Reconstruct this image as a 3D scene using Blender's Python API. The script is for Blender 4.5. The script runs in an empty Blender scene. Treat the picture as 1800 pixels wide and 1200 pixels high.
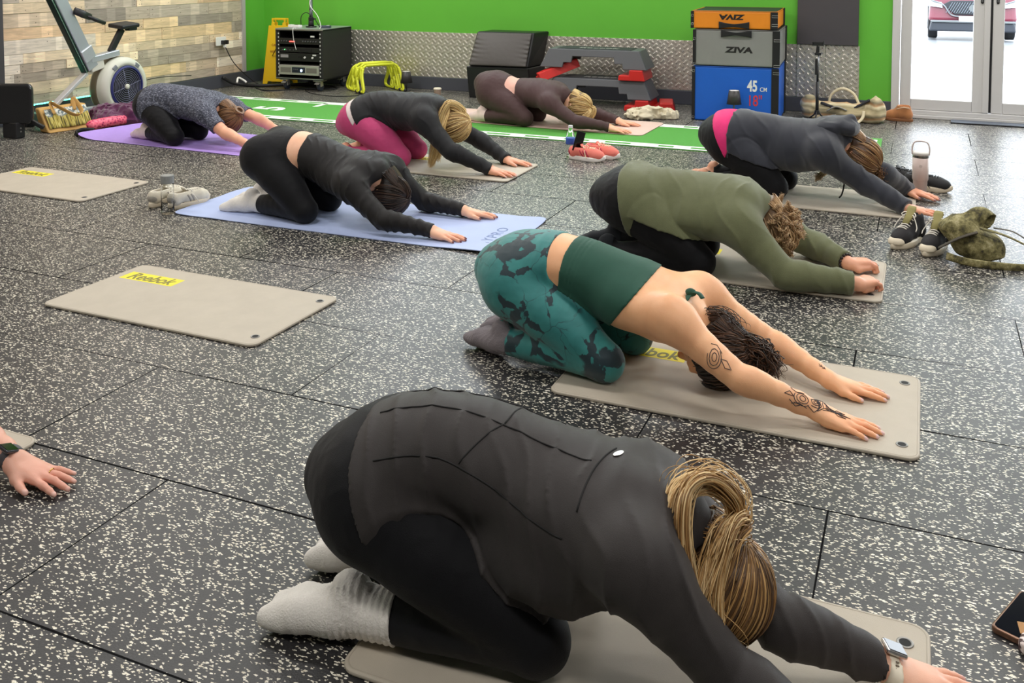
import bpy, math, random
import numpy as np
from mathutils import Vector, Matrix, Euler
from mathutils.bvhtree import BVHTree

PI = math.pi
scene = bpy.context.scene
COL = scene.collection

# ------------------------------------------------------------------ camera
cam_data = bpy.data.cameras.new('camera')
cam = bpy.data.objects.new('camera', cam_data)
COL.objects.link(cam)
cam.location = (0, 0, 1.302)
cam_data.sensor_width = 36.0
cam_data.lens = 36.0 * 1686.52 / 1800.0
cam_data.shift_y = -(600.0 - 27.08) / 1800.0
cam_data.clip_start = 0.05
cam_data.clip_end = 200
cam.rotation_euler = (PI / 2 - 0.0561, 0, 0.4056)
scene.camera = cam

# ------------------------------------------------------------------ colour, world, lamps
vs = scene.view_settings
vs.view_transform = 'Standard'
vs.look = 'None'
vs.gamma = 1.0
vs.use_curve_mapping = False
vs.exposure = 0.1

world = bpy.data.worlds.new('overcast_sky')
scene.world = world
world.use_nodes = True
bg = world.node_tree.nodes['Background']
bg.inputs['Color'].default_value = (0.86, 0.93, 1.0, 1)
bg.inputs['Strength'].default_value = 6.6

CEIL = 3.1
def area(name, loc, sx, sy, power, col, rot=(0, 0, 0), spread=180):
    d = bpy.data.lights.new(name, 'AREA')
    d.shape = 'RECTANGLE'; d.size = sx; d.size_y = sy
    d.energy = power; d.color = col; d.spread = math.radians(spread)
    o = bpy.data.objects.new(name, d); COL.objects.link(o)
    o.location = loc; o.rotation_euler = rot
    return o
for ly, pw in ((0.2, 26), (3.0, 30), (5.6, 35), (7.7, 29)):
    for lx in (-5.3, -2.6, 0.2, 2.4):
        area('unseen_ceiling_light', (lx, ly, CEIL - 0.06), 1.5, 0.3, pw * (1.2 if lx < -5 else 1.0), (1.0, 0.975, 0.94))  # unseen ceiling lights, set by guess for overhead light and floor sheen

# ------------------------------------------------------------------ materials
MATS = {}
def nt(name):
    m = bpy.data.materials.new(name); m.use_nodes = True
    t = m.node_tree
    return m, t, t.nodes['Principled BSDF']
def N(t, kind, **kw):
    n = t.nodes.new(kind)
    for k, v in kw.items():
        if k.startswith('i_'):
            n.inputs[k[2:].replace('_', ' ')].default_value = v
        else:
            setattr(n, k, v)
    return n
def ramp(t, stops, interp='LINEAR'):
    n = t.nodes.new('ShaderNodeValToRGB'); cr = n.color_ramp; cr.interpolation = interp
    while len(cr.elements) < len(stops): cr.elements.new(0.5)
    for e, (p, c) in zip(cr.elements, stops):
        e.position = p; e.color = (*c, 1) if len(c) == 3 else c
    return n
def srgb(r, g, b):
    f = lambda c: (c / 255 / 12.92) if c / 255 <= 0.04045 else ((c / 255 + 0.055) / 1.055) ** 2.4
    return (f(r), f(g), f(b))
def M(name, col=(0.5, 0.5, 0.5), rough=0.5, metal=0.0, bump=0.0, bscale=200.0, var=0.0, vscale=8.0,
      spec=0.5, emit=None, estr=0.0, trans=0.0, ior=1.45, sheen=0.0, coat=0.0, attr=None, alpha=1.0):
    if name in MATS: return MATS[name]
    m, t, b = nt(name); L = t.links.new
    b.inputs['Base Color'].default_value = (*col, 1)
    b.inputs['Roughness'].default_value = rough
    b.inputs['Metallic'].default_value = metal
    b.inputs['Specular IOR Level'].default_value = spec
    b.inputs['Transmission Weight'].default_value = trans
    b.inputs['IOR'].default_value = ior
    b.inputs['Sheen Weight'].default_value = sheen
    b.inputs['Coat Weight'].default_value = coat
    b.inputs['Alpha'].default_value = alpha
    if emit:
        b.inputs['Emission Color'].default_value = (*emit, 1); b.inputs['Emission Strength'].default_value = estr
    tc = N(t, 'ShaderNodeTexCoord')
    src = None
    if attr:
        a = N(t, 'ShaderNodeAttribute', attribute_name=attr); src = a.outputs['Color']
    if var:
        n = N(t, 'ShaderNodeTexNoise', i_Scale=vscale, i_Detail=5.0, i_Roughness=0.6)
        L(tc.outputs['Object'], n.inputs['Vector'])
        mr = N(t, 'ShaderNodeMapRange', i_From_Min=0.3, i_From_Max=0.7, i_To_Min=1 - var, i_To_Max=1 + var)
        L(n.outputs['Fac'], mr.inputs['Value'])
        mx = N(t, 'ShaderNodeVectorMath', operation='SCALE')
        if src: L(src, mx.inputs[0])
        else: mx.inputs[0].default_value = col
        L(mr.outputs['Result'], mx.inputs['Scale']); src = mx.outputs['Vector']
    if src: L(src, b.inputs['Base Color'])
    if bump:
        n2 = N(t, 'ShaderNodeTexNoise', i_Scale=bscale, i_Detail=3.0)
        L(tc.outputs['Object'], n2.inputs['Vector'])
        bp = N(t, 'ShaderNodeBump', i_Strength=bump, i_Distance=0.004)
        L(n2.outputs['Fac'], bp.inputs['Height']); L(bp.outputs['Normal'], b.inputs['Normal'])
    MATS[name] = m
    return m

# ------------------------------------------------------------------ mesh collector
class MB:
    def __init__(s): s.v = []; s.f = []; s.mi = []; s.cur = 0; s.smooth = []; s.sm = False
    def add(s, vs, fs):
        o = len(s.v); s.v += [tuple(map(float, p)) for p in vs]
        for f in fs:
            s.f.append(tuple(i + o for i in f)); s.mi.append(s.cur); s.smooth.append(s.sm)
        return s
    def box(s, c, d, rot=None):
        x, y, z = [k / 2 for k in d]
        P = [Vector((i * x, j * y, k * z)) for i in (-1, 1) for j in (-1, 1) for k in (-1, 1)]
        if rot is not None:
            R = rot if isinstance(rot, Matrix) else Euler(rot).to_matrix()
            P = [R @ p for p in P]
        c = Vector(c)
        return s.add([p + c for p in P], [(0, 1, 3, 2), (4, 6, 7, 5), (0, 4, 5, 1), (2, 3, 7, 6), (0, 2, 6, 4), (1, 5, 7, 3)])
    def box2(s, a, b):
        return s.box([(i + j) / 2 for i, j in zip(a, b)], [abs(i - j) for i, j in zip(a, b)])
    def hexa(s, bot, top):
        return s.add(list(bot) + list(top), [(3, 2, 1, 0), (4, 5, 6, 7), (0, 1, 5, 4), (1, 2, 6, 5), (2, 3, 7, 6), (3, 0, 4, 7)])
    def prism(s, poly, z0, z1, fn=None):
        n = len(poly); fn = fn or (lambda x, y, z: (x, y, z))
        V = [fn(x, y, z0) for x, y in poly] + [fn(x, y, z1) for x, y in poly]
        F = [tuple(range(n - 1, -1, -1)), tuple(range(n, 2 * n))] + [(i, (i + 1) % n, n + (i + 1) % n, n + i) for i in range(n)]
        return s.add(V, F)
    def cyl(s, a, b, r0, r1=None, n=16, cap=True):
        r1 = r0 if r1 is None else r1
        a = Vector(a); b = Vector(b); z = (b - a).normalized()
        x = z.orthogonal().normalized(); y = z.cross(x)
        V = []
        for c, r in ((a, r0), (b, r1)):
            V += [c + (x * math.cos(2 * PI * i / n) + y * math.sin(2 * PI * i / n)) * r for i in range(n)]
        F = [(i, (i + 1) % n, n + (i + 1) % n, n + i) for i in range(n)]
        if cap: F += [tuple(range(n - 1, -1, -1)), tuple(range(n, 2 * n))]
        return s.add(V, F)
    def lathe(s, prof, c=(0, 0, 0), n=24, axis='Z'):
        V = []
        for r, z in prof:
            for i in range(n):
                a = 2 * PI * i / n; p = (r * math.cos(a), r * math.sin(a), z)
                if axis == 'Y': p = (p[0], -p[2], p[1])
                if axis == 'X': p = (p[2], p[0], p[1])
                V.append((p[0] + c[0], p[1] + c[1], p[2] + c[2]))
        m = len(prof)
        F = [(j * n + i, j * n + (i + 1) % n, (j + 1) * n + (i + 1) % n, (j + 1) * n + i) for j in range(m - 1) for i in range(n)]
        F += [tuple(range(n - 1, -1, -1)), tuple((m - 1) * n + i for i in range(n))]
        return s.add(V, F)
    def tube(s, pts, r, n=8, closed=False, flat=None):
        P = [Vector(p) for p in pts]; m = len(P)
        R = [r] * m if not hasattr(r, '__len__') else list(r)
        V = []; prev = None
        for i, p in enumerate(P):
            if closed: tg = P[(i + 1) % m] - P[i - 1]
            else: tg = P[min(i + 1, m - 1)] - P[max(i - 1, 0)]
            if tg.length < 1e-9: tg = Vector((0, 0, 1))
            tg.normalize()
            if prev is None:
                u = Vector((0, 0, 1)) - tg * tg.z
                if u.length < 0.1: u = Vector((1, 0, 0)) - tg * tg.x
            else: u = prev - tg * prev.dot(tg)
            u.normalize(); prev = u; w = tg.cross(u)
            for k in range(n):
                a = 2 * PI * k / n
                ru, rw = (R[i] * flat[0], R[i] * flat[1]) if flat else (R[i], R[i])
                V.append(p + u * math.cos(a) * ru + w * math.sin(a) * rw)
        F = [(i * n + k, i * n + (k + 1) % n, ((i + 1) % m) * n + (k + 1) % n, ((i + 1) % m) * n + k)
             for i in range(m if closed else m - 1) for k in range(n)]
        if not closed: F += [tuple(range(n - 1, -1, -1)), tuple((m - 1) * n + k for k in range(n))]
        return s.add(V, F)
    def ball(s, c, r, n=12, m=8):
        rx, ry, rz = (r, r, r) if not hasattr(r, '__len__') else r
        V = []; F = []
        for j in range(m + 1):
            ph = PI * j / m
            for i in range(n):
                th = 2 * PI * i / n
                V.append((c[0] + rx * math.sin(ph) * math.cos(th), c[1] + ry * math.sin(ph) * math.sin(th), c[2] - rz * math.cos(ph)))
        for j in range(m):
            for i in range(n):
                F.append((j * n + i, j * n + (i + 1) % n, (j + 1) * n + (i + 1) % n, (j + 1) * n + i))
        return s.add(V, F)
    def grid(s, fn, nu, nv):
        V = [fn(i / nu, j / nv) for i in range(nu + 1) for j in range(nv + 1)]
        w = nv + 1
        return s.add(V, [(i * w + j, (i + 1) * w + j, (i + 1) * w + j + 1, i * w + j + 1) for i in range(nu) for j in range(nv)])
    def build(s, name, mat, parent=None, bevel=0, seg=2, smooth=None, solid=0, sub=0):
        me = bpy.data.meshes.new(name); me.from_pydata(s.v, [], s.f); me.update()
        for mm in (mat if isinstance(mat, (list, tuple)) else [mat]): me.materials.append(mm)
        me.polygons.foreach_set('material_index', s.mi)
        me.polygons.foreach_set('use_smooth', [True] * len(s.f) if smooth else s.smooth)
        o = bpy.data.objects.new(name, me); COL.objects.link(o)
        if solid:
            md = o.modifiers.new('solid', 'SOLIDIFY'); md.thickness = solid; md.offset = 0
        if sub:
            md = o.modifiers.new('sub', 'SUBSURF'); md.levels = sub; md.render_levels = sub
        if bevel:
            md = o.modifiers.new('bevel', 'BEVEL'); md.width = bevel; md.segments = seg
            md.limit_method = 'ANGLE'; md.angle_limit = math.radians(35)
        if parent: o.parent = parent
        return o

def tag(o, label, cat, group=None):
    o['label'] = label; o['category'] = cat
    if group: o['group'] = group
    return o
def thing(name, label, cat, loc=(0, 0, 0), rz=0.0, group=None):
    o = bpy.data.objects.new(name, None); COL.objects.link(o)
    o.empty_display_size = 0.1
    o.location = loc; o.rotation_euler = (0, 0, rz)
    return tag(o, label, cat, group)
def struct(o): o['kind'] = 'structure'; return o
def dup(root, loc, rz, label, group=None):
    r = root.copy(); COL.objects.link(r); r.location = loc; r.rotation_euler = (0, 0, rz); r['label'] = label
    if group: r['group'] = group
    for ch in list(root.children):
        c = ch.copy(); COL.objects.link(c); c.parent = r
        for g in list(ch.children):
            d = g.copy(); COL.objects.link(d); d.parent = c
    return r
def lettering(name, body, mat, parent, size, loc, rot, sx=1.0, shear=0.0, ext=0.0006, bold=0.0, align='CENTER', spacing=1.0):
    cu = bpy.data.curves.new(name, 'FONT'); cu.body = body; cu.size = size; cu.extrude = ext
    cu.shear = shear; cu.offset = bold; cu.align_x = align; cu.align_y = 'CENTER'; cu.space_character = spacing
    tmp = bpy.data.objects.new(name, cu); COL.objects.link(tmp)
    dg = bpy.context.evaluated_depsgraph_get()
    me = bpy.data.meshes.new_from_object(tmp.evaluated_get(dg))
    bpy.data.objects.remove(tmp)
    me.materials.clear(); me.materials.append(mat)
    o = bpy.data.objects.new(name, me); COL.objects.link(o)
    o.location = loc; o.rotation_euler = rot; o.scale = (sx, 1, 1)
    if parent: o.parent = parent
    return o
def rrect(w, h, r, n=5):
    out = []
    for cx, cy, a0 in ((w / 2 - r, h / 2 - r, 0), (-w / 2 + r, h / 2 - r, PI / 2), (-w / 2 + r, -h / 2 + r, PI), (w / 2 - r, -h / 2 + r, 1.5 * PI)):
        for i in range(n + 1):
            a = a0 + PI / 2 * i / n; out.append((cx + r * math.cos(a), cy + r * math.sin(a)))
    return out
def crom(P, n):
    P = [np.array(p, float) for p in P]; P = [2 * P[0] - P[1]] + P + [2 * P[-1] - P[-2]]
    out = []
    for i in range(1, len(P) - 2):
        for k in range(n):
            t = k / n; a, b, c, d = P[i - 1:i + 3]
            out.append(0.5 * (2 * b + (c - a) * t + (2 * a - 5 * b + 4 * c - d) * t * t + (3 * b - a - 3 * c + d) * t ** 3))
    out.append(P[-2]); return out
# ------------------------------------------------------------------ room shell
XL, YB, XR, YF = -6.65, 8.62, 4.2, -3.2
def floor_mat():
    m, t, b = nt('speckled_rubber_tiles'); L = t.links.new
    tc = N(t, 'ShaderNodeTexCoord'); P = tc.outputs['Object']
    masks = []
    for k, (ang, sc, thr, seed) in enumerate(((0.9, 138, 1.025, 0), (1.25, 150, 1.03, 3.7), (2.2, 165, 1.035, 9.1), (0.7, 250, 1.02, 5.3))):
        mp = N(t, 'ShaderNodeMapping'); mp.inputs['Rotation'].default_value = (0, 0, ang)
        mp.inputs['Scale'].default_value = (sc * 0.62, sc * 1.3, 1); mp.inputs['Location'].default_value = (seed, seed * 1.7, 0)
        L(P, mp.inputs['Vector'])
        nz = N(t, 'ShaderNodeTexNoise', i_Scale=1.6, i_Detail=2.0); L(mp.outputs['Vector'], nz.inputs['Vector'])
        ad = N(t, 'ShaderNodeMix', data_type='VECTOR'); ad.inputs[0].default_value = 0.42
        L(mp.outputs['Vector'], ad.inputs[4]); 
        sub = N(t, 'ShaderNodeVectorMath', operation='MULTIPLY_ADD')
        L(nz.outputs['Color'], sub.inputs[0]); sub.inputs[1].default_value = (1.1, 1.1, 0); L(mp.outputs['Vector'], sub.inputs[2])
        v = N(t, 'ShaderNodeTexVoronoi', voronoi_dimensions='2D', i_Scale=1.0); L(sub.outputs['Vector'], v.inputs['Vector'])
        sp = N(t, 'ShaderNodeSeparateColor'); L(v.outputs['Color'], sp.inputs['Color'])
        # size by random: radius = (r-thr)*k
        mr = N(t, 'ShaderNodeMapRange', i_From_Min=thr - 0.15, i_From_Max=1.0, i_To_Min=0.16, i_To_Max=0.48); L(sp.outputs['Red'], mr.inputs['Value'])
        gt = N(t, 'ShaderNodeMath', operation='GREATER_THAN'); L(sp.outputs['Red'], gt.inputs[0]); gt.inputs[1].default_value = thr - 0.12
        lt = N(t, 'ShaderNodeMath', operation='LESS_THAN'); L(v.outputs['Distance'], lt.inputs[0]); L(mr.outputs['Result'], lt.inputs[1])
        mu = N(t, 'ShaderNodeMath', operation='MULTIPLY'); L(gt.outputs[0], mu.inputs[0]); L(lt.outputs[0], mu.inputs[1])
        masks.append(mu.outputs[0])
    cur = masks[0]
    for k in masks[1:]:
        mx = N(t, 'ShaderNodeMath', operation='MAXIMUM'); L(cur, mx.inputs[0]); L(k, mx.inputs[1]); cur = mx.outputs[0]
    mp = N(t, 'ShaderNodeMapping'); mp.inputs['Location'].default_value = (0.182, -1.3003, 0); L(P, mp.inputs['Vector'])
    def ma(op, x, y=None, z=None):
        n_ = N(t, 'ShaderNodeMath', operation=op)
        for i_, v_ in enumerate((x, y, z)):
            if v_ is None: continue
            if isinstance(v_, (int, float)): n_.inputs[i_].default_value = v_
            else: L(v_, n_.inputs[i_])
        return n_.outputs[0]
    sx = N(t, 'ShaderNodeSeparateXYZ'); L(mp.outputs['Vector'], sx.inputs[0])
    ry = ma('DIVIDE', sx.outputs['Y'], 0.5131); row = ma('FLOOR', ry); fy = ma('FRACT', ry)
    odd = ma('MULTIPLY', ma('FLOORED_MODULO', ma('ADD', row, 1.0), 2.0), 0.5)
    rx = ma('ADD', ma('DIVIDE', sx.outputs['X'], 1.0262), odd); fx = ma('FRACT', rx); colm = ma('FLOOR', rx)
    dy = ma('MULTIPLY', ma('MINIMUM', fy, ma('SUBTRACT', 1.0, fy)), 0.5131); dx = ma('MULTIPLY', ma('MINIMUM', fx, ma('SUBTRACT', 1.0, fx)), 1.0262)
    sd_ = ma('MINIMUM', ma('MULTIPLY', dy, 1.25), ma('MULTIPLY', dx, 1.4))
    wn = N(t, 'ShaderNodeTexWhiteNoise', noise_dimensions='2D'); cbx = N(t, 'ShaderNodeCombineXYZ'); L(row, cbx.inputs['X']); L(colm, cbx.inputs['Y']); L(cbx.outputs[0], wn.inputs['Vector'])
    sn = N(t, 'ShaderNodeTexNoise', i_Scale=0.9, i_Detail=2.0); L(mp.outputs['Vector'], sn.inputs['Vector'])
    sw_ = N(t, 'ShaderNodeMapRange', i_From_Min=0.35, i_From_Max=0.62, i_To_Min=0.0012, i_To_Max=0.0046); L(sn.outputs['Fac'], sw_.inputs['Value'])
    seam_ = ma('LESS_THAN', sd_, sw_.outputs['Result'])
    tv = N(t, 'ShaderNodeMapRange', i_To_Min=0.82, i_To_Max=1.0); L(wn.outputs['Value'], tv.inputs['Value'])
    big = N(t, 'ShaderNodeTexNoise', i_Scale=260.0, i_Detail=2.0); L(P, big.inputs['Vector'])
    base = ramp(t, [(0.3, srgb(36, 35, 36)), (0.7, srgb(56, 55, 56))]); L(big.outputs['Fac'], base.inputs['Fac'])
    bm = N(t, 'ShaderNodeMix', data_type='RGBA', blend_type='MULTIPLY'); bm.inputs[0].default_value = 1.0
    L(base.outputs['Color'], bm.inputs[6]); L(tv.outputs['Result'], bm.inputs[7])
    fl = N(t, 'ShaderNodeTexNoise', i_Scale=90.0); L(P, fl.inputs['Vector'])
    fc = ramp(t, [(0.35, srgb(214, 204, 182)), (0.65, srgb(252, 247, 232))]); L(fl.outputs['Fac'], fc.inputs['Fac'])
    mc = N(t, 'ShaderNodeMix', data_type='RGBA'); L(cur, mc.inputs[0]); L(bm.outputs[2], mc.inputs[6]); L(fc.outputs['Color'], mc.inputs[7])
    ms = N(t, 'ShaderNodeMix', data_type='RGBA'); L(seam_, ms.inputs[0]); L(mc.outputs[2], ms.inputs[6]); ms.inputs[7].default_value = (*srgb(28, 28, 29), 1)
    L(ms.outputs[2], b.inputs['Base Color'])
    rn = N(t, 'ShaderNodeTexNoise', i_Scale=3.0, i_Detail=4.0); L(P, rn.inputs['Vector'])
    rr = N(t, 'ShaderNodeMapRange', i_To_Min=0.32, i_To_Max=0.42); L(rn.outputs['Fac'], rr.inputs['Value']); L(rr.outputs['Result'], b.inputs['Roughness'])
    L(ma('MULTIPLY', ma('SUBTRACT', 1.0, seam_), 0.5), b.inputs['Specular IOR Level'])
    hs = N(t, 'ShaderNodeMath', operation='MULTIPLY_ADD'); L(seam_, hs.inputs[0]); hs.inputs[1].default_value = -3.0; L(big.outputs['Fac'], hs.inputs[2])
    bp = N(t, 'ShaderNodeBump', i_Strength=0.22, i_Distance=0.002); L(hs.outputs[0], bp.inputs['Height']); L(bp.outputs['Normal'], b.inputs['Normal'])
    return m
fl = MB().box2((XL - 0.1, YF - 0.1, -0.08), (XR + 0.1, YB + 0.12, 0.0)).build('floor', floor_mat()); struct(fl)

m_green = M('green_wall_paint', srgb(100, 184, 60), 0.42, var=0.03, vscale=3)
m_dark = M('charcoal_paint', srgb(72, 69, 72), 0.5, var=0.03)
m_base = M('charcoal_baseboard', srgb(74, 76, 84), 0.45)
m_ceil = M('ceiling_grey', srgb(104, 104, 106), 0.8)
m_plain = M('side_wall_paint', srgb(140, 140, 140), 0.7)

# back wall built round two openings: the glazed door and an added high window
DX0, DX1, DZ = -0.235, 1.30, 2.15
WX0, WX1, WZ0, WZ1 = -5.6, -2.2, 1.8, 2.95
w = MB()
w.box2((XL - 0.1, YB, 0), (DX0, YB + 0.15, WZ0))
w.box2((XL - 0.1, YB, WZ1), (DX0, YB + 0.15, CEIL))
w.box2((XL - 0.1, YB, WZ0), (WX0, YB + 0.15, WZ1)); w.box2((WX1, YB, WZ0), (DX0, YB + 0.15, WZ1))
w.box2((DX0, YB, DZ), (DX1, YB + 0.15, CEIL)); w.box2((DX1, YB, 0), (1.5, YB + 0.15, CEIL))
w.box2((3.9, YB, 0), (XR + 0.1, YB + 0.15, CEIL)); w.box2((1.5, YB, 2.15), (3.9, YB + 0.15, CEIL)); w.box2((1.5, YB, 0), (3.9, YB + 0.15, 0.12))
struct(w.build('wall_back', m_green))
struct(MB().box2((XL - 0.2, YF, 0), (XL - 0.022, YB, CEIL)).build('wall_left', M('left_wall_paint', srgb(102, 186, 64), 0.45)))
struct(MB().box2((XR, YF, 0), (XR + 0.1, YB, CEIL)).build('wall_right', m_plain))
struct(MB().box2((XL, YF - 0.1, 0), (XR, YF, CEIL)).build('wall_front', m_plain))
struct(MB().box2((XL - 0.1, YF - 0.1, CEIL), (XR + 0.1, YB + 0.1, CEIL + 0.1)).build('ceiling', m_ceil))

# reclaimed plank cladding on the left wall
def plank_mat():
    m, t, b = nt('reclaimed_planks'); L = t.links.new
    a = N(t, 'ShaderNodeAttribute', attribute_name='tone')
    tc = N(t, 'ShaderNodeTexCoord')
    ge = N(t, 'ShaderNodeAttribute', attribute_name='shift')
    ad = N(t, 'ShaderNodeVectorMath', operation='ADD'); L(tc.outputs['Object'], ad.inputs[0]); L(ge.outputs['Vector'], ad.inputs[1])
    mp = N(t, 'ShaderNodeMapping'); mp.inputs['Scale'].default_value = (1, 2.2, 26); L(ad.outputs[0], mp.inputs['Vector'])
    n = N(t, 'ShaderNodeTexNoise', i_Scale=2.2, i_Detail=7.0, i_Roughness=0.65, i_Distortion=0.8); L(mp.outputs['Vector'], n.inputs['Vector'])
    mr = N(t, 'ShaderNodeMapRange', i_From_Min=0.28, i_From_Max=0.72, i_To_Min=0.66, i_To_Max=1.2); L(n.outputs['Fac'], mr.inputs['Value'])
    # pale batten ghosts across the boards
    mp2 = N(t, 'ShaderNodeMapping'); mp2.inputs['Scale'].default_value = (0.01, 5.5, 0.01); L(ad.outputs[0], mp2.inputs['Vector'])
    n2 = N(t, 'ShaderNodeTexNoise', i_Scale=1.0, i_Detail=0.0); L(mp2.outputs['Vector'], n2.inputs['Vector'])
    g = ramp(t, [(0.56, (1, 1, 1)), (0.58, (1.0, 1.0, 1.0)), (0.60, (0.98, 1.0, 1.06))]); L(n2.outputs['Fac'], g.inputs['Fac'])
    mr2 = N(t, 'ShaderNodeMapRange', i_From_Min=0.57, i_From_Max=0.6, i_To_Min=1.0, i_To_Max=1.28); L(n2.outputs['Fac'], mr2.inputs['Value'])
    mm = N(t, 'ShaderNodeMath', operation='MULTIPLY'); L(mr.outputs[0], mm.inputs[0]); L(mr2.outputs[0], mm.inputs[1])
    sc = N(t, 'ShaderNodeVectorMath', operation='SCALE'); L(a.outputs['Color'], sc.inputs[0]); L(mm.outputs[0], sc.inputs['Scale'])
    L(sc.outputs['Vector'], b.inputs['Base Color']); b.inputs['Roughness'].default_value = 0.62
    bp = N(t, 'ShaderNodeBump', i_Strength=0.35, i_Distance=0.004); L(n.outputs['Fac'], bp.inputs['Height']); L(bp.outputs['Normal'], b.inputs['Normal'])
    return m
rng = random.Random(4)
pw = MB(); tones = []; shifts = []
pal = [srgb(230, 206, 174), srgb(236, 214, 184), srgb(224, 194, 154), srgb(232, 202, 164), srgb(210, 188, 162), srgb(180, 166, 150), srgb(158, 146, 134), srgb(236, 222, 204), srgb(218, 186, 150), srgb(190, 174, 156)]
z = 0.135; PY0, PY1 = 0.5, 8.215
while z < CEIL - 0.02:
    hgt = rng.choice((0.078, 0.082, 0.096, 0.105, 0.115)); y = PY0 - rng.random()
    while y < PY1:
        ln = rng.choice((0.3, 0.45, 0.6, 0.8, 1.0, 1.2)); y1 = min(y + ln, PY1); th = rng.uniform(0.012, 0.022)
        if y1 > y + 0.02:
            pw.box2((XL - 0.022, y + 0.0012, z + 0.0012), (XL - 0.022 + th, y1 - 0.0012, min(z + hgt, CEIL) - 0.0012))
            c = rng.choice(pal); k = rng.uniform(0.85, 1.1); sh = (rng.uniform(-9, 9), rng.uniform(-9, 9), rng.uniform(-9, 9))
            tones += [tuple(x * k for x in c)] * 8; shifts += [sh] * 8
            for yy in (y + 0.025, y + 0.05, y1 - 0.03, (y + y1) / 2):
                for zz in (0.28, 0.72):
                    if rng.random() < 0.5 and y < yy < y1:
                        pw.box((XL - 0.022 + th, yy + rng.uniform(-0.008, 0.008), z + hgt * zz), (0.002, 0.006, 0.006)); tones += [(0.03, 0.022, 0.018)] * 8; shifts += [sh] * 8
        y = y1
    z += hgt
pl = pw.build('trim_1', plank_mat()); struct(pl)
at = pl.data.attributes.new('tone', 'FLOAT_COLOR', 'POINT'); at.data.foreach_set('color', np.c_[np.array(tones), np.ones(len(tones))].astype(np.float32).ravel())
at = pl.data.attributes.new('shift', 'FLOAT_VECTOR', 'POINT'); at.data.foreach_set('vector', np.array(shifts, np.float32).ravel())
struct(MB().box2((XL - 0.022, 8.215, 0.13), (XL + 0.012, 8.262, CEIL)).build('trim_2', M('grey_edge_trim', srgb(176, 172, 170), 0.5)))
struct(MB().box2((XL - 0.022, YF, 0), (XL + 0.006, YB, 0.132)).build('baseboard_left', m_base, bevel=0.004))
struct(MB().box2((XL, YB - 0.018, 0), (DX0, YB, 0.128)).build('baseboard_back', m_base, bevel=0.004))
# charcoal post at the near end of the planks
struct(MB().box2((XL - 0.03, 4.9, 0.13), (XL + 0.03, 5.318, CEIL)).build('trim_3', m_dark))

# checker plate dado
def plate_mat():
    m, t, b = nt('checker_plate'); L = t.links.new
    tc = N(t, 'ShaderNodeTexCoord'); mp = N(t, 'ShaderNodeMapping')
    cx = N(t, 'ShaderNodeSeparateXYZ'); L(tc.outputs['Object'], cx.inputs[0])
    cb = N(t, 'ShaderNodeCombineXYZ'); L(cx.outputs['X'], cb.inputs['X']); L(cx.outputs['Z'], cb.inputs['Y'])
    mp.inputs['Rotation'].default_value = (0, 0, PI / 4); L(cb.outputs[0], mp.inputs['Vector'])
    ck = N(t, 'ShaderNodeTexChecker', i_Scale=1 / 0.050); L(mp.outputs['Vector'], ck.inputs['Vector'])
    sp = N(t, 'ShaderNodeSeparateXYZ'); L(mp.outputs['Vector'], sp.inputs[0])
    def tri(src):
        a = N(t, 'ShaderNodeMath', operation='MULTIPLY'); L(src, a.inputs[0]); a.inputs[1].default_value = 1 / 0.050
        f = N(t, 'ShaderNodeMath', operation='FRACT'); L(a.outputs[0], f.inputs[0])
        s1 = N(t, 'ShaderNodeMath', operation='SUBTRACT'); L(f.outputs[0], s1.inputs[0]); s1.inputs[1].default_value = 0.5
        ab = N(t, 'ShaderNodeMath', operation='ABSOLUTE'); L(s1.outputs[0], ab.inputs[0]); return ab.outputs[0]
    u, v = tri(sp.outputs['X']), tri(sp.outputs['Y'])
    def ell(p, q):
        a = N(t, 'ShaderNodeMath', operation='MULTIPLY'); L(p, a.inputs[0]); a.inputs[1].default_value = 2.1
        c = N(t, 'ShaderNodeMath', operation='MULTIPLY'); L(q, c.inputs[0]); c.inputs[1].default_value = 5.0
        s1 = N(t, 'ShaderNodeMath', operation='MAXIMUM'); L(a.outputs[0], s1.inputs[0]); L(c.outputs[0], s1.inputs[1]); return s1.outputs[0]
    e1, e2 = ell(u, v), ell(v, u)
    mx = N(t, 'ShaderNodeMix'); L(ck.outputs['Fac'], mx.inputs[0]); L(e1, mx.inputs[2]); L(e2, mx.inputs[3])
    hb = N(t, 'ShaderNodeMapRange', i_From_Min=0.75, i_From_Max=1.05, i_To_Min=1.0, i_To_Max=0.0); L(mx.outputs[0], hb.inputs['Value'])
    bp = N(t, 'ShaderNodeBump', i_Strength=0.9, i_Distance=0.004); L(hb.outputs[0], bp.inputs['Height']); L(bp.outputs['Normal'], b.inputs['Normal'])
    b.inputs['Base Color'].default_value = (*srgb(206, 200, 190), 1); b.inputs['Metallic'].default_value = 0.75
    nz = N(t, 'ShaderNodeTexNoise', i_Scale=5.0, i_Detail=5.0); L(tc.outputs['Object'], nz.inputs['Vector'])
    rr = N(t, 'ShaderNodeMapRange', i_To_Min=0.28, i_To_Max=0.52); L(nz.outputs['Fac'], rr.inputs['Value']); L(rr.outputs[0], b.inputs['Roughness'])
    return m
m_plate = plate_mat()
for i, (a, c, y0) in enumerate(((-5.9, -3.9, 0), (-3.897, -1.9, 0), (-1.897, -1.003, 0), (-1.0, -0.765, 0.012), (-0.762, -0.49, 0.012))):
    struct(MB().box2((a, YB - 0.006 - y0, 0.13), (c, YB, 0.586)).build('trim_%d' % (4 + i), m_plate, bevel=0.001))
struct(MB().box2((-1.0, YB - 0.04, 0.59), (-0.5, YB, 2.4)).build('trim_9', m_dark, bevel=0.003))
scr = MB()
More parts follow.
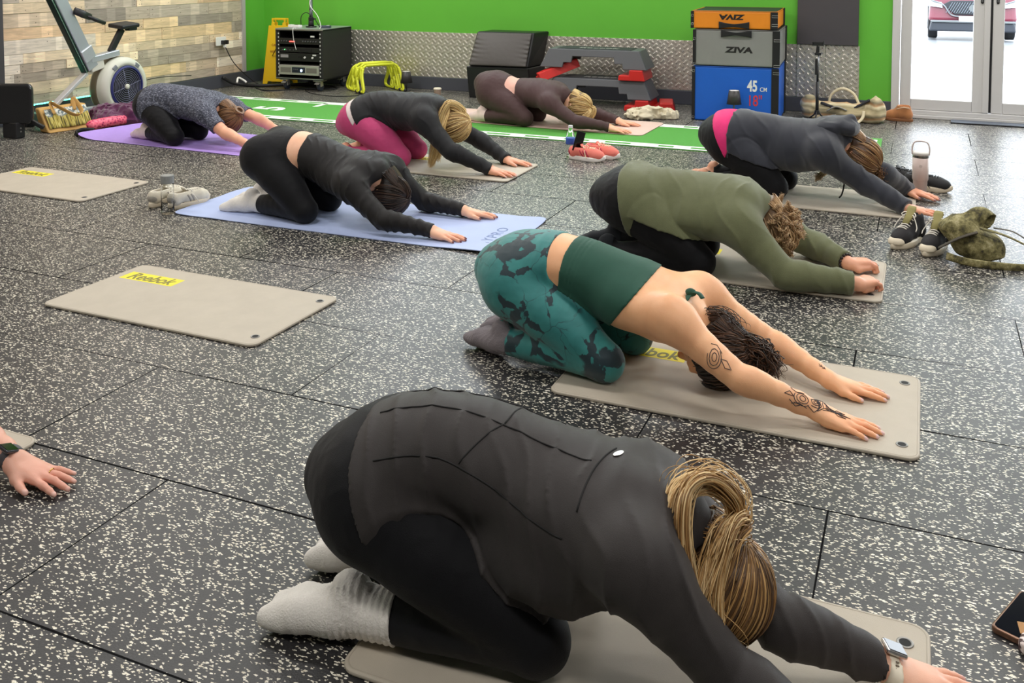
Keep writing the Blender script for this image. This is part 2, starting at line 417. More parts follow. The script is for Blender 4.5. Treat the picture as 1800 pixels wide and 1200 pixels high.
for sx_ in (-0.97, -0.79, -0.74, -0.52):
    for sz_ in (0.155, 0.56): scr.cyl((sx_, YB - 0.017, sz_), (sx_, YB - 0.022, sz_), 0.005, n=8)
struct(scr.build('trim_10', M('screw_heads', srgb(120, 116, 110), 0.3, 0.8)))

# high window left of the door, unseen and guessed, added for the floor sheen
m_alu = M('white_aluminium', srgb(205, 203, 201), 0.35, 0.0, spec=0.6)
m_glass = M('pane_glass', (1, 1, 1), 0.0, trans=1.0, ior=1.01)
wf = MB()
for a, c in (((WX0, WZ0), (WX1, WZ0 + 0.05)), ((WX0, WZ1 - 0.05), (WX1, WZ1)), ((WX0, WZ0), (WX0 + 0.05, WZ1)), ((WX1 - 0.05, WZ0), (WX1, WZ1)), ((-3.925, WZ0), (-3.875, WZ1))):
    wf.box2((a[0], YB + 0.03, a[1]), (c[0], YB + 0.1, c[1]))
struct(wf.build('added_window_1', m_alu, bevel=0.004))
wf = MB()
for a, c in (((1.5, 0.12), (3.9, 0.2)), ((1.5, 2.07), (3.9, 2.15)), ((1.5, 0.12), (1.58, 2.15)), ((3.82, 0.12), (3.9, 2.15)), ((2.66, 0.12), (2.74, 2.15))):
    wf.box2((a[0], YB + 0.03, a[1]), (c[0], YB + 0.1, c[1]))
struct(wf.build('window_2', m_alu, bevel=0.004))

# glazed double door
dr = MB()
dr.box2((DX0, YB - 0.03, 0), (DX0 + 0.062, YB + 0.1, DZ)); dr.box2((DX1 - 0.062, YB - 0.03, 0), (DX1, YB + 0.1, DZ)); dr.box2((DX0, YB - 0.03, DZ - 0.06), (DX1, YB + 0.1, DZ))
dr.box2((DX0, YB - 0.02, 0.0), (DX1, YB + 0.1, 0.03)); dr.box2((DX0 + 0.05, YB - 0.005, 0.03), (DX1 - 0.05, YB + 0.09, 0.068))
door = struct(dr.build('door_1', m_alu, bevel=0.005))
def leaf(x0, x1, hx):
    l = MB(); s = 0.085; y0, y1 = YB + 0.012, YB + 0.07; z0, z1 = 0.07, DZ - 0.062
    l.box2((x0, y0, z0), (x0 + s, y1, z1)); l.box2((x1 - s, y0, z0), (x1, y1, z1)); l.box2((x0 + s, y0, z0), (x1 - s, y1, z0 + 0.09)); l.box2((x0 + s, y0, z1 - 0.09), (x1 - s, y1, z1))
    o = l.build('door_leaf', m_alu, door, bevel=0.006)
    MB().box2((x0 + s - 0.01, y0 + 0.024, z0 + 0.08), (x1 - s + 0.01, y0 + 0.03, z1 - 0.08)).build('pane', m_glass, o)
    h = MB(); h.prism(rrect(0.022, 0.16, 0.010), -0.006, 0.0, lambda x, y, z: (hx + x, y0 + z, 1.04 + y)); h.cyl((hx, y0 - 0.008, 0.982), (hx, y0, 0.982), 0.006, n=10)
    h.build('lock_plate', M('black_lock', srgb(28, 28, 30), 0.35), o)
    MB().prism(rrect(0.012, 0.022, 0.005), -0.009, -0.006, lambda x, y, z: (hx + x, y0 + z, 0.985 + y)).build('keyhole_cover', M('chrome', srgb(210, 210, 212), 0.15, 1.0), o)
leaf(-0.168, 0.462, 0.437); leaf(0.518, 1.235, 0.551)
MB().box2((0.455, YB - 0.004, 0.072), (0.5, YB + 0.06, DZ - 0.062)).build('astragal', m_alu, door, bevel=0.004)
MB().box2((0.497, YB + 0.02, 0.072), (0.519, YB + 0.05, DZ - 0.062)).build('gasket', M('black_rubber', srgb(30, 30, 32), 0.6), door)

# outside: wet pale car park
struct(MB().hexa([(-30, YB + 0.16, -0.3), (40, YB + 0.16, -0.3), (60, 70, -1.9), (-60, 70, -1.9)], [(-30, YB + 0.16, -0.045), (40, YB + 0.16, -0.045), (60, 70, -1.58), (-60, 70, -1.58)]).build('ground_outside', M('wet_tarmac', srgb(122, 126, 130), 0.3, var=0.10, vscale=1.3)))
# ------------------------------------------------------------------ distance fields and surface extraction
F32 = np.float32
def smin(a, b, k):
    if k <= 0: return np.minimum(a, b)
    h = np.maximum(k - np.abs(a - b), 0) / k
    return np.minimum(a, b) - h * h * k * 0.25
class Seg:
    def __init__(s, a, b, ra, rb):
        s.a = np.array(a, F32); s.b = np.array(b, F32); s.ra = ra; s.rb = rb
        s.c = (s.a + s.b) / 2; s.R = float(np.linalg.norm(s.b - s.a)) / 2 + max(ra, rb)
    def __call__(s, P):
        ba = s.b - s.a; pa = P - s.a
        h = np.clip(pa @ ba / max(float(ba @ ba), 1e-9), 0, 1)
        q = pa - h[..., None] * ba
        return np.sqrt(np.einsum('...i,...i->...', q, q)) - (s.ra + (s.rb - s.ra) * h)
class Ell:
    def __init__(s, c, r, R=None):
        s.c = np.array(c, F32); s.r = np.array(r, F32); s.M = np.eye(3, dtype=F32) if R is None else np.array(R, F32); s.R = float(max(r))
    def __call__(s, P):
        q = ((P - s.c) @ s.M) / s.r
        k0 = np.sqrt(np.einsum('...i,...i->...', q, q)); g = q / s.r
        k1 = np.sqrt(np.einsum('...i,...i->...', g, g))
        return k0 * (k0 - 1) / np.maximum(k1, 1e-6)
class Sweep:
    """elliptical tube along a run of frames: centres c, lateral l, normal n, half-width w, half-depth d"""
    def __init__(s, c, l, n, w, d):
        s.cs = np.array(c, F32); s.l = np.array(l, F32); s.n = np.array(n, F32); s.w = np.array(w, F32); s.d = np.array(d, F32)
        s.c = s.cs.mean(0); s.R = float(np.max(np.linalg.norm(s.cs - s.c, axis=1)) + max(s.w.max(), s.d.max()))
    def __call__(s, P):
        out = np.full(P.shape[:-1], 9.0, F32)
        for i in range(len(s.cs) - 1):
            a, b = s.cs[i], s.cs[i + 1]; ba = b - a; ln = float(np.sqrt(ba @ ba)); t = ba / ln
            pa = P - a; hh = pa @ t; h = np.clip(hh / ln, 0, 1)
            l = s.l[i] + h[..., None] * (s.l[i + 1] - s.l[i]); n = s.n[i] + h[..., None] * (s.n[i + 1] - s.n[i])
            w = s.w[i] + h * (s.w[i + 1] - s.w[i]); d = s.d[i] + h * (s.d[i + 1] - s.d[i])
            v = pa - (h * ln)[..., None] * t
            u = np.einsum('...i,...i->...', v, l); m = np.einsum('...i,...i->...', v, n); e = hh - h * ln
            z = np.minimum(w, d)
            k0 = np.sqrt((u / w) ** 2 + (m / d) ** 2 + (e / z) ** 2)
            k1 = np.sqrt((u / w ** 2) ** 2 + (m / d ** 2) ** 2 + (e / z ** 2) ** 2)
            out = np.minimum(out, k0 * (k0 - 1) / np.maximum(k1, 1e-6))
        return out
def half(p, n): 
    n = np.array(n, float); n /= np.linalg.norm(n); p = np.array(p, float)
    return lambda P: ((P - p.astype(F32)) @ n.astype(F32))

def hash3(I):
    I = I.astype(np.int64)
    h = (I[..., 0] * 374761393 + I[..., 1] * 668265263 + I[..., 2] * 2147483647 % 4294967291) & 0xffffffff
    h = ((h ^ (h >> 13)) * 1274126177) & 0xffffffff
    return ((h ^ (h >> 16)) & 0xffff).astype(F32) / 65535.0
def vnoise(P):
    I = np.floor(P); f = (P - I).astype(F32); f = f * f * (3 - 2 * f); out = 0
    for i in (0, 1):
        for j in (0, 1):
            for k in (0, 1):
                w = (f[..., 0] if i else 1 - f[..., 0]) * (f[..., 1] if j else 1 - f[..., 1]) * (f[..., 2] if k else 1 - f[..., 2])
                out = out + w * hash3(I + np.array([i, j, k]))
    return out * 2 - 1

class Field:
    """active blocks of sample points round a surface"""
    def __init__(s, prims_k, h, lo, hi, pad_out=0.03, pad_in=0.02):
        s.h = h; s.B = 8; bs = h * 8
        lo = np.floor(np.array(lo) / bs).astype(int); hi = np.ceil(np.array(hi) / bs).astype(int)
        g = np.stack(np.meshgrid(*[np.arange(a, b) for a, b in zip(lo, hi)], indexing='ij'), -1).reshape(-1, 3)
        ctr = ((g + 0.5) * bs).astype(F32)
        d = np.full(len(ctr), 9.0, F32)
        for p, k in prims_k: d = smin(d, p(ctr), k)
        hd = bs * 0.87
        keep = (d < hd + pad_out) & (d > -hd - pad_in)
        s.g = g[keep]; s.ctr = ctr[keep]; s.nb = len(s.g); s.hd = hd
        o = np.stack(np.meshgrid(*[np.arange(9)] * 3, indexing='ij'), -1).reshape(-1, 3)
        s.P = ((s.g[:, None, :] * 8 + o[None]) * h).astype(F32)
    def eval(s, prims_k, far=0.5):
        d = np.full(s.P.shape[:2], far, F32)
        for p, k in prims_k:
            m = np.linalg.norm(s.ctr - p.c, axis=1) < p.R + s.hd + 0.22
            if m.any(): d[m] = smin(d[m], p(s.P[m]), k)
        return d
    def surface(s, D, smooth=2):
        B = 8; V = D.reshape(s.nb, 9, 9, 9); neg = V < 0
        cs = np.zeros((s.nb, 8, 8, 8), np.int8)
        for i in (0, 1):
            for j in (0, 1):
                for k in (0, 1): cs += neg[:, i:i + 8, j:j + 8, k:k + 8]
        act = (cs > 0) & (cs < 8)
        b, x, y, z = np.nonzero(act)
        if len(b) == 0: return None
        acc = np.zeros((len(b), 3), np.float64); cnt = np.zeros(len(b))
        cv = {}
        for i in (0, 1):
            for j in (0, 1):
                for k in (0, 1): cv[i, j, k] = V[b, x + i, y + j, z + k].astype(np.float64)
        for a in cv:
            for ax in range(3):
                if a[ax] == 0:
                    c = list(a); c[ax] = 1; c = tuple(c); va, vb = cv[a], cv[c]
                    m = (va < 0) != (vb < 0); t = np.where(m, va / np.where(m, va - vb, 1), 0)
                    p = np.array(a, float)[None] + np.zeros((len(b), 3)); p[:, ax] += t
                    acc[m] += p[m]; cnt[m] += 1
        cell = s.g[b] * 8 + np.stack([x, y, z], 1)
        pos = (cell + acc / cnt[:, None]) * s.h
        off = cell.min(0) - 2; cc = cell - off; dim = cc.max(0) + 4
        key = (cc[:, 0] * dim[1] + cc[:, 1]) * dim[2] + cc[:, 2]
        order = np.argsort(key); ks = key[order]
        quads = []
        Q = s.g * 8 - off
        for ax in range(3):
            sl0 = [slice(None)] + [slice(0, 8)] * 3; sl1 = list(sl0); sl1[ax + 1] = slice(1, 9)
            n0 = neg[tuple(sl0)]; n1 = neg[tuple(sl1)]
            b2, i, j, k = np.nonzero(n0 != n1)
            if len(b2) == 0: continue
            c = Q[b2] + np.stack([i, j, k], 1); flip = n0[b2, i, j, k]
            u, v = (ax + 1) % 3, (ax + 2) % 3
            eu = np.zeros(3, int); eu[u] = 1; ev = np.zeros(3, int); ev[v] = 1
            ids = []; ok = np.ones(len(c), bool)
            for dd in (c, c - eu, c - eu - ev, c - ev):
                kk = (dd[:, 0] * dim[1] + dd[:, 1]) * dim[2] + dd[:, 2]
                q = np.minimum(np.searchsorted(ks, kk), len(ks) - 1); ok &= ks[q] == kk; ids.append(order[q])
            f = np.stack(ids, 1); f[~flip] = f[~flip][:, ::-1]
            quads.append(f[ok])
        f = np.concatenate(quads)
        if smooth:
            e = np.concatenate([f[:, [0, 1]], f[:, [1, 2]], f[:, [2, 3]], f[:, [3, 0]]])
            for it in range(smooth):
                for lam in (0.5, -0.45):
                    sm = np.zeros_like(pos); ct = np.zeros(len(pos))
                    for q in range(3): sm[:, q] = np.bincount(e[:, 0], pos[e[:, 1], q], len(pos)) + np.bincount(e[:, 1], pos[e[:, 0], q], len(pos))
                    ct = np.bincount(e[:, 0], minlength=len(pos)) + np.bincount(e[:, 1], minlength=len(pos))
                    pos = pos + lam * (sm / np.maximum(ct, 1)[:, None] - pos)
        return pos, f
def np_mesh(name, pos, f, mat, parent=None, smooth=True, col=None):
    me = bpy.data.meshes.new(name)
    pos = np.asarray(pos, F32); f = np.asarray(f)
    n = f.shape[1]
    me.vertices.add(len(pos)); me.vertices.foreach_set('co', pos.ravel())
    me.loops.add(f.size); me.loops.foreach_set('vertex_index', f.ravel().astype(np.int32))
    me.polygons.add(len(f)); me.polygons.foreach_set('loop_start', np.arange(0, f.size, n, dtype=np.int32))
    me.polygons.foreach_set('loop_total', np.full(len(f), n, np.int32))
    me.polygons.foreach_set('use_smooth', np.full(len(f), smooth))
    me.update(calc_edges=True); me.validate()
    me.materials.append(mat)
    if col is not None:
        a = me.attributes.new('tone', 'FLOAT_COLOR', 'POINT'); a.data.foreach_set('color', np.c_[col, np.ones(len(col))].astype(F32).ravel())
    o = bpy.data.objects.new(name, me); COL.objects.link(o)
    if parent: o.parent = parent
    return o
def blob(name, prims_k, h, mat, parent=None, mod=None, smooth=2, cut=None):
    """one smooth mesh from blended shapes (bags, cloth heaps, shoes)"""
    lo = np.min([p.c - p.R for p, k in prims_k], 0) - 0.03; hi = np.max([p.c + p.R for p, k in prims_k], 0) + 0.03
    fd = Field(prims_k, h, lo, hi, 0.02, 0.02); D = fd.eval(prims_k)
    if mod is not None: D = mod(fd.P, D)
    r = fd.surface(D, smooth)
    return np_mesh(name, r[0], r[1], mat, parent)

# ------------------------------------------------------------------ strands of hair
def strands(paths, rad, cols, n=4):
    """paths (S,K,3) -> tapered tubes"""
    S, K, _ = paths.shape
    tg = np.gradient(paths, axis=1); tg /= np.maximum(np.linalg.norm(tg, axis=2, keepdims=True), 1e-9)
    ref = np.array([0.31, 0.53, 0.79]); u = np.cross(tg, ref); u /= np.maximum(np.linalg.norm(u, axis=2, keepdims=True), 1e-9); w = np.cross(tg, u)
    prof = np.linspace(0, 1, K); pr = np.minimum(1, np.minimum(prof * 8 + 0.3, (1 - prof) * 3 + 0.12))
    r = (np.asarray(rad).reshape(-1, 1) * pr[None])[..., None]
    ring = [paths + (u * math.cos(2 * PI * k / n) + w * math.sin(2 * PI * k / n)) * r for k in range(n)]
    V = np.stack(ring, 2).reshape(-1, 3)
    idx = np.arange(S * K * n).reshape(S, K, n)
    a = idx[:, :-1, :]; b = np.roll(idx, -1, 2)[:, :-1, :]; c = np.roll(idx, -1, 2)[:, 1:, :]; d = idx[:, 1:, :]
    Fq = np.stack([a, b, c, d], -1).reshape(-1, 4)
    C = np.repeat(np.asarray(cols), K * n, 0)
    return V, Fq, C

# ------------------------------------------------------------------ the body
SPK = [(-0.55, 0.115, 0.085), (-0.3, 0.145, 0.105), (0, 0.163, 0.122), (0.5, 0.150, 0.113), (1.0, 0.130, 0.100), (1.5, 0.136, 0.106), (2.0, 0.150, 0.114), (2.45, 0.152, 0.098), (2.8, 0.115, 0.074), (3.05, 0.062, 0.062), (3.35, 0.054, 0.056), (3.7, 0.05, 0.054)]
def hand_prims(W, th, side, z0, s, curl=0.0, spread=1.0):
    f = np.array([math.cos(th), math.sin(th), 0]); perp = np.array([-math.sin(th), math.cos(th), 0]); t = perp * (1 if side == 'R' else -1)
    W = np.array(W, float); up = np.array([0, 0, 1.0])
    def at(a, b, z): return np.array([W[0], W[1], 0]) + f * a * s + t * b * s + up * (z0 + z * s)
    out = []; nails = []
    kn = [(0.088, 0.029, 0.024), (0.092, 0.009, 0.026), (0.087, -0.011, 0.025), (0.078, -0.030, 0.021)]
    ln = [(0.042, 0.025, 0.020), (0.046, 0.028, 0.021), (0.042, 0.026, 0.020), (0.033, 0.020, 0.018)]
    an = [0.13, 0.03, -0.08, -0.22]
    for i in range(4):
        a, b, z = kn[i]
        if curl > 0.5: z += 0.022; 
        base = W + (t * b * 0.62 * s) + f * 0.006 * s; K = at(a, b, z)
        out.append((Seg(base, K, 0.0185 * s, 0.0125 * s), 0.014))
        d = f * math.cos(an[i] * spread) + t * math.sin(an[i] * spread)
        r = (0.0098 if i < 3 else 0.0086) * s
        if curl > 0.5:
            p1 = K + (d * 0.030 + up * -0.012) * s; p2 = p1 + (d * 0.006 - up * 0.026) * s; p3 = p2 + (-d * 0.014 - up * 0.010) * s
            p3[2] = max(p3[2], z0 + 0.008); p2[2] = max(p2[2], z0 + 0.012)
        else:
            p1 = K + d * ln[i][0] * s; p1[2] = z0 + (0.0185 + 0.003 * (i == 1)) * s
            p2 = p1 + d * ln[i][1] * s; p2[2] = z0 + 0.0125 * s
            p3 = p2 + d * ln[i][2] * s; p3[2] = z0 + 0.0072 * s
        out += [(Seg(K, p1, r * 1.12, r), 0.006), (Seg(p1, p2, r, r * 0.9), 0.004), (Seg(p2, p3, r * 0.9, r * 0.70), 0.003)]
        nails.append((p3 + (p3 - p2) * 0.12 + up * 0.004 * s, d))
    c0 = W + (f * 0.012 + t * 0.016) * s; c1 = at(0.042, 0.040, 0.022); c2 = at(0.074, 0.058, 0.016); c3 = at(0.100, 0.066, 0.010)
    if curl > 0.5: c2 = at(0.085, 0.04, 0.03); c3 = at(0.108, 0.022, 0.022)
    out += [(Seg(c0, c1, 0.018 * s, 0.0145 * s), 0.016), (Seg(c1, c2, 0.0125 * s, 0.0108 * s), 0.008), (Seg(c2, c3, 0.0108 * s, 0.008 * s), 0.004)]
    nails.append((c3 + (c3 - c2) * 0.1 + up * 0.005 * s, f))
    out.append((Seg(at(0.03, -0.018, 0.022), at(0.07, -0.022, 0.018), 0.016 * s, 0.012 * s), 0.012))
    return out, nails
def unit(v): v = np.array(v, float); return v / np.linalg.norm(v)

SKINS = {}
def skin_mat(name, col):
    if name in SKINS: return SKINS[name]
    m, t, b = nt('skin_' + name); L = t.links.new
    tc = N(t, 'ShaderNodeTexCoord'); n = N(t, 'ShaderNodeTexNoise', i_Scale=14.0, i_Detail=5.0); L(tc.outputs['Object'], n.inputs['Vector'])
    at = N(t, 'ShaderNodeAttribute', attribute_name='tone')
    r = ramp(t, [(0.3, (0.92, 0.86, 0.84)), (0.7, (1.05, 1.05, 1.05))]); L(n.outputs['Fac'], r.inputs['Fac'])
    mx = N(t, 'ShaderNodeMix', data_type='RGBA', blend_type='MULTIPLY'); mx.inputs[0].default_value = 1.0
    L(at.outputs['Color'], mx.inputs[6]); L(r.outputs['Color'], mx.inputs[7]); L(mx.outputs[2], b.inputs['Base Color'])
    b.inputs['Roughness'].default_value = 0.46
    b.inputs['Subsurface Weight'].default_value = 0.12; b.inputs['Subsurface Radius'].default_value = (1.0, 0.35, 0.2); b.inputs['Subsurface Scale'].default_value = 0.012
    n2 = N(t, 'ShaderNodeTexNoise', i_Scale=420.0); L(tc.outputs['Object'], n2.inputs['Vector'])
    bp = N(t, 'ShaderNodeBump', i_Strength=0.15, i_Distance=0.002); L(n2.outputs['Fac'], bp.inputs['Height']); L(bp.outputs['Normal'], b.inputs['Normal'])
    SKINS[name] = m; return m
def hair_mat():
    if 'hair' in MATS: return MATS['hair']
    m, t, b = nt('hair'); L = t.links.new
    at = N(t, 'ShaderNodeAttribute', attribute_name='tone'); L(at.outputs['Color'], b.inputs['Base Color'])
    b.inputs['Roughness'].default_value = 0.38; b.inputs['Specular IOR Level'].default_value = 0.45
    MATS['hair'] = m; return m

class Person:
    def __init__(s, label, pos, head, J, scale=1.0, girth=1.0, h=0.005, skin=srgb(226, 178, 150), zmat=0.01, hip=1.0, curlR=0, curlL=0,
                 handang=None, face=None, spread=(1, 1), extra=()):
        s.root = thing('person', label, 'person', (pos[0], pos[1], 0), head)
        J = {k: np.array(v, float) for k, v in J.items()}
        for k in J: J[k][2] += zmat - 0.005
        s.J = J; s.sc = scale; s.h = h; s.skin = skin; s.zmat = zmat
        S = scale; G = scale * girth
        # spine
        pts = [J['pel'], J['lum'], J['tho'], J['nek']]
        Pp = [2 * pts[0] - pts[1]] + pts + [pts[3] + (J['hed'] - pts[3]) * 0.9]
        def sp(t):
            i = int(min(max(math.floor(t), -1), 3)); u = t - i; i += 1
            g = lambda k: Pp[min(max(k, 0), 5)]
            a, b, c, d = g(i - 1) if i > 0 else 2 * Pp[0] - Pp[1], g(i), g(i + 1) if i < 5 else 2 * Pp[5] - Pp[4], g(i + 2) if i < 4 else 2 * Pp[5] - Pp[4]
            return 0.5 * (2 * b + (c - a) * u + (2 * a - 5 * b + 4 * c - d) * u * u + (3 * b - a - 3 * c + d) * u ** 3)
        s.sp = sp
        ts = np.linspace(-0.5, 3.6, 26)
        C = np.array([sp(t) for t in ts]); T = np.array([unit(sp(t + 0.05) - sp(t - 0.05)) for t in ts])
        lat0 = unit(J['shL'] - J['shR']) * 0.5 + unit(J['hipL'] - J['hipR']) * 0.5
        Lt = np.array([unit(lat0 - t * (lat0 @ t)) for t in T]); Nn = np.cross(T, Lt)
        kt = np.array(SPK); w = np.interp(ts, kt[:, 0], kt[:, 1]) * G; d = np.interp(ts, kt[:, 0], kt[:, 2]) * G
        nk = np.clip((ts - 2.8) / 0.3, 0, 1); w = w * (1 - nk) + np.interp(ts, kt[:, 0], kt[:, 1]) * S * nk; d = d * (1 - nk) + np.interp(ts, kt[:, 0], kt[:, 2]) * S * nk
        s.tang = lambda t: unit(sp(t + 0.05) - sp(t - 0.05))
        s.nrm = lambda t: np.cross(s.tang(t), unit(lat0 - s.tang(t) * (lat0 @ s.tang(t))))
        m1 = ts < 3.02
        torso = [(Sweep(C[m1], Lt[m1], Nn[m1], w[m1], d[m1]), 0.0)]
        neck = [(Sweep(C[~m1], Lt[~m1], Nn[~m1], w[~m1], d[~m1]), 0.03)]
        lat = unit(lat0)
        fwd = s.tang(0.4)
        legs = {}; arms = {}; glu = []; shl = []
        for sd, sg in (('R', -1), ('L', 1)):
            hp, kn, an, to = J['hip' + sd], J['kne' + sd], J['ank' + sd], J['toe' + sd]
            glu.append((Ell(hp + np.array([-0.024 * S, sg * 0.016 * S, 0.008 * S]), np.array([0.106, 0.098, 0.112]) * G * hip), 0.05))
            mid = (hp + kn) / 2 + np.array([0.005, sg * 0.012, 0.012]) * S
            th = crom([hp + np.array([0.0, sg * 0.012, 0]) * S, mid, kn + np.array([-0.005, 0, 0.004]) * S], 4)
            rr = np.interp(np.linspace(0, 1, len(th)), [0, 0.35, 0.75, 1], [0.102, 0.098, 0.076, 0.060]) * G * (0.5 + 0.5 * hip)
            thigh = [(Seg(th[i], th[i + 1], rr[i], rr[i + 1]), 0.05 if i == 0 else 0.012) for i in range(len(th) - 1)]
            thigh.append((Ell(kn + np.array([0.012, 0, -0.004]) * S, np.array([0.056, 0.055, 0.056]) * S), 0.03))
            cm = kn * 0.66 + an * 0.34 + np.array([0, 0, 0.014 * S])
            cf = crom([kn + np.array([-0.012, 0, -0.002]) * S, cm, kn * 0.3 + an * 0.7 + np.array([0, 0, 0.004]), an], 3)
            r2 = np.interp(np.linspace(0, 1, len(cf)), [0, 0.3, 0.55, 0.8, 1], [0.053, 0.060, 0.052, 0.040, 0.036]) * S * (0.4 + 0.6 * girth)
            calf = [(Seg(cf[i], cf[i + 1], r2[i], r2[i + 1]), 0.014) for i in range(len(cf) - 1)]
            dd = to - an; dd[2] = 0; fl = np.linalg.norm(dd); dd = dd / fl; pr = np.array([-dd[1], dd[0], 0]); k = fl / 0.19
            at = lambda a, z, b=0: np.array([an[0], an[1], zmat]) + dd * a * k + pr * b + np.array([0, 0, z * S])
            foot = [(Ell(an + dd * 0.012 + np.array([0, 0, 0.040 * S]), np.array([0.036, 0.031, 0.034]) * S), 0.025),
                    (Seg(an, at(0.055, 0.042), 0.037 * S, 0.036 * S), 0.02)]
            for b in (-0.015, 0.015):
                foot += [(Seg(at(0.04, 0.044, b * 0.6), at(0.12, 0.036, b * 1.15), 0.031 * S, 0.027 * S), 0.02), (Seg(at(0.12, 0.036, b * 1.15), at(0.168, 0.024, b), 0.027 * S, 0.019 * S), 0.012)]
            foot += [(Seg(at(0.15, 0.022, -0.024), at(0.18, 0.018, -0.02), 0.014 * S, 0.012 * S), 0.012), (Seg(at(0.15, 0.022, 0.026 * (1 if sg > 0 else 1)), at(0.19, 0.019, 0.022), 0.015 * S, 0.013 * S), 0.012)]
            legs[sd] = dict(thigh=thigh, calf=calf, foot=foot, an=an, kn=kn, sh=unit(an - kn))
            sh, el, wr, tp = J['sh' + sd], J['el' + sd], J['wr' + sd], J['tip' + sd]
            tb = sp(2.72) + lat * sg * 0.075 * S
            ta = sp(1.95) + lat * sg * 0.10 * S
            ua = unit(el - sh)
            shl += [(Seg(tb, sh, 0.062 * S, 0.058 * S), 0.06), (Seg(ta, sh + ua * 0.04, 0.06 * S, 0.045 * S), 0.06)]
            A = crom([sh, (sh + el) / 2 + np.array([0, 0, -0.004]), el], 3)
            ra = np.interp(np.linspace(0, 1, len(A)), [0, 0.3, 0.8, 1], [0.056, 0.051, 0.042, 0.039]) * S * (0.5 + 0.5 * girth)
            fo = crom([el, el * 0.7 + wr * 0.3 + np.array([0, 0, 0.004]), wr], 3)
            rf = np.interp(np.linspace(0, 1, len(fo)), [0, 0.3, 0.75, 1], [0.039, 0.0415, 0.031, 0.0275]) * S * (0.7 + 0.3 * girth)
            arm = [(Seg(A[i], A[i + 1], ra[i], ra[i + 1]), 0.045 if i == 0 else 0.012) for i in range(len(A) - 1)]
            arm += [(Seg(fo[i], fo[i + 1], rf[i], rf[i + 1]), 0.016) for i in range(len(fo) - 1)]
            v = tp - wr; ang = math.atan2(v[1], v[0])
            if handang and sd in handang: ang = handang[sd]
            hs = S * 0.98
            hp_, nl = hand_prims(wr + np.array([0, 0, -0.004]), ang, sd, zmat, hs, curlR if sd == 'R' else curlL, spread[0] if sd == 'R' else spread[1])
            arms[sd] = dict(arm=arm, hand=hp_, nails=nl, wr=wr, el=el, sh=sh, fa=unit(wr - el), ang=ang)
        # head
        U = unit(J['hed'] - sp(3.05)) if face is None or 'U' not in face else unit(face['U'])
        Fd = np.cross(U, lat); 
        Fd = unit(Fd if Fd[2] < 0 else -Fd)
        if face and 'F' in face: Fd = unit(np.array(face['F']) - U * (np.array(face['F']) @ U))
        Lx = np.cross(U, Fd); H = J['hed']; Rm = np.stack([Lx, Fd, U], 1)
        hp = lambda x, f, u: H + (Lx * x + Fd * f + U * u) * S
        s.H, s.Rm, s.hp, s.U, s.Fd, s.Lx = H, Rm, hp, U, Fd, Lx
        head = [(Ell(hp(0, -0.008, 0.018), np.array([0.076, 0.096, 0.090]) * S, Rm), 0.02),
                (Ell(hp(0, 0.032, -0.045), np.array([0.058, 0.058, 0.070]) * S, Rm), 0.03),
                (Ell(hp(0, 0.068, -0.092), np.array([0.024, 0.02, 0.02]) * S, Rm), 0.02),
                (Seg(hp(0, 0.088, -0.005), hp(0, 0.108, -0.036), 0.008 * S, 0.013 * S), 0.010),
                (Seg(hp(-0.014, 0.092, -0.066), hp(0.014, 0.092, -0.066), 0.0075 * S, 0.0075 * S), 0.006),
                (Seg(hp(-0.012, 0.088, -0.076), hp(0.012, 0.088, -0.076), 0.0075 * S, 0.0075 * S), 0.005),
                (Seg(hp(-0.045, 0.078, 0.012), hp(0.045, 0.078, 0.012), 0.010 * S, 0.010 * S), 0.02)]
        for sg in (-1, 1):
            head.append((Ell(hp(sg * 0.032, 0.080, -0.006), np.array([0.013, 0.010, 0.010]) * S, Rm), 0.005))
            head.append((Ell(hp(sg * 0.0685, -0.006, -0.018), np.array([0.009, 0.019, 0.030]) * S, Rm), 0.006))
            head.append((Ell(hp(sg * 0.073, -0.012, -0.012), np.array([0.005, 0.015, 0.022]) * S, Rm), 0.004))
        s.torso, s.neck, s.glu, s.shl, s.legs, s.arms, s.headp = torso, neck, glu, shl, legs, arms, head
        trunk = torso + glu + shl
        allp = list(trunk)
        for sd in 'RL': allp += legs[sd]['thigh'] + arms[sd]['arm']
        allp += neck
        s.coarse = allp + [p for sd in 'RL' for p in legs[sd]['calf'] + legs[sd]['foot'] + arms[sd]['hand']] + head + [(p, 0.03) for p in extra]
        pts = np.array([p.c for p, k in s.coarse])
        fd = s.fd = Field(s.coarse, h, pts.min(0) - 0.2, pts.max(0) + 0.2, 0.035, 0.032)
        s.lim = {sd: fd.eval(legs[sd]['thigh']) for sd in 'RL'}
        s.clf = {sd: fd.eval(legs[sd]['calf']) for sd in 'RL'}
        s.ft = {sd: fd.eval(legs[sd]['foot']) for sd in 'RL'}
        s.arm = {sd: fd.eval(arms[sd]['arm']) for sd in 'RL'}
        s.hnd = {sd: fd.eval(arms[sd]['hand']) for sd in 'RL'}
        s.trk = fd.eval(trunk); s.nck = fd.eval(neck); s.hd = fd.eval(head)
        up = smin(smin(s.trk, s.arm['R'], 0.045), s.arm['L'], 0.045)
        s.upper = up
        lo = {}
        for sd in 'RL': lo[sd] = smin(s.lim[sd], s.clf[sd], 0.012)
        s.lower = np.minimum(lo['R'], lo['L'])
        body = smin(up, lo['R'], 0.03); body = smin(body, lo['L'], 0.03)
        for sd in 'RL':
            body = smin(body, s.ft[sd], 0.012); body = smin(body, s.hnd[sd], 0.014)
        body = smin(body, s.nck, 0.03); body = smin(body, s.hd, 0.014)
        s.body = body
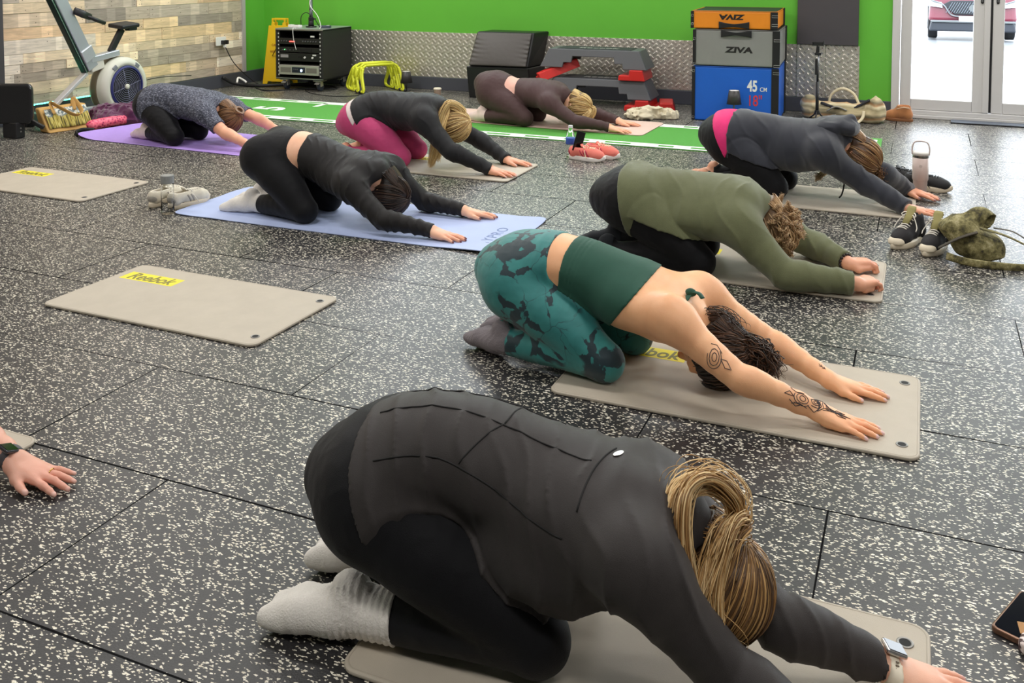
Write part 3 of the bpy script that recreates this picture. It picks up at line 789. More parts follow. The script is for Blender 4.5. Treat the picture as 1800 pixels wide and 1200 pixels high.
    def finish(s, hide=None, nail=None):
        body = s.body
        if hide is not None: body = np.maximum(body, hide)
        pos, f = s.fd.surface(body, 2)
        col = np.tile(np.array(s.skin), (len(pos), 1))
        for sd in 'RL':
            nlz = s.arms[sd]['nails']; wr = s.arms[sd]['wr']
            tips = np.array([n[0] for n in nlz])
            dd = np.linalg.norm(pos - (wr + unit(np.r_[math.cos(s.arms[sd]['ang']), math.sin(s.arms[sd]['ang']), 0]) * 0.12), axis=1)
            k = np.clip(1 - dd / 0.10, 0, 1)[:, None]; col = col * (1 - k) + col * np.array([1.0, 0.86, 0.84]) * k
            if nail is not None:
                for p, d in nlz:
                    m = (np.linalg.norm(pos - p, axis=1) < 0.0085 * s.sc); col[m] = nail
        k = np.clip(1 - np.linalg.norm(pos - s.hp(0, 0.10, -0.07), axis=1) / 0.022, 0, 1)[:, None]
        col = col * (1 - k) + np.array(srgb(186, 96, 88)) * k
        s.bodyobj = np_mesh('body', pos, f, skin_mat('tone', s.skin), s.root, col=col)
        s.bpos, s.bf = pos, f
        return s
    def folds(s, amp, lam, seed=0, direction=None, stretch=(1, 1, 1)):
        P = s.fd.P; q = P * np.array(stretch, F32)
        out = np.zeros(P.shape[:2], F32)
        n1 = vnoise(q / (lam * 2.2) + seed); n2 = vnoise(q / lam + seed + 7.3)
        if direction is not None:
            d = unit(direction).astype(F32)
            ph = (P @ d) / lam * 2 * PI + n1 * 5.0
            r = 1 - np.abs(np.sin(ph * 0.5)); out = (r * r - 0.33) * (0.5 + 0.5 * n2)
        else:
            r = 1 - np.abs(n2); out = (r * r * r - 0.5) * 0.8 + 0.5 * n1
        return out * amp
    def garment(s, name, field, t, mat, disp=None, near=0.012, smooth=2, label=None, body=None):
        """cloth lying t above the body where the given limb fields lie close"""
        b_ = s.body if body is None else body
        f = np.maximum(np.minimum(b_, field) - t, field - t - near)
        if disp is not None: f = f - disp
        r = s.fd.surface(f, smooth)
        if r is None: return None
        o = np_mesh(name, r[0], r[1], mat, s.root)
        if label: o['label'] = label
        return o
    def plane(s, t, keep_above=True, tilt=0.0, side=0.0):
        """cut across the spine at t; keep the head side (True) or the hip side"""
        n = s.tang(t) + s.nrm(t) * tilt + s.Lat() * side; p = s.sp(t)
        return half(p, -n if keep_above else n)
    def Lat(s): return unit(s.J['shL'] - s.J['shR'])
    def legfield(s, cuff=0.97, waist=0.7, tilt=0.0):
        out = None
        for sd in 'RL':
            l = s.legs[sd]; c = l['kn'] + (l['an'] - l['kn']) * cuff
            fcalf = np.maximum(s.clf[sd], half(c, l['sh'])(s.fd.P))
            g = smin(s.lim[sd], fcalf, 0.012)
            out = g if out is None else np.minimum(out, g)
        return smin(out, np.maximum(s.trk, s.plane(waist, False, tilt)(s.fd.P)), 0.03)
    def armfield(s, cuff=0.95, hem=0.7, neck=2.95, tilt=0.0, ntilt=0.0, upper=False, trk=None):
        out = s.trk if trk is None else trk
        out = np.maximum(out, s.plane(hem, True, tilt)(s.fd.P))
        out = np.maximum(smin(out, s.nck, 0.03) if neck > 3 else out, s.plane(neck, False, ntilt)(s.fd.P))
        for sd in 'RL':
            a = s.arms[sd]
            if upper: c = a['sh'] + (a['el'] - a['sh']) * cuff; n = unit(a['el'] - a['sh'])
            else: c = a['el'] + (a['wr'] - a['el']) * cuff; n = a['fa']
            out = smin(out, np.maximum(s.arm[sd], half(c, n)(s.fd.P)), 0.045)
        return out
    def drape(s, up, frac, hem):
        out = None
        for sd in 'RL':
            hp_, kn = s.J['hip' + sd], s.J['kne' + sd]; ax = unit(kn - hp_); n = unit(np.array([0, 0, 1.0]) - ax * ax[2])
            A_ = hp_ + n * up - ax * 0.02; B_ = hp_ + (kn - hp_) * frac + n * 0.10; dl = unit(B_ - A_); n2 = unit(n - dl * (n @ dl)); f = np.maximum(s.lim[sd], -half(A_, n2)(s.fd.P)); f = np.maximum(f, s.plane(hem, True)(s.fd.P))
            out = f if out is None else np.minimum(out, f)
        return out
    def band(s, t0, t1, tilt0=0.0, tilt1=0.0):
        o = np.maximum(np.maximum(s.trk, s.plane(t0, True, tilt0)(s.fd.P)), s.plane(t1, False, tilt1)(s.fd.P))
        return np.maximum(o, (s.trk - np.minimum(s.lim['R'], s.lim['L'])) * 1.0 + 0.012)
    def socks(s, mat, top=0.82, t=0.003, sides='RL', name='sock', disp=None):
        for sd in sides:
            l = s.legs[sd]; c = l['kn'] + (l['an'] - l['kn']) * top
            f = np.minimum(s.ft[sd], np.maximum(s.clf[sd], -half(c, l['sh'])(s.fd.P)))
            f = np.maximum(np.minimum(f, s.body) - t, f - t - 0.006)
            f = np.maximum(f, -half(c, l['sh'])(s.fd.P)) if top < 1 else f
            if disp is not None: f = f - disp
            r = s.fd.surface(f, 1)
            if r: np_mesh(name, r[0], r[1], mat, s.root)
    # hair ---------------------------------------------------------
    def cap(s, cols, gather, n=260, rad=0.0026, th=0.012, line=0.035, seed=1, wave=0.0, extra=None, K=14, lift=0.006, low=-0.085, nape_share=0.5):
        """scalp shell plus strands running from the hairline to the gather point (head coordinates)"""
        S = s.sc; rng = np.random.default_rng(seed)
        E = Ell(s.hp(0, -0.010, 0.018), np.array([0.079 + th * 0.7, 0.098 + th * 0.7, 0.092 + th * 0.7]) * S, s.Rm)
        nape = (Seg(s.hp(0, -0.060, -0.02), s.hp(0, -0.060, -0.085), 0.048 * S, 0.044 * S), 0.03)
        pk = [(E, 0), nape]
        lo = s.H - 0.16; hi = s.H + 0.16
        fd = Field(pk, max(0.004, s.h * 0.9), lo, hi, 0.02, 0.02); D = fd.eval(pk)
        q = (fd.P - s.H.astype(F32)) @ s.Rm.astype(F32) / S
        x, fy, u = q[..., 0], q[..., 1], q[..., 2]
        # face opening: in front of the hairline
        D = np.maximum(D, fy - (line + 0.5 * np.maximum(u - 0.02, 0) + 0.012 * vnoise(q * 60)) )
        D = np.maximum(D, low - u - 0.6 * np.minimum(fy + 0.03, 0.0) * 0.0)
        D = D - 0.002 * vnoise(q * np.array([90, 25, 25], F32))
        r = fd.surface(D, 1)
        cols = np.array(cols); dark = cols.min(0) * 0.55
        V = [r[0]]; Fs = [r[1]]; Cs = [np.tile(dark, (len(r[0]), 1))]; o = len(r[0])
        g = np.array(gather, float); gd = unit(g / np.array([0.079, 0.098, 0.092]))
        ctr = np.array([0, -0.010, 0.018]); rad3 = np.array([0.081, 0.100, 0.094]) + th * 0.6
        st = []
        while len(st) < n:
            d = unit(rng.normal(size=3)); p = ctr + d * rad3
            if p[1] > line + 0.5 * max(p[2] - 0.02, 0) + 0.012 or p[2] < low + 0.0 and p[1] > -0.02: continue
            if p[2] < low - 0.015: continue
            st.append(d)
        st = np.array(st)
        tt = np.linspace(0, 1, K)
        dots = np.clip(st @ gd, -0.999, 0.999); om = np.arccos(dots)
        sw = lambda w: np.sin(w)
        dirs = (sw((1 - tt)[None] * om[:, None])[..., None] * st[:, None] + sw(tt[None] * om[:, None])[..., None] * gd) / np.sin(om)[:, None, None]
        jit = rng.normal(size=(n, 1, 3)) * 0.02 * np.sin(tt * PI)[None, :, None]
        dirs = dirs + jit
        dirs /= np.linalg.norm(dirs, axis=2, keepdims=True)
        lf = rng.random((n, 1, 1)) * lift / 0.09 + 0.0
        P = ctr + dirs * rad3 * (1.0 + lf * np.sin(tt * PI)[None, :, None])
        if wave:
            ph = rng.random((n, 1)) * 6.28
            P = P + rng.normal(size=(n, 1, 3)) * wave * np.sin(tt[None] * 14 + ph)[..., None]
        P = s.H + (P * S) @ s.Rm.T
        nn = int(max(30, n * nape_share)); x0 = rng.uniform(-0.0495, 0.0495, nn); p0 = np.stack([x0, -0.060 - np.sqrt(np.maximum(0.050 ** 2 - x0 ** 2, 0)), low - 0.004 + 0.014 * rng.random(nn)], 1)
        pm = np.stack([x0 * 1.25, np.full(nn, -0.116) - 0.006 * rng.random(nn), np.full(nn, (g[2] - 0.07) * 0.5)], 1); gg = g * 1.04
        t_ = tt[None, :, None]; PN = (1 - t_) ** 2 * p0[:, None] + 2 * t_ * (1 - t_) * pm[:, None] + t_ ** 2 * gg
        PN = s.H + (PN * S) @ s.Rm.T; P = np.concatenate([P, PN]); n = n + nn
        ci = rng.random(n)[:, None] ** 1.0; C = cols[rng.integers(0, len(cols), n)] * (0.8 + 0.4 * ci)
        v, f, c = strands(P, rad * S * (0.7 + 0.6 * rng.random(n)), C)
        V.append(v); Fs.append(f + o); Cs.append(c); o += len(v)
        for (v, f, c) in (extra or []):
            V.append(v); Fs.append(f + o); Cs.append(c); o += len(v)
        return np_mesh('hair', np.concatenate(V), np.concatenate(Fs), hair_mat(), s.root, col=np.concatenate(Cs))
    def lock(s, ctrl, n, r0, r1, cols, seed=2, rad=0.0024, K=24, wave=0.003, loc=True, curl=0.0):
        """a tail of hair along control points; ctrl in the person's own frame (or head coordinates)"""
        rng = np.random.default_rng(seed); cols = np.array(cols)
        C = [np.array(c, float) for c in ctrl]
        if loc: C = [s.H + s.Rm @ (c * s.sc) for c in C]
        path = np.array(crom(C, 8)); tt = np.linspace(0, 1, K)
        src = np.linspace(0, 1, len(path)); path = np.stack([np.interp(tt, src, path[:, i]) for i in range(3)], 1)
        off = rng.normal(size=(n, 3)); off /= np.linalg.norm(off, axis=1, keepdims=True); off *= rng.random((n, 1)) ** 0.45
        rr = np.interp(tt, [0, 0.12, 0.5, 1], [r0 * 0.5, r0, (r0 + r1) / 2, r1])
        P = path[None] + off[:, None] * rr[None, :, None]
        ph = rng.random((n, 1)) * 6.28; amp = rng.normal(size=(n, 1, 3)) * wave
        P = P + amp * np.sin(tt[None] * 9 + ph)[..., None] * tt[None, :, None]
        if curl:
            a = tt[None] * 40 + ph
            e1 = rng.normal(size=(n, 1, 3)); e2 = rng.normal(size=(n, 1, 3)); e1 /= np.linalg.norm(e1, axis=2, keepdims=True); e2 /= np.linalg.norm(e2, axis=2, keepdims=True)
            P = P + curl * (np.cos(a)[..., None] * e1 + np.sin(a)[..., None] * e2)
        P[..., 2] = np.maximum(P[..., 2], s.zmat + 0.004)
        L = 0.75 + 0.25 * rng.random((n, 1, 1))
        C2 = cols[rng.integers(0, len(cols), n)] * (0.8 + 0.4 * rng.random((n, 1)))
        return strands(P, rad * (0.7 + 0.6 * rng.random(n)), C2)
JOINTS = {
  'teal': ((-0.914, 2.907), -0.063, 0.936, dict(
     pel=(-0.3, 0.001, 0.28), lum=(-0.129, -0.01, 0.309), tho=(0.095, -0.001, 0.243), nek=(0.266, -0.002, 0.194), hed=(0.344, 0.007, 0.082), hipR=(-0.283, -0.074, 0.229), hipL=(-0.278, 0.091, 0.252), kneR=(0.037, -0.132, 0.066), kneL=(0.045, 0.112, 0.065), ankR=(-0.314, -0.11, 0.055), ankL=(-0.31, 0.109, 0.055), toeR=(-0.473, -0.041, 0.025), toeL=(-0.478, 0.058, 0.025), shR=(0.255, -0.156, 0.253), shL=(0.258, 0.157, 0.228), elR=(0.475, -0.199, 0.125), elL=(0.479, 0.211, 0.082), wrR=(0.675, -0.127, 0.045), wrL=(0.668, 0.101, 0.045), tipR=(0.844, -0.122, 0.014), tipL=(0.828, 0.139, 0.012))),
  'front': ((-0.682, 1.630), 0.054, 0.932, dict(
     pel=(-0.281, -0.001, 0.3), lum=(-0.115, -0.007, 0.355), tho=(0.111, 0.0, 0.301), nek=(0.296, 0.003, 0.312), hed=(0.393, 0.001, 0.196), hipR=(-0.254, -0.081, 0.259), hipL=(-0.266, 0.086, 0.271), kneR=(0.051, -0.074, 0.069), kneL=(0.034, 0.161, 0.065), ankR=(-0.297, -0.1, 0.053), ankL=(-0.317, 0.099, 0.055), toeR=(-0.478, -0.116, 0.025), toeL=(-0.493, 0.074, 0.025), shR=(0.254, -0.156, 0.309), shL=(0.254, 0.146, 0.229), elR=(0.407, -0.101, 0.109), elL=(0.49, 0.066, 0.124), wrR=(0.627, -0.153, 0.045), wrL=(0.672, 0.149, 0.042), tipR=(0.786, -0.187, 0.012), tipL=(0.823, 0.197, 0.012))),
  'blue': ((-2.814, 4.070), 0.079, 0.961, dict(
     pel=(-0.254, 0.002, 0.314), lum=(-0.071, -0.004, 0.319), tho=(0.149, 0.011, 0.235), nek=(0.328, -0.005, 0.252), hed=(0.41, 0.001, 0.129), hipR=(-0.299, -0.078, 0.293), hipL=(-0.301, 0.091, 0.312), kneR=(-0.006, -0.151, 0.067), kneL=(-0.011, 0.102, 0.065), ankR=(-0.353, -0.06, 0.054), ankL=(-0.375, 0.042, 0.058), toeR=(-0.526, -0.071, 0.023), toeL=(-0.546, 0.088, 0.025), shR=(0.247, -0.161, 0.217), shL=(0.307, 0.163, 0.24), elR=(0.466, -0.225, 0.077), elL=(0.474, 0.232, 0.056), wrR=(0.699, -0.202, 0.044), wrL=(0.706, 0.191, 0.044), tipR=(0.864, -0.211, 0.013), tipL=(0.871, 0.236, 0.014))),
  'pink': ((-3.110, 5.360), 0.055, 1.002, dict(
     pel=(-0.316, 0.001, 0.277), lum=(-0.144, -0.006, 0.347), tho=(0.095, -0.005, 0.335), nek=(0.295, 0.007, 0.361), hed=(0.415, -0.002, 0.264), hipR=(-0.262, -0.083, 0.264), hipL=(-0.271, 0.095, 0.272), kneR=(0.08, -0.124, 0.065), kneL=(0.07, 0.137, 0.066), ankR=(-0.303, -0.111, 0.055), ankL=(-0.31, 0.111, 0.055), toeR=(-0.491, -0.101, 0.025), toeL=(-0.497, 0.101, 0.025), shR=(0.265, -0.161, 0.32), shL=(0.23, 0.167, 0.276), elR=(0.474, -0.225, 0.146), elL=(0.474, 0.231, 0.139), wrR=(0.693, -0.161, 0.044), wrL=(0.685, 0.157, 0.043), tipR=(0.86, -0.175, 0.014), tipL=(0.853, 0.16, 0.011))),
  'brown': ((-2.896, 7.058), 0.004, 0.981, dict(
     pel=(-0.313, 0.001, 0.289), lum=(-0.132, 0.004, 0.255), tho=(0.095, -0.006, 0.249), nek=(0.294, -0.001, 0.241), hed=(0.429, -0.0, 0.164), hipR=(-0.303, -0.07, 0.223), hipL=(-0.295, 0.098, 0.261), kneR=(0.035, -0.154, 0.066), kneL=(0.044, 0.105, 0.065), ankR=(-0.333, -0.126, 0.056), ankL=(-0.328, 0.121, 0.055), toeR=(-0.496, -0.048, 0.024), toeL=(-0.502, 0.064, 0.025), shR=(0.245, -0.171, 0.201), shL=(0.237, 0.159, 0.19), elR=(0.487, -0.217, 0.075), elL=(0.485, 0.236, 0.074), wrR=(0.723, -0.16, 0.044), wrL=(0.703, 0.149, 0.046), tipR=(0.892, -0.167, 0.014), tipL=(0.872, 0.188, 0.013))),
  'purple': ((-4.893, 5.406), 0.079, 0.946, dict(
     pel=(-0.308, 0.005, 0.279), lum=(-0.147, -0.023, 0.305), tho=(0.082, 0.002, 0.273), nek=(0.277, 0.01, 0.261), hed=(0.395, -0.0, 0.17), hipR=(-0.275, -0.064, 0.233), hipL=(-0.274, 0.1, 0.258), kneR=(0.035, -0.178, 0.066), kneL=(0.051, 0.075, 0.065), ankR=(-0.296, -0.058, 0.055), ankL=(-0.307, 0.077, 0.055), toeR=(-0.453, 0.009, 0.021), toeL=(-0.475, 0.022, 0.025), shR=(0.247, -0.133, 0.241), shL=(0.249, 0.188, 0.232), elR=(0.467, -0.188, 0.115), elL=(0.494, 0.138, 0.175), wrR=(0.683, -0.215, 0.044), wrL=(0.646, 0.238, 0.051), tipR=(0.84, -0.188, 0.012), tipL=(0.804, 0.196, 0.012))),
  'navy': ((-0.756, 5.467), -0.030, 1.016, dict(
     pel=(-0.325, 0.004, 0.318), lum=(-0.137, -0.009, 0.331), tho=(0.124, -0.005, 0.296), nek=(0.358, -0.003, 0.337), hed=(0.481, 0.005, 0.248), hipR=(-0.283, -0.071, 0.274), hipL=(-0.294, 0.106, 0.294), kneR=(0.029, -0.137, 0.07), kneL=(0.04, 0.128, 0.065), ankR=(-0.354, -0.11, 0.055), ankL=(-0.345, 0.111, 0.055), toeR=(-0.543, -0.1, 0.025), toeL=(-0.536, 0.101, 0.025), shR=(0.282, -0.182, 0.291), shL=(0.295, 0.148, 0.25), elR=(0.483, -0.089, 0.127), elL=(0.565, 0.069, 0.154), wrR=(0.693, -0.2, 0.046), wrL=(0.683, 0.239, 0.039), tipR=(0.87, -0.168, 0.015), tipL=(0.85, 0.179, 0.011))),
  'olive': ((-0.923, 4.020), 0.086, 0.977, dict(
     pel=(-0.312, -0.0, 0.276), lum=(-0.133, -0.006, 0.29), tho=(0.107, 0.003, 0.268), nek=(0.307, -0.003, 0.283), hed=(0.406, 0.014, 0.189), hipR=(-0.252, -0.081, 0.26), hipL=(-0.269, 0.09, 0.268), kneR=(0.076, -0.139, 0.062), kneL=(0.065, 0.117, 0.065), ankR=(-0.296, -0.11, 0.055), ankL=(-0.306, 0.109, 0.055), toeR=(-0.48, -0.099, 0.025), toeL=(-0.489, 0.098, 0.025), shR=(0.237, -0.167, 0.237), shL=(0.27, 0.156, 0.208), elR=(0.434, -0.22, 0.063), elL=(0.503, 0.25, 0.07), wrR=(0.694, -0.191, 0.05), wrL=(0.66, 0.089, 0.047), tipR=(0.789, -0.067, 0.011), tipL=(0.813, 0.136, 0.012))),
}
# ------------------------------------------------------------------ cloth materials
def cloth(name, col, rough=0.75, weave=600, bump=0.25, sheen=0.06, var=0.05, spec=0.22):
    return M('cloth_' + name, col, rough, bump=bump, bscale=weave, sheen=sheen, var=var, vscale=30, spec=spec)
# small corrections to head, neck and hips after comparing with the photograph: (head back, head up, hips forward)
FIX = dict(teal=(0.0, 0.022, 0.0), front=(0.045, 0.0, 0.0), blue=(0.035, 0.015, 0.03), pink=(0.03, 0.0, 0.05), brown=(0.01, 0.0, 0.03), purple=(0.045, 0.012, 0.04), navy=(0.04, 0.0, 0.075), olive=(0.065, 0.0, 0.065))
for _k, (_d, _z, _h) in FIX.items():
    _J = JOINTS[_k][3]
    _J['hed'] = (_J['hed'][0] - _d, _J['hed'][1], _J['hed'][2] + _z); _J['nek'] = (_J['nek'][0] - _d * 0.5, _J['nek'][1], _J['nek'][2])
    for _n, _w in (('pel', 1.0), ('hipR', 1.0), ('hipL', 1.0), ('lum', 0.4)): _J[_n] = (_J[_n][0] + _h * _w, _J[_n][1], _J[_n][2])
JOINTS['front'][3].update(wrL=(0.655, 0.112, 0.042), tipL=(0.82, 0.128, 0.012), elL=(0.475, 0.045, 0.12))
c_black = cloth('black_jersey', srgb(30, 29, 30), 0.62)
c_black2 = cloth('black_legging', srgb(19, 19, 22), 0.65)
c_white = cloth('white_sock', srgb(236, 230, 222), 0.9, 300, 0.5)

def mk(key, label, **kw):
    pos, hd, sc, J = JOINTS[key]
    return Person(label, pos, hd, J, scale=sc, **kw)
# ------------------------------------------------------------------ the women
def along(s, sd, a='kn', b='an'):
    l = s.legs[sd]; ax = unit(l[b] - l[a]); return (s.fd.P - l[a].astype(F32)) @ ax.astype(F32)
def on(s, o, t, phi, up=0.0):
    """point on the surface of a garment, at spine position t and angle phi from the back line"""
    dg = bpy.context.evaluated_depsgraph_get()
    if not hasattr(s, 'bv'): s.bv = {}
    if o.name not in s.bv:
        me = o.data; s.bv[o.name] = BVHTree.FromPolygons([v.co for v in me.vertices], [tuple(p.vertices) for p in me.polygons])
    T = s.tang(t); Nn = s.nrm(t); Lt = np.cross(Nn, T); d = Nn * math.cos(phi) + Lt * math.sin(phi); c = s.sp(t)
    r = s.bv[o.name].ray_cast(Vector(c + d * 0.6), Vector(-d), 0.6)
    return (np.array(r[0]) + d * up) if r[0] is not None else c + d * 0.14
def seam(s, o, pts, name='seam', mat=None, r=0.0017, n=8):
    P = [on(s, o, t, ph, 0.0003) for t, ph in pts]
    # densify on the surface
    Q = []
    for i in range(len(pts) - 1):
        for k in range(n):
            u = k / n; Q.append(on(s, o, pts[i][0] * (1 - u) + pts[i + 1][0] * u, pts[i][1] * (1 - u) + pts[i + 1][1] * u, 0.0004))
    Q.append(P[-1])
    b = MB(); b.sm = True; b.tube(Q, r, 6); return b.build(name, mat, o)
def wristband(s, sd, frac, w, t, mat, name, ov=1.0, parent=None):
    a = s.arms[sd]; ax = a['fa']; c = a['el'] + (a['wr'] - a['el']) * frac
    d = np.abs((s.fd.P - c.astype(F32)) @ ax.astype(F32)) - w / 2
    near = np.linalg.norm(s.fd.P - c.astype(F32), axis=2) - 0.07
    f = np.maximum(np.maximum(np.minimum(s.arm[sd], s.hnd[sd]) - t, d), near)
    r = s.fd.surface(f, 1)
    return np_mesh(name, r[0], r[1], mat, s.root) if r else None

HAIR = dict(blonde=[srgb(240, 208, 154), srgb(190, 150, 96), srgb(150, 112, 68), srgb(116, 86, 54)],
            pale=[srgb(232, 206, 150), srgb(216, 184, 122), srgb(184, 148, 94)],
            dark=[srgb(52, 38, 30), srgb(36, 27, 22), srgb(70, 50, 38)],
            brown=[srgb(124, 88, 56), srgb(98, 68, 44), srgb(150, 110, 72)],
            curly=[srgb(190, 156, 116), srgb(160, 126, 90), srgb(214, 184, 142)])
SK1, SK2, SK3 = srgb(232, 172, 140), srgb(240, 188, 156), srgb(234, 182, 154)

# --- nearest woman, black jacket and leggings
FR_X = (Ell((0.10, -0.02, 0.235), (0.17, 0.135, 0.095)), Ell((0.20, -0.06, 0.165), (0.10, 0.05, 0.075)))
def front_woman():
    s = mk('front', 'woman with blonde ponytail in black jacket and leggings, white socks, nearest the camera', h=0.0045, skin=SK3, girth=0.98, hip=0.97, extra=FR_X, face=dict(U=(0.70, 0.0, -0.71)))
    s.garment('leggings', s.legfield(0.80, 0.75), 0.004, c_black2, disp=s.folds(0.0015, 0.03, 3))
    # jacket: loose front hanging under the ribs
    tk = smin(s.trk, FR_X[0](s.fd.P), 0.04)
    tk = smin(tk, FR_X[1](s.fd.P), 0.05)
    c_jac = cloth('black_jacket', srgb(60, 56, 55), 0.55, 800, 0.2, var=0.06)
    jk = s.garment('jacket', s.armfield(0.80, 0.30, 3.35, trk=tk), 0.009, c_jac, disp=s.folds(0.0085, 0.06, 1, (0.85, 0.25, 0.25)), body=np.minimum(s.body, tk))
    st = M('dark_stitching', srgb(27, 26, 26), 0.8)
    seam(s, jk, [(0.36, -0.45), (1.0, -0.42), (1.7, -0.5), (2.3, -0.55)], mat=st); seam(s, jk, [(0.36, 0.45), (1.0, 0.42), (1.7, 0.5)], mat=st)
    seam(s, jk, [(1.15, -1.3), (1.32, -0.42)], mat=st); seam(s, jk, [(1.32, -0.42), (1.35, 0.42)], mat=st)
    seam(s, jk, [(0.45, -1.25), (1.0, -1.3), (1.6, -1.45), (2.1, -1.5)], mat=st); seam(s, jk, [(2.25, -1.25), (2.35, -0.7), (2.5, 0.0)], mat=st)
    p = on(s, jk, 2.55, -0.22, 0.001); nn = s.nrm(2.55)
    e = MB(); e.lathe([(0.009, 0), (0.010, 0.0006), (0.009, 0.0012)], (0, 0, 0), 20)
    eo = e.build('emblem', M('silver_print', srgb(206, 204, 198), 0.3, 0.6), jk); eo.location = p; eo.rotation_euler = Vector(nn).to_track_quat('Z', 'Y').to_euler(); eo.scale = (1.25, 0.85, 1)
    # white scrunched socks
    al = {sd: along(s, sd) for sd in 'RL'}
    a = np.where(s.clf['R'] < s.clf['L'], al['R'], al['L']); an = np.where(np.minimum(s.clf['R'], s.clf['L']) < np.minimum(s.ft['R'], s.ft['L']) + 0.03, 1, 0.25)
    s.socks(c_white, 0.76, 0.0075, disp=0.0022 * an * np.sin(a / 0.0022 + 1.5 * vnoise(s.fd.P / 0.05)))
    s.finish(nail=srgb(226, 176, 168))
    H = HAIR['blonde']
    rg = np.random.default_rng(11); tail = []
    A = [(0, -0.100, -0.03), (0.0, -0.150, -0.075), (-0.025, -0.150, -0.145), (-0.065, -0.110, -0.165), (-0.098, -0.050, -0.110), (-0.102, 0.015, -0.01), (-0.102, 0.03, 0.075)]
    B = [(0, -0.100, -0.03), (-0.015, -0.135, -0.045), (-0.055, -0.110, -0.055), (-0.095, -0.035, -0.015), (-0.108, 0.02, 0.045), (-0.098, 0.04, 0.10)]
    for j in range(9):
        base = np.array(A if j < 5 else B); n_ = len(base); off = rg.normal(size=3) * 0.012; of2 = rg.normal(size=3) * 0.010
        w_ = np.linspace(0, 1, n_)[:, None]; c_ = base + off * np.sin(w_ * PI * 0.8) + of2 * w_
        cs = [H[0], H[0], H[1]] if j % 3 == 0 else [H[0], H[1], H[2]] if j % 3 == 1 else [H[1], H[2], H[3]]
        tail.append(s.lock(c_, 120, 0.013, 0.009, cs, 30 + j, 0.0016, wave=0.005, K=30))
    tail.append(s.lock(np.array(A) * 1.04, 60, 0.03, 0.03, H[:2], 50, 0.0008, wave=0.016, K=30)); tail.append(s.lock(np.array(B) * 1.03, 50, 0.03, 0.03, H[:2], 51, 0.0008, wave=0.016, K=30))
    tail.append(s.lock([(-0.05, 0.06, -0.02), (-0.07, 0.10, -0.07), (-0.06, 0.14, -0.12), (-0.05, 0.15, -0.17)], 90, 0.014, 0.012, H, 8, 0.0014, wave=0.008))
    s.cap([H[1], H[2], H[3], H[3], srgb(84, 62, 44)], (0.0, -0.098, -0.03), 1300, 0.0016, 0.013, 0.05, 3, extra=tail, nape_share=0.10, K=18)
    k = MB(); k.sm = True; k.lathe([(0.018, -0.008), (0.023, -0.004), (0.023, 0.004), (0.018, 0.008)], (0, 0, 0), 20)
    ko = k.build('hair_tie', M('dark_hair_tie', srgb(34, 26, 22), 0.7), s.root); ko.location = s.hp(0, -0.108, -0.032); ko.rotation_euler = Vector(s.Rm @ np.array([0, -0.9, 0.1])).to_track_quat('Z', 'Y').to_euler()
    # watch
    cream = M('cream_strap', srgb(238, 228, 206), 0.5)
    wb = wristband(s, 'L', 1.0, 0.022, 0.0035, cream, 'watch_strap')
    a = s.arms['L']; x = Vector(a['fa']); up = Vector((0, 0, 1)); up = (up - x * up.dot(x)).normalized(); y = x.cross(up)
    Rw = Matrix((x, y, up)).transposed()
    if wb:
        c = Vector(a['wr']) + up * 0.033
        w = MB().box((0, 0, 0), (0.040, 0.034, 0.009)).build('watch_case', M('silver_case', srgb(200, 198, 196), 0.2, 0.9), wb, bevel=0.004)
        w.location = c; w.rotation_euler = Rw.to_euler()
        w2 = MB().box((0, 0, 0.0049), (0.034, 0.028, 0.001)).build('watch_screen', M('black_screen', srgb(10, 10, 12), 0.08), wb); w2.location = c; w2.rotation_euler = Rw.to_euler()
        hb = MB()
        for q in range(6):
            ang = 0.75 + q * 0.16; hb.box((0, -math.sin(ang) * 0.0335, math.cos(ang) * 0.0335), (0.006, 0.0022, 0.0022), (ang, 0, 0))
        h = hb.build('strap_holes', M('strap_hole', srgb(120, 108, 92), 0.7), wb); h.location = a['wr']; h.rotation_euler = Rw.to_euler()


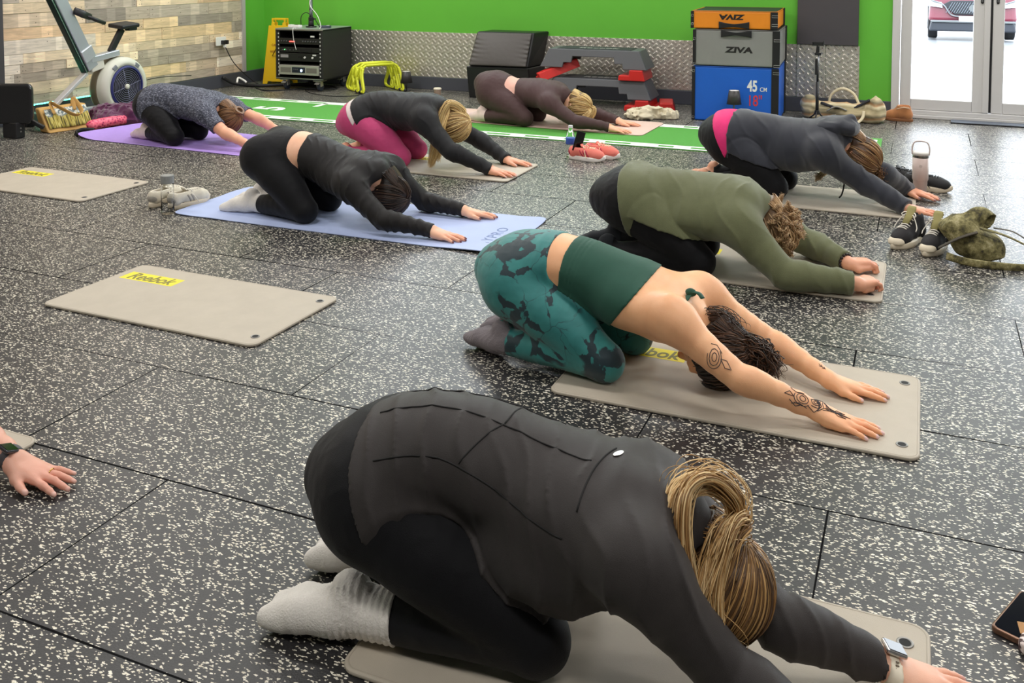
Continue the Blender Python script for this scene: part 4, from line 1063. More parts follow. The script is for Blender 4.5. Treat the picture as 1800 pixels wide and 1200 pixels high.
# --- woman in green marbled leggings and a cropped top
def marbled():
    m, t, b = nt('green_marbled_jersey'); L = t.links.new
    tc = N(t, 'ShaderNodeTexCoord'); P = tc.outputs['Object']
    n = N(t, 'ShaderNodeTexNoise', i_Scale=6.5, i_Detail=4.0, i_Roughness=0.62, i_Distortion=0.8); L(P, n.inputs['Vector'])
    nd = N(t, 'ShaderNodeTexNoise', i_Scale=11.0, i_Detail=3.0); L(P, nd.inputs['Vector'])
    wp = N(t, 'ShaderNodeVectorMath', operation='MULTIPLY_ADD'); L(nd.outputs['Color'], wp.inputs[0]); wp.inputs[1].default_value = (0.07, 0.07, 0.07); L(P, wp.inputs[2])
    v = N(t, 'ShaderNodeTexVoronoi', feature='DISTANCE_TO_EDGE', i_Scale=13.0); L(wp.outputs[0], v.inputs['Vector'])
    r1 = ramp(t, [(0.50, (0, 0, 0)), (0.60, (1, 1, 1))]); L(n.outputs['Fac'], r1.inputs['Fac'])
    th = N(t, 'ShaderNodeMath', operation='MULTIPLY_ADD'); L(r1.outputs['Color'], th.inputs[0]); th.inputs[1].default_value = 0.16; th.inputs[2].default_value = 0.012
    d = N(t, 'ShaderNodeMath', operation='SUBTRACT'); L(th.outputs[0], d.inputs[0]); L(v.outputs['Distance'], d.inputs[1])
    k = N(t, 'ShaderNodeMapRange', i_From_Min=-0.01, i_From_Max=0.02); L(d.outputs[0], k.inputs['Value'])
    n3 = N(t, 'ShaderNodeTexNoise', i_Scale=7.0); L(P, n3.inputs['Vector'])
    gate = ramp(t, [(0.42, (0, 0, 0)), (0.48, (1, 1, 1))]); L(n3.outputs['Fac'], gate.inputs['Fac'])
    mu = N(t, 'ShaderNodeMath', operation='MULTIPLY'); L(k.outputs[0], mu.inputs[0]); L(gate.outputs['Color'], mu.inputs[1])
    base = ramp(t, [(0.3, srgb(34, 112, 112)), (0.7, srgb(50, 138, 134))]); L(n.outputs['Fac'], base.inputs['Fac'])
    mx = N(t, 'ShaderNodeMix', data_type='RGBA'); L(mu.outputs[0], mx.inputs[0]); L(base.outputs['Color'], mx.inputs[6]); mx.inputs[7].default_value = (*srgb(18, 46, 54), 1)
    L(mx.outputs[2], b.inputs['Base Color']); b.inputs['Roughness'].default_value = 0.6; b.inputs['Sheen Weight'].default_value = 0.2
    f = N(t, 'ShaderNodeTexNoise', i_Scale=700.0); L(P, f.inputs['Vector'])
    bp = N(t, 'ShaderNodeBump', i_Strength=0.2, i_Distance=0.002); L(f.outputs['Fac'], bp.inputs['Height']); L(bp.outputs['Normal'], b.inputs['Normal'])
    return m
def surf_pt(s, p, d):
    if not hasattr(s, 'bb'): s.bb = BVHTree.FromPolygons([Vector(v) for v in s.bpos], [tuple(int(i) for i in f) for f in s.bf])
    r = s.bb.ray_cast(Vector(p) + Vector(d) * 0.12, -Vector(d), 0.2)
    return np.array(r[0]) + np.array(d) * 0.0006 if r[0] is not None else None
def tattoo(s, sd, u0, u1, ang0, strokes, name, r=0.0011, flat_=0.0):
    """strokes: lists of (u, v) in [0,1] laid along the forearm from u0 to u1 and round it by angle"""
    a = s.arms[sd]; ax = a['fa']; up = unit(np.array([0, 0, 1.0]) - ax * ax[2]); sdv = np.cross(ax, up)
    ln = np.linalg.norm(a['wr'] - a['el']); b = MB(); b.sm = True
    for st in strokes:
        pts = []
        for i in range(len(st) - 1):
            for k in range(3):
                w = k / 3; pts.append((st[i][0] * (1 - w) + st[i + 1][0] * w, st[i][1] * (1 - w) + st[i + 1][1] * w))
        pts.append(st[-1]); Q = []
        for u, v in pts:
            f = u0 + (u1 - u0) * u
            c = a['el'] + (a['wr'] - a['el']) * min(f, 1.0)
            if f > 1: c = a['wr'] + np.array([math.cos(a['ang']), math.sin(a['ang']), -0.12]) * (f - 1) * ln
            if u0 < 0: c = a['el'] + (a['sh'] - a['el']) * (-f)
            an = ang0 + (v - 0.5) * 1.9
            d = up * math.cos(an) + sdv * math.sin(an)
            if flat_: c = c + sdv * (v - 0.5) * flat_; d = unit(up + sdv * 0.25)
            q = surf_pt(s, c, d)
            if q is not None: Q.append(q)
        if len(Q) > 1: b.tube(Q, r, 4, flat=(1.0, 1.0))
    b.build(name, M('tattoo_ink', srgb(70, 62, 62), 0.6), s.bodyobj)
def circ(cx, cy, rx, ry, n=10, a0=0, a1=6.283): return [(cx + rx * math.cos(a0 + (a1 - a0) * i / n), cy + ry * math.sin(a0 + (a1 - a0) * i / n)) for i in range(n + 1)]
def green_woman():
    s = mk('teal', 'woman with tattooed arms in green marbled leggings and dark green cropped top', h=0.0045, skin=srgb(244, 186, 140), girth=0.97, hip=0.97, face=dict(U=(0.58, 0.0, -0.81)))
    s.garment('leggings', s.legfield(0.90, 0.82, 0.12), 0.004, marbled(), disp=s.folds(0.0012, 0.025, 4))
    c_top = cloth('bottle_green_rib', srgb(44, 84, 70), 0.6, 900, 0.2)
    rib = 0.0012 * np.sin(((s.fd.P - s.sp(1.22).astype(F32)) @ s.tang(1.2).astype(F32)) / 0.0022) * (np.abs((s.fd.P - s.sp(1.22).astype(F32)) @ s.tang(1.2).astype(F32)) < 0.02)
    s.garment('cropped_top', s.band(1.14, 1.93, 0.1, -0.35), 0.005, c_top, disp=rib)
    s.finish(nail=srgb(236, 200, 196))
    c_sock = cloth('grey_rib_sock', srgb(132, 124, 128), 0.9, 260, 0.5)
    s.socks(c_sock, 1.02, 0.004, disp=0.0009 * np.sin(s.fd.P[..., 1] / 0.0014))
    k = MB(); k.sm = True
    n0 = s.sp(2.86) + s.nrm(2.86) * 0.075
    k.tube(crom([n0 + np.array([-0.02, 0.055, -0.03]), n0 + np.array([0.0, 0.02, 0.004]), n0 + np.array([0.0, -0.02, 0.004]), n0 + np.array([-0.02, -0.055, -0.03])], 6), 0.006, 8, flat=(0.5, 1.9))
    k.ball(n0 + np.array([0.004, -0.012, 0.012]), (0.018, 0.011, 0.013)); k.tube(crom([n0 + np.array([0.0, -0.012, 0.014]), n0 + np.array([0.03, -0.02, 0.016]), n0 + np.array([0.046, -0.03, 0.006])], 5), 0.006, 6, flat=(0.5, 1.5))
    k.build('halter_knot', c_top, s.root)
    H = HAIR['dark'] + [srgb(92, 66, 48)]
    tail = [s.lock([(0.0, -0.105, 0.02), (0.0, -0.135, 0.045), (0.005, -0.145, 0.09), (0.01, -0.12, 0.135)], 200, 0.034, 0.032, H, 5, 0.0016, wave=0.022),
            s.lock([(0.02, -0.10, 0.05), (0.03, -0.14, 0.09), (0.03, -0.13, 0.15)], 80, 0.024, 0.026, H, 6, 0.0014, wave=0.02, curl=0.006),
            s.lock([(0.0, -0.05, -0.10), (0.0, -0.10, -0.07), (0.0, -0.115, 0.0)], 90, 0.04, 0.03, H, 9, 0.0011, wave=0.012)]
    s.cap(H, (0.0, -0.105, 0.03), 800, 0.0018, 0.020, 0.045, 4, wave=0.003, extra=tail, lift=0.010)
    f1 = [[(2 * x_, y_) for x_, y_ in st_] for st_ in [circ(0.2, 0.5, 0.10, 0.22), circ(0.2, 0.5, 0.05, 0.12), circ(0.2, 0.5, 0.14, 0.32, 10, 0.6, 3.6), [(0.0, 0.15), (0.1, 0.3), (0.22, 0.2)], [(0.05, 0.9), (0.15, 0.75), (0.30, 0.85)], circ(0.42, 0.35, 0.07, 0.18), [(0.34, 0.3), (0.45, 0.05), (0.5, 0.3)],
          [(-0.1, 0.6), (-0.02, 0.4), (0.06, 0.55), (-0.1, 0.6)], circ(0.42, 0.35, 0.03, 0.09), [(0.0, 0.75), (0.12, 0.95), (0.2, 0.8), (0.08, 0.8)], [(0.3, 0.7), (0.42, 0.9), (0.48, 0.65), (0.36, 0.62)]]]
    tattoo(s, 'R', 0.60, 0.99, 0.72, f1, 'flower_tattoo')
    f2 = [[(0.0, 0.0), (0.1, 0.25), (0.05, 0.5), (0.1, 0.75), (0.0, 1.0)], [(0.05, 0.0), (0.18, 0.25), (0.13, 0.5), (0.18, 0.75), (0.05, 1.0)], [(0.15, 0.1), (0.5, 0.5), (0.15, 0.9)], [(0.2, 0.3), (0.75, 0.5), (0.2, 0.7)], [(0.25, 0.42), (0.9, 0.5), (0.25, 0.58)],
          [(0.5, 0.5), (0.62, 0.25), (0.85, 0.3), (0.62, 0.42), (1.0, 0.5), (0.62, 0.58), (0.85, 0.7), (0.62, 0.75), (0.5, 0.5)]] + [circ(0.02 + 0.02 * math.sin(i), i / 10, 0.025, 0.03, 6) for i in range(11)]
    tattoo(s, 'R', 0.96, 1.38, 0.18, f2, 'lace_tattoo', flat_=0.05)
    tattoo(s, 'R', -0.50, -0.12, 1.35, [circ(0.3, 0.5, 0.16, 0.26), circ(0.3, 0.5, 0.08, 0.13), circ(0.3, 0.5, 0.23, 0.36, 12, -1, 3), [(0.5, 0.4), (0.7, 0.3), (0.9, 0.45), (0.7, 0.55), (0.5, 0.4)], [(0.1, 0.2), (0.3, 0.05), (0.5, 0.2)]], 'arm_tattoo')
    tattoo(s, 'L', 0.84, 0.96, 0.1, [[(0, 0.5), (1, 0.5)], [(0.2, 0.4), (0.5, 0.5), (0.2, 0.6)], [(0.6, 0.4), (0.9, 0.5), (0.6, 0.6)]], 'small_tattoo', 0.0008)

# --- woman on the blue mat
def blue_woman():
    s = mk('blue', 'woman with dark hair in black cropped long-sleeved top on the pale blue mat', h=0.005, skin=SK2, zmat=0.006)
    s.garment('leggings', s.legfield(0.86, 0.66, 0.15), 0.004, c_black2, disp=s.folds(0.0012, 0.03, 5))
    c = cloth('black_stretch_top', srgb(34, 32, 32), 0.55, 800, 0.2)
    s.garment('long_sleeved_top', s.armfield(0.97, 1.10, 3.3, 0.25), 0.006, c, disp=s.folds(0.009, 0.042, 2, (0.95, 0.05, 0.3)))
    s.socks(c_white, 0.83, 0.0065)
    s.finish(nail=srgb(110, 50, 60))
    H = HAIR['dark']
    tw = [s.lock([(0.0, -0.07, 0.05), (0.0, -0.115, 0.05), (0.0, -0.125, 0.0), (0.0, -0.10, -0.05)], 140, 0.02, 0.016, H, 3, 0.002, wave=0.004)]
    s.cap(H, (0.0, -0.09, 0.05), 560, 0.0022, 0.014, 0.10, 2, extra=tw, low=-0.11)
    k = MB(); k.sm = True; k.lathe([(0.016, -0.006), (0.021, -0.003), (0.021, 0.003), (0.016, 0.006)], (0, 0, 0), 16)
    ko = k.build('hair_tie', M('black_hair_tie', srgb(20, 20, 20), 0.7), s.root); ko.location = s.hp(0, -0.098, 0.055); ko.rotation_euler = Vector(s.Rm @ np.array([0, -0.9, 0.1])).to_track_quat('Z', 'Y').to_euler()

# --- woman in pink leggings
def pink_woman():
    s = mk('pink', 'woman with long blonde hair in pink leggings and black long-sleeved jacket', h=0.005, skin=SK1)
    s.garment('leggings', s.legfield(0.97, 0.62), 0.004, cloth('pink_legging', srgb(196, 72, 120), 0.6), disp=s.folds(0.0016, 0.03, 6))
    s.garment('vest', s.band(0.42, 1.2, 0.1, 0), 0.007, cloth('white_vest', srgb(232, 216, 214), 0.8))
    s.garment('jacket', s.armfield(0.97, 0.62, 3.4, 0.1), 0.011, cloth('black_top', srgb(36, 36, 38), 0.6), disp=s.folds(0.0055, 0.055, 9, (0.8, 0.2, 0.3)))
    s.finish(nail=srgb(232, 190, 180))
    H = HAIR['pale']
    nk = s.J['nek']; ex = [s.lock([s.hp(0, -0.095, 0.02), s.hp(-0.01, -0.12, -0.03), s.hp(-0.06, -0.09, -0.10), nk + (0.06, -0.11, -0.08), nk + (0.05, -0.125, -0.17), nk + (0.03, -0.125, -0.26), nk + (0.015, -0.125, -0.335)], 280, 0.026, 0.024, H, 4, 0.0022, wave=0.007, loc=False),
          s.lock([s.hp(-0.05, -0.08, -0.08), nk + (0.09, -0.115, -0.10), nk + (0.075, -0.12, -0.20), nk + (0.055, -0.12, -0.30)], 140, 0.018, 0.02, H, 5, 0.002, wave=0.009, loc=False)]
    s.cap(H + [srgb(150, 116, 74)], (0.0, -0.085, 0.035), 520, 0.0022, 0.013, 0.045, 2, extra=ex)

# --- woman in brown at the back
def brown_woman():
    s = mk('brown', 'woman with a short blonde ponytail in brown leggings and top on the dusty pink mat', h=0.0055, skin=SK2, zmat=0.0145)
    c = cloth('brown_jersey', srgb(76, 56, 56), 0.6)
    s.garment('leggings', s.legfield(0.93, 0.72, 0.2), 0.005, c, disp=s.folds(0.0018, 0.03, 7))
    s.garment('pink_band', s.band(0.60, 1.8, 0.1, 0.1), 0.0025, cloth('blush_band', srgb(226, 176, 160), 0.7), label='blush pink waistband of an under-top')
    s.garment('long_sleeved_top', s.armfield(0.95, 1.44, 3.3, 0.15), 0.007, c, disp=s.folds(0.0025, 0.045, 3, (0.8, 0.2, 0.3)))
    s.socks(cloth('pale_pink_sock', srgb(228, 204, 198), 0.9), 0.9, 0.0065)
    wristband(s, 'L', 0.97, 0.03, 0.006, cloth('pink_cuff', srgb(226, 196, 196), 0.8), 'cuff')
    s.finish()
    H = HAIR['pale']
    ex = [s.lock([(0.0, -0.05, 0.095), (0.0, -0.06, 0.13), (-0.02, 0.0, 0.145), (-0.05, 0.06, 0.12), (-0.06, 0.11, 0.07)], 170, 0.022, 0.020, H, 4, 0.0022, wave=0.008),
          s.lock([(-0.02, -0.05, 0.09), (-0.05, -0.03, 0.125), (-0.085, 0.03, 0.10), (-0.085, 0.09, 0.05)], 120, 0.018, 0.016, H, 5, 0.0022, wave=0.008)]
    s.cap(H + [srgb(160, 124, 80)], (0.0, -0.05, 0.10), 420, 0.0022, 0.010, 0.035, 2, extra=ex)

# --- woman on the purple mat
def purple_woman():
    s = mk('purple', 'woman with a brown bun in marled navy tee and black leggings on the lilac mat', h=0.0055, skin=SK1, zmat=0.008)
    s.garment('leggings', s.legfield(0.90, 0.6), 0.005, c_black2, disp=s.folds(0.0022, 0.03, 8))
    m, t, b = nt('marled_navy'); L = t.links.new
    tc = N(t, 'ShaderNodeTexCoord'); mp = N(t, 'ShaderNodeMapping'); mp.inputs['Scale'].default_value = (60, 160, 160); L(tc.outputs['Object'], mp.inputs['Vector'])
    n = N(t, 'ShaderNodeTexNoise', i_Scale=1.0, i_Detail=4.0, i_Roughness=0.7); L(mp.outputs['Vector'], n.inputs['Vector'])
    r = ramp(t, [(0.38, srgb(34, 36, 48)), (0.52, srgb(70, 74, 90)), (0.66, srgb(150, 152, 166))]); L(n.outputs['Fac'], r.inputs['Fac']); L(r.outputs['Color'], b.inputs['Base Color']); b.inputs['Roughness'].default_value = 0.75
    s.garment('tee', s.armfield(0.62, 0.42, 3.15, upper=True), 0.011, m, disp=s.folds(0.0055, 0.055, 5, (0.8, 0.2, 0.3)))
    s.socks(cloth('pale_sock', srgb(224, 206, 204), 0.9), 0.87, 0.0065)
    s.finish()
    H = HAIR['brown']
    th = np.linspace(0, 1, 30); ex = []
    rng = np.random.default_rng(3); P = []
    for i in range(160):
        ph, om, tz = rng.random() * 6.28, 5.5 + rng.random() * 2, rng.random() * 6.28
        rr = 0.024 + 0.016 * rng.random()
        x = rr * np.cos(ph + om * th); y = rr * np.sin(ph + om * th); z = 0.018 * np.sin(tz + 5 * th)
        P.append(np.stack([x + 0.0, -0.118 + z, 0.045 + y], 1))
    P = s.H + (np.array(P) * s.sc) @ s.Rm.T
    ex.append(strands(P, 0.0022 * np.ones(160), np.array(H)[rng.integers(0, 3, 160)] * (0.8 + 0.4 * rng.random((160, 1)))))
    s.cap(H, (0.0, -0.09, 0.045), 460, 0.0022, 0.013, 0.055, 2, extra=ex, low=-0.10)

# --- woman in the dark hoodie
HOOD_X = Ell((0.12, 0, 0.25), (0.20, 0.18, 0.085)); OLIVE_X = Ell((0.08, -0.005, 0.245), (0.23, 0.20, 0.085))
def hoodie_woman():
    s = mk('navy', 'woman with messy bun in dark navy hoodie over a pink top', h=0.005, skin=SK1, girth=1.05, extra=(HOOD_X,))
    s.garment('leggings', s.legfield(0.97, 0.6), 0.005, c_black2, disp=s.folds(0.002, 0.03, 9))
    s.garment('pink_top', s.band(0.10, 1.1, 0.35, 0), 0.009, cloth('hot_pink', srgb(226, 52, 120), 0.65), label='hot pink hem showing below the hoodie')
    tk = smin(s.trk, HOOD_X(s.fd.P), 0.05)
    c = cloth('charcoal_fleece', srgb(50, 52, 60), 0.9, 500, 0.3, 0.4)
    hem = 0.56
    d = ((s.fd.P - s.sp(hem).astype(F32)) @ s.tang(hem).astype(F32))
    s.garment('hoodie', np.minimum(s.armfield(0.99, hem, 3.3, -0.1, trk=tk), s.drape(0.0, 0.72, hem)), 0.017, c, disp=s.folds(0.010, 0.085, 4, (0.75, 0.2, 0.4)), body=np.minimum(s.body, tk), near=0.004)
    # hood lying over the nape
    n0 = s.sp(2.85); up = s.nrm(2.85); T = s.tang(2.85); La = np.cross(up, T)
    hd = [(Ell(n0 + up * 0.070 + T * 0.0, (0.115, 0.135, 0.05), np.stack([T, La, up], 1)), 0), (Ell(n0 + up * 0.062 + T * 0.095 - La * 0.02, (0.06, 0.115, 0.045), np.stack([unit(T - up * 0.5), La, unit(up + T * 0.5)], 1)), 0.03),
          (Seg(n0 + up * 0.05 - La * 0.10 + T * 0.03, n0 + up * 0.10 + T * 0.11 - La * 0.02, 0.022, 0.02), 0.02), (Seg(n0 + up * 0.10 + T * 0.11 - La * 0.02, n0 + up * 0.06 + La * 0.09 + T * 0.08, 0.02, 0.02), 0.02)]
    blob('hood', hd, 0.005, c, s.root, mod=lambda P, D: D - 0.008 * (1 - np.abs(vnoise(P / 0.045 + 3))) + 0.004)
    b = MB(); b.sm = True
    b.tube(crom([np.array([0.37, -0.03, 0.20]), np.array([0.385, -0.035, 0.12]), np.array([0.375, -0.04, 0.05]), np.array([0.36, -0.045, 0.025])], 6), 0.0045, 8)
    b.build('drawstring', M('black_cord', srgb(20, 20, 22), 0.7), s.root)
    s.finish(nail=srgb(150, 110, 112))
    H = HAIR['brown'] + [srgb(196, 160, 112)]
    ex = [s.lock([(0.0, -0.03, 0.10), (-0.01, 0.0, 0.14), (0.01, 0.02, 0.15), (0.0, -0.02, 0.14)], 160, 0.028, 0.026, H[:3], 4, 0.0018, wave=0.02, curl=0.006),
          s.lock([(-0.04, 0.075, -0.03), (-0.05, 0.14, -0.05), (-0.06, 0.20, -0.06), (-0.10, 0.215, -0.06)], 120, 0.018, 0.012, [srgb(214, 190, 150), srgb(190, 166, 128)], 5, 0.002, wave=0.008)]
    s.cap(H, (0.0, -0.02, 0.11), 460, 0.0022, 0.013, 0.045, 2, extra=ex, low=-0.10)

# --- woman in the olive sweatshirt
def olive_woman():
    s = mk('olive', 'woman with curly light brown hair in olive sweatshirt and black leggings', h=0.005, skin=SK1, girth=1.06, curlR=1, curlL=1, extra=(OLIVE_X,))
    lg = s.garment('leggings', s.legfield(0.99, 0.6), 0.005, c_black2, disp=s.folds(0.0022, 0.03, 10))
    tk = smin(s.trk, OLIVE_X(s.fd.P), 0.05)
    c = cloth('olive_fleece', srgb(104, 108, 78), 0.85, 500, 0.3, 0.3, 0.06)
    ar = np.minimum(s.armfield(0.88, 0.30, 3.3, 0.05, trk=tk), s.drape(0.0, 0.80, 0.30))
    s.garment('sweatshirt', ar, 0.017, c, disp=s.folds(0.010, 0.09, 6, (0.8, 0.15, 0.35)), body=np.minimum(s.body, tk), near=0.004)
    s.socks(cloth('dark_sock', srgb(40, 42, 46), 0.9), 0.95, 0.0065)
    bd = MB()
    for i in range(14):
        p = on(s, lg, 0.42 + i * 0.05, -1.62 - i * 0.012, 0.001); bd.ball(p, 0.0035, 8, 6)
    bd.build('bead', M('pale_beads', srgb(220, 200, 190), 0.3), lg)
    s.finish()
    br = MB(); br.sm = True
    a = s.arms['L']; x = Vector(a['fa']); u = x.orthogonal().normalized(); v = x.cross(u); cc = Vector(a['el']) + (Vector(a['wr']) - Vector(a['el'])) * 0.99
    for i in range(14):
        an = 2 * PI * i / 14; br.ball(cc + (u * math.cos(an) + v * math.sin(an)) * 0.032, 0.0062, 8, 6)
    br.build('bracelet', M('dark_beads', srgb(44, 36, 36), 0.3), s.root)
    H = HAIR['curly']; ex = []
    rng = np.random.default_rng(8)
    for i in range(95):
        d = unit(rng.normal(size=3)); 
        if d[1] > 0.55 or d[2] < -0.75: d = unit(d * np.array([1, -1, -0.3]))
        p = d * np.array([0.085, 0.10, 0.095]) + np.array([0, -0.01, 0.018]); q = p + unit(d + rng.normal(size=3) * 0.5) * 0.03; r = q + unit(rng.normal(size=3) + np.array([-0.5, 0.6, 0.2])) * 0.035
        ex.append(s.lock([p * 0.9, q, r], 12, 0.006, 0.006, H, 20 + i, 0.0014, wave=0.003, curl=0.0065, K=26))
    s.cap(H, (0.0, 0.02, 0.125), 320, 0.0022, 0.014, 0.05, 2, low=-0.10, wave=0.006, extra=ex, lift=0.02)

# --- woman whose hand reaches in at the picture's edge
def edge_woman():
    P0, hd, sc, J = JOINTS['blue']
    J = dict(J); J['wrL'] = (0.70, 0.19, 0.046); J['tipL'] = (0.87, 0.20, 0.012); J['elL'] = (0.475, 0.24, 0.09)
    JOINTS['edge'] = ((-2.765, 1.435), 0.06, 0.97, J)
    s = mk('edge', 'person reaching a hand with a black watch and ring onto the speckled floor', h=0.005, skin=srgb(226, 172, 150), zmat=0.004, handang={'L': 0.02}, spread=(1, 1.5))
    s.garment('leggings', s.legfield(0.9, 0.66), 0.004, c_black2)
    s.garment('tee', s.armfield(0.5, 0.42, 2.98, upper=True), 0.010, cloth('grey_tee', srgb(90, 92, 98), 0.8))
    wb = wristband(s, 'L', 0.93, 0.026, 0.0035, M('dark_grey_strap', srgb(74, 72, 76), 0.55), 'watch_strap')
    s.finish(nail=srgb(232, 186, 172))
    a = s.arms['L']; x = Vector(a['fa']); up = Vector((0, -0.35, 1)); up = (up - x * up.dot(x)).normalized(); y = x.cross(up); Rw = Matrix((x, y, up)).transposed()
    c = Vector(a['el']) + (Vector(a['wr']) - Vector(a['el'])) * 0.93 + up * 0.034
    if wb:
        w = MB().box((0, 0, 0), (0.040, 0.036, 0.010)).build('watch_case', M('graphite_case', srgb(96, 98, 104), 0.25, 0.9), wb, bevel=0.004); w.location = c; w.rotation_euler = Rw.to_euler()
        w2 = MB().box((0, 0, 0.0052), (0.035, 0.031, 0.001)).build('watch_screen', M('black_screen', srgb(10, 10, 12), 0.08), wb); w2.location = c; w2.rotation_euler = Rw.to_euler()
    # ring on the ring finger
    hp, nl = hand_prims(a['wr'] + np.array([0, 0, -0.004]), a['ang'], 'L', s.zmat, s.sc * 0.98, 0, 1.5)
    segs = [p for p, k in hp if isinstance(p, Seg)]; pr = segs[2 * 4 + 1]
    ax = Vector(pr.b - pr.a).normalized(); u = ax.orthogonal().normalized(); v = ax.cross(u); cc = Vector(pr.a) + Vector(pr.b - pr.a) * 0.45
    r = MB(); r.sm = True; r.tube([cc + (u * math.cos(t) + v * math.sin(t)) * 0.0113 for t in np.linspace(0, 2 * PI, 20)[:-1]], 0.0014, 6, closed=True)
    r.build('ring', M('gold_ring', srgb(220, 180, 96), 0.2, 1.0), s.root)
    s.cap(HAIR['brown'], (0, -0.08, 0.05), 150)

for fn in (front_woman, green_woman, blue_woman, pink_woman, brown_woman, purple_woman, hoodie_woman, olive_woman, edge_woman): fn()
# ------------------------------------------------------------------ turf strip and exercise mats
def turf():
    t_ = thing('turf_strip', 'green artificial turf running strip with white lines and a white number five', 'turf', (-3.55, 6.945, 0), 0.014)
    m, t, b = nt('green_turf'); L = t.links.new
    tc = N(t, 'ShaderNodeTexCoord'); n = N(t, 'ShaderNodeTexNoise', i_Scale=260.0, i_Detail=3.0); L(tc.outputs['Object'], n.inputs['Vector'])
    r = ramp(t, [(0.3, srgb(38, 112, 30)), (0.5, srgb(76, 160, 56)), (0.72, srgb(140, 206, 108))]); L(n.outputs['Fac'], r.inputs['Fac']); L(r.outputs['Color'], b.inputs['Base Color'])
    b.inputs['Roughness'].default_value = 0.85
    bp = N(t, 'ShaderNodeBump', i_Strength=0.9, i_Distance=0.006); L(n.outputs['Fac'], bp.inputs['Height']); L(bp.outputs['Normal'], b.inputs['Normal'])
    wht = M('turf_white', srgb(238, 240, 236), 0.85, bump=0.8, bscale=260)
    MB().box2((-3.05, -0.475, 0.0), (3.30, 0.475, 0.008)).build('pile', m, t_)
    for nm, ys in (('edge_line', (-0.46, 0.46)), ('inner_line', (-0.375, 0.375))):
        for y in ys: MB().box2((-3.05, y - 0.016, 0.008), (2.62, y + 0.016, 0.0092)).build(nm, wht, t_)
    x = -3.0; i = 0
    while x < 2.6:
        for y in (-0.418, 0.418): MB().box2((x, y - 0.02, 0.0081), (x + (0.12 if i % 5 else 0.2), y + 0.02, 0.0088)).build('tick_mark', wht, t_)
        x += 0.31; i += 1
    for k in range(6): MB().box2((2.66, -0.42 + k * 0.15, 0.008), (3.27, -0.35 + k * 0.15, 0.0092)).build('end_stripe', wht, t_)
    MB().box2((2.62, -0.475, 0.008), (2.66, 0.475, 0.0092)).build('end_line', wht, t_)
    lettering('number', '5', wht, t_, 0.40, (-1.72, -0.03, 0.0084), (0, 0, -PI / 2 + PI), sx=0.9, bold=0.012)
    MB().box2((-1.45, 0.20, 0.0081), (-1.40, 0.42, 0.0092)).build('distance_line', wht, t_)
turf()

m_taupe = M('taupe_foam', srgb(186, 176, 160), 0.55, bump=0.15, bscale=700, var=0.05, vscale=9)
m_taupe_e = M('taupe_foam_edge', srgb(176, 166, 150), 0.55)
m_yel = M('yellow_print', srgb(238, 222, 52), 0.5)
m_olp = M('olive_print', srgb(128, 124, 62), 0.5)
m_steel = M('steel_ring', srgb(150, 148, 144), 0.35, 0.6)
m_blk = M('flat_black', srgb(16, 16, 17), 0.7)
m_rub = M('black_plastic', srgb(34, 34, 36), 0.42)
def foam_mat(label, cx, cy, rz=0.0, w=1.0, d=0.52, logo=True, group='grey foam exercise mats'):
    t = thing('exercise_mat', label, 'exercise mat', (cx, cy, 0), rz, group)
    pts = rrect(w, d, 0.035, 6)
    MB().prism(pts, 0.0005, 0.0105).build('foam_pad', m_taupe, t, bevel=0.004, seg=3)
    ins = rrect(w - 0.014, d - 0.014, 0.03, 6)
    MB().tube([(x, y, 0.0098) for x, y in ins], 0.0014, 6, closed=True).build('edge_seam', m_taupe_e, t, smooth=True)
    for y in (-d / 2 + 0.068, d / 2 - 0.068):
        r = MB(); r.sm = True
        x = w / 2 - 0.045
        r.lathe([(0.0155, 0.0100), (0.0155, 0.0122), (0.0135, 0.0128), (0.0105, 0.0120), (0.0100, 0.0100)], (x, y, 0), 28)
        r.build('eyelet', m_steel, t)
        MB().cyl((x, y, 0.0101), (x, y, 0.0123), 0.0108, n=24).build('eyelet_hole', m_blk, t)
    if logo:
        s = MB().box2((-w / 2 + 0.10 + 0.0, d / 2 - 0.27, 0.0105), (-w / 2 + 0.185, d / 2 - 0.012, 0.0109)) if False else MB().box2((-0.46, 0.085, 0.0105), (-0.185, 0.165, 0.0109))
        lab = s.build('printed_label', m_yel, t)
        lettering('lettering', 'Reebok', m_olp, lab, 0.088, (-0.322, 0.123, 0.0110), (0, 0, 0), sx=0.82, shear=0.18, bold=0.0014)
    return t
foam_mat('empty grey foam mat with yellow logo, in the middle of the open floor', -2.546, 2.825, -0.012, 1.0, 0.515)
foam_mat('empty grey foam mat beside the grey-capped bottle and white trainers', -4.66, 4.045, -0.012, 1.0, 0.51)
foam_mat('grey foam mat under the woman in green marbled leggings', -0.50, 2.915, 0.0, 1.035, 0.545)
foam_mat('grey foam mat under the blonde woman in black nearest the camera', -0.462, 1.70, 0.005, 1.005, 0.54)
foam_mat('grey foam mat under the curly-haired woman in an olive sweatshirt', -0.62, 4.11, 0.0, 1.0, 0.53)
foam_mat('grey foam mat under the woman in a dark hoodie', -0.515, 5.445, 0.0, 1.0, 0.53)
foam_mat('grey foam mat under the woman in pink leggings', -2.735, 5.385, 0.0, 1.0, 0.53)
foam_mat('grey foam mat corner beside the hand wearing a black watch', -2.69, 1.565, 0.0, 1.03, 0.52)

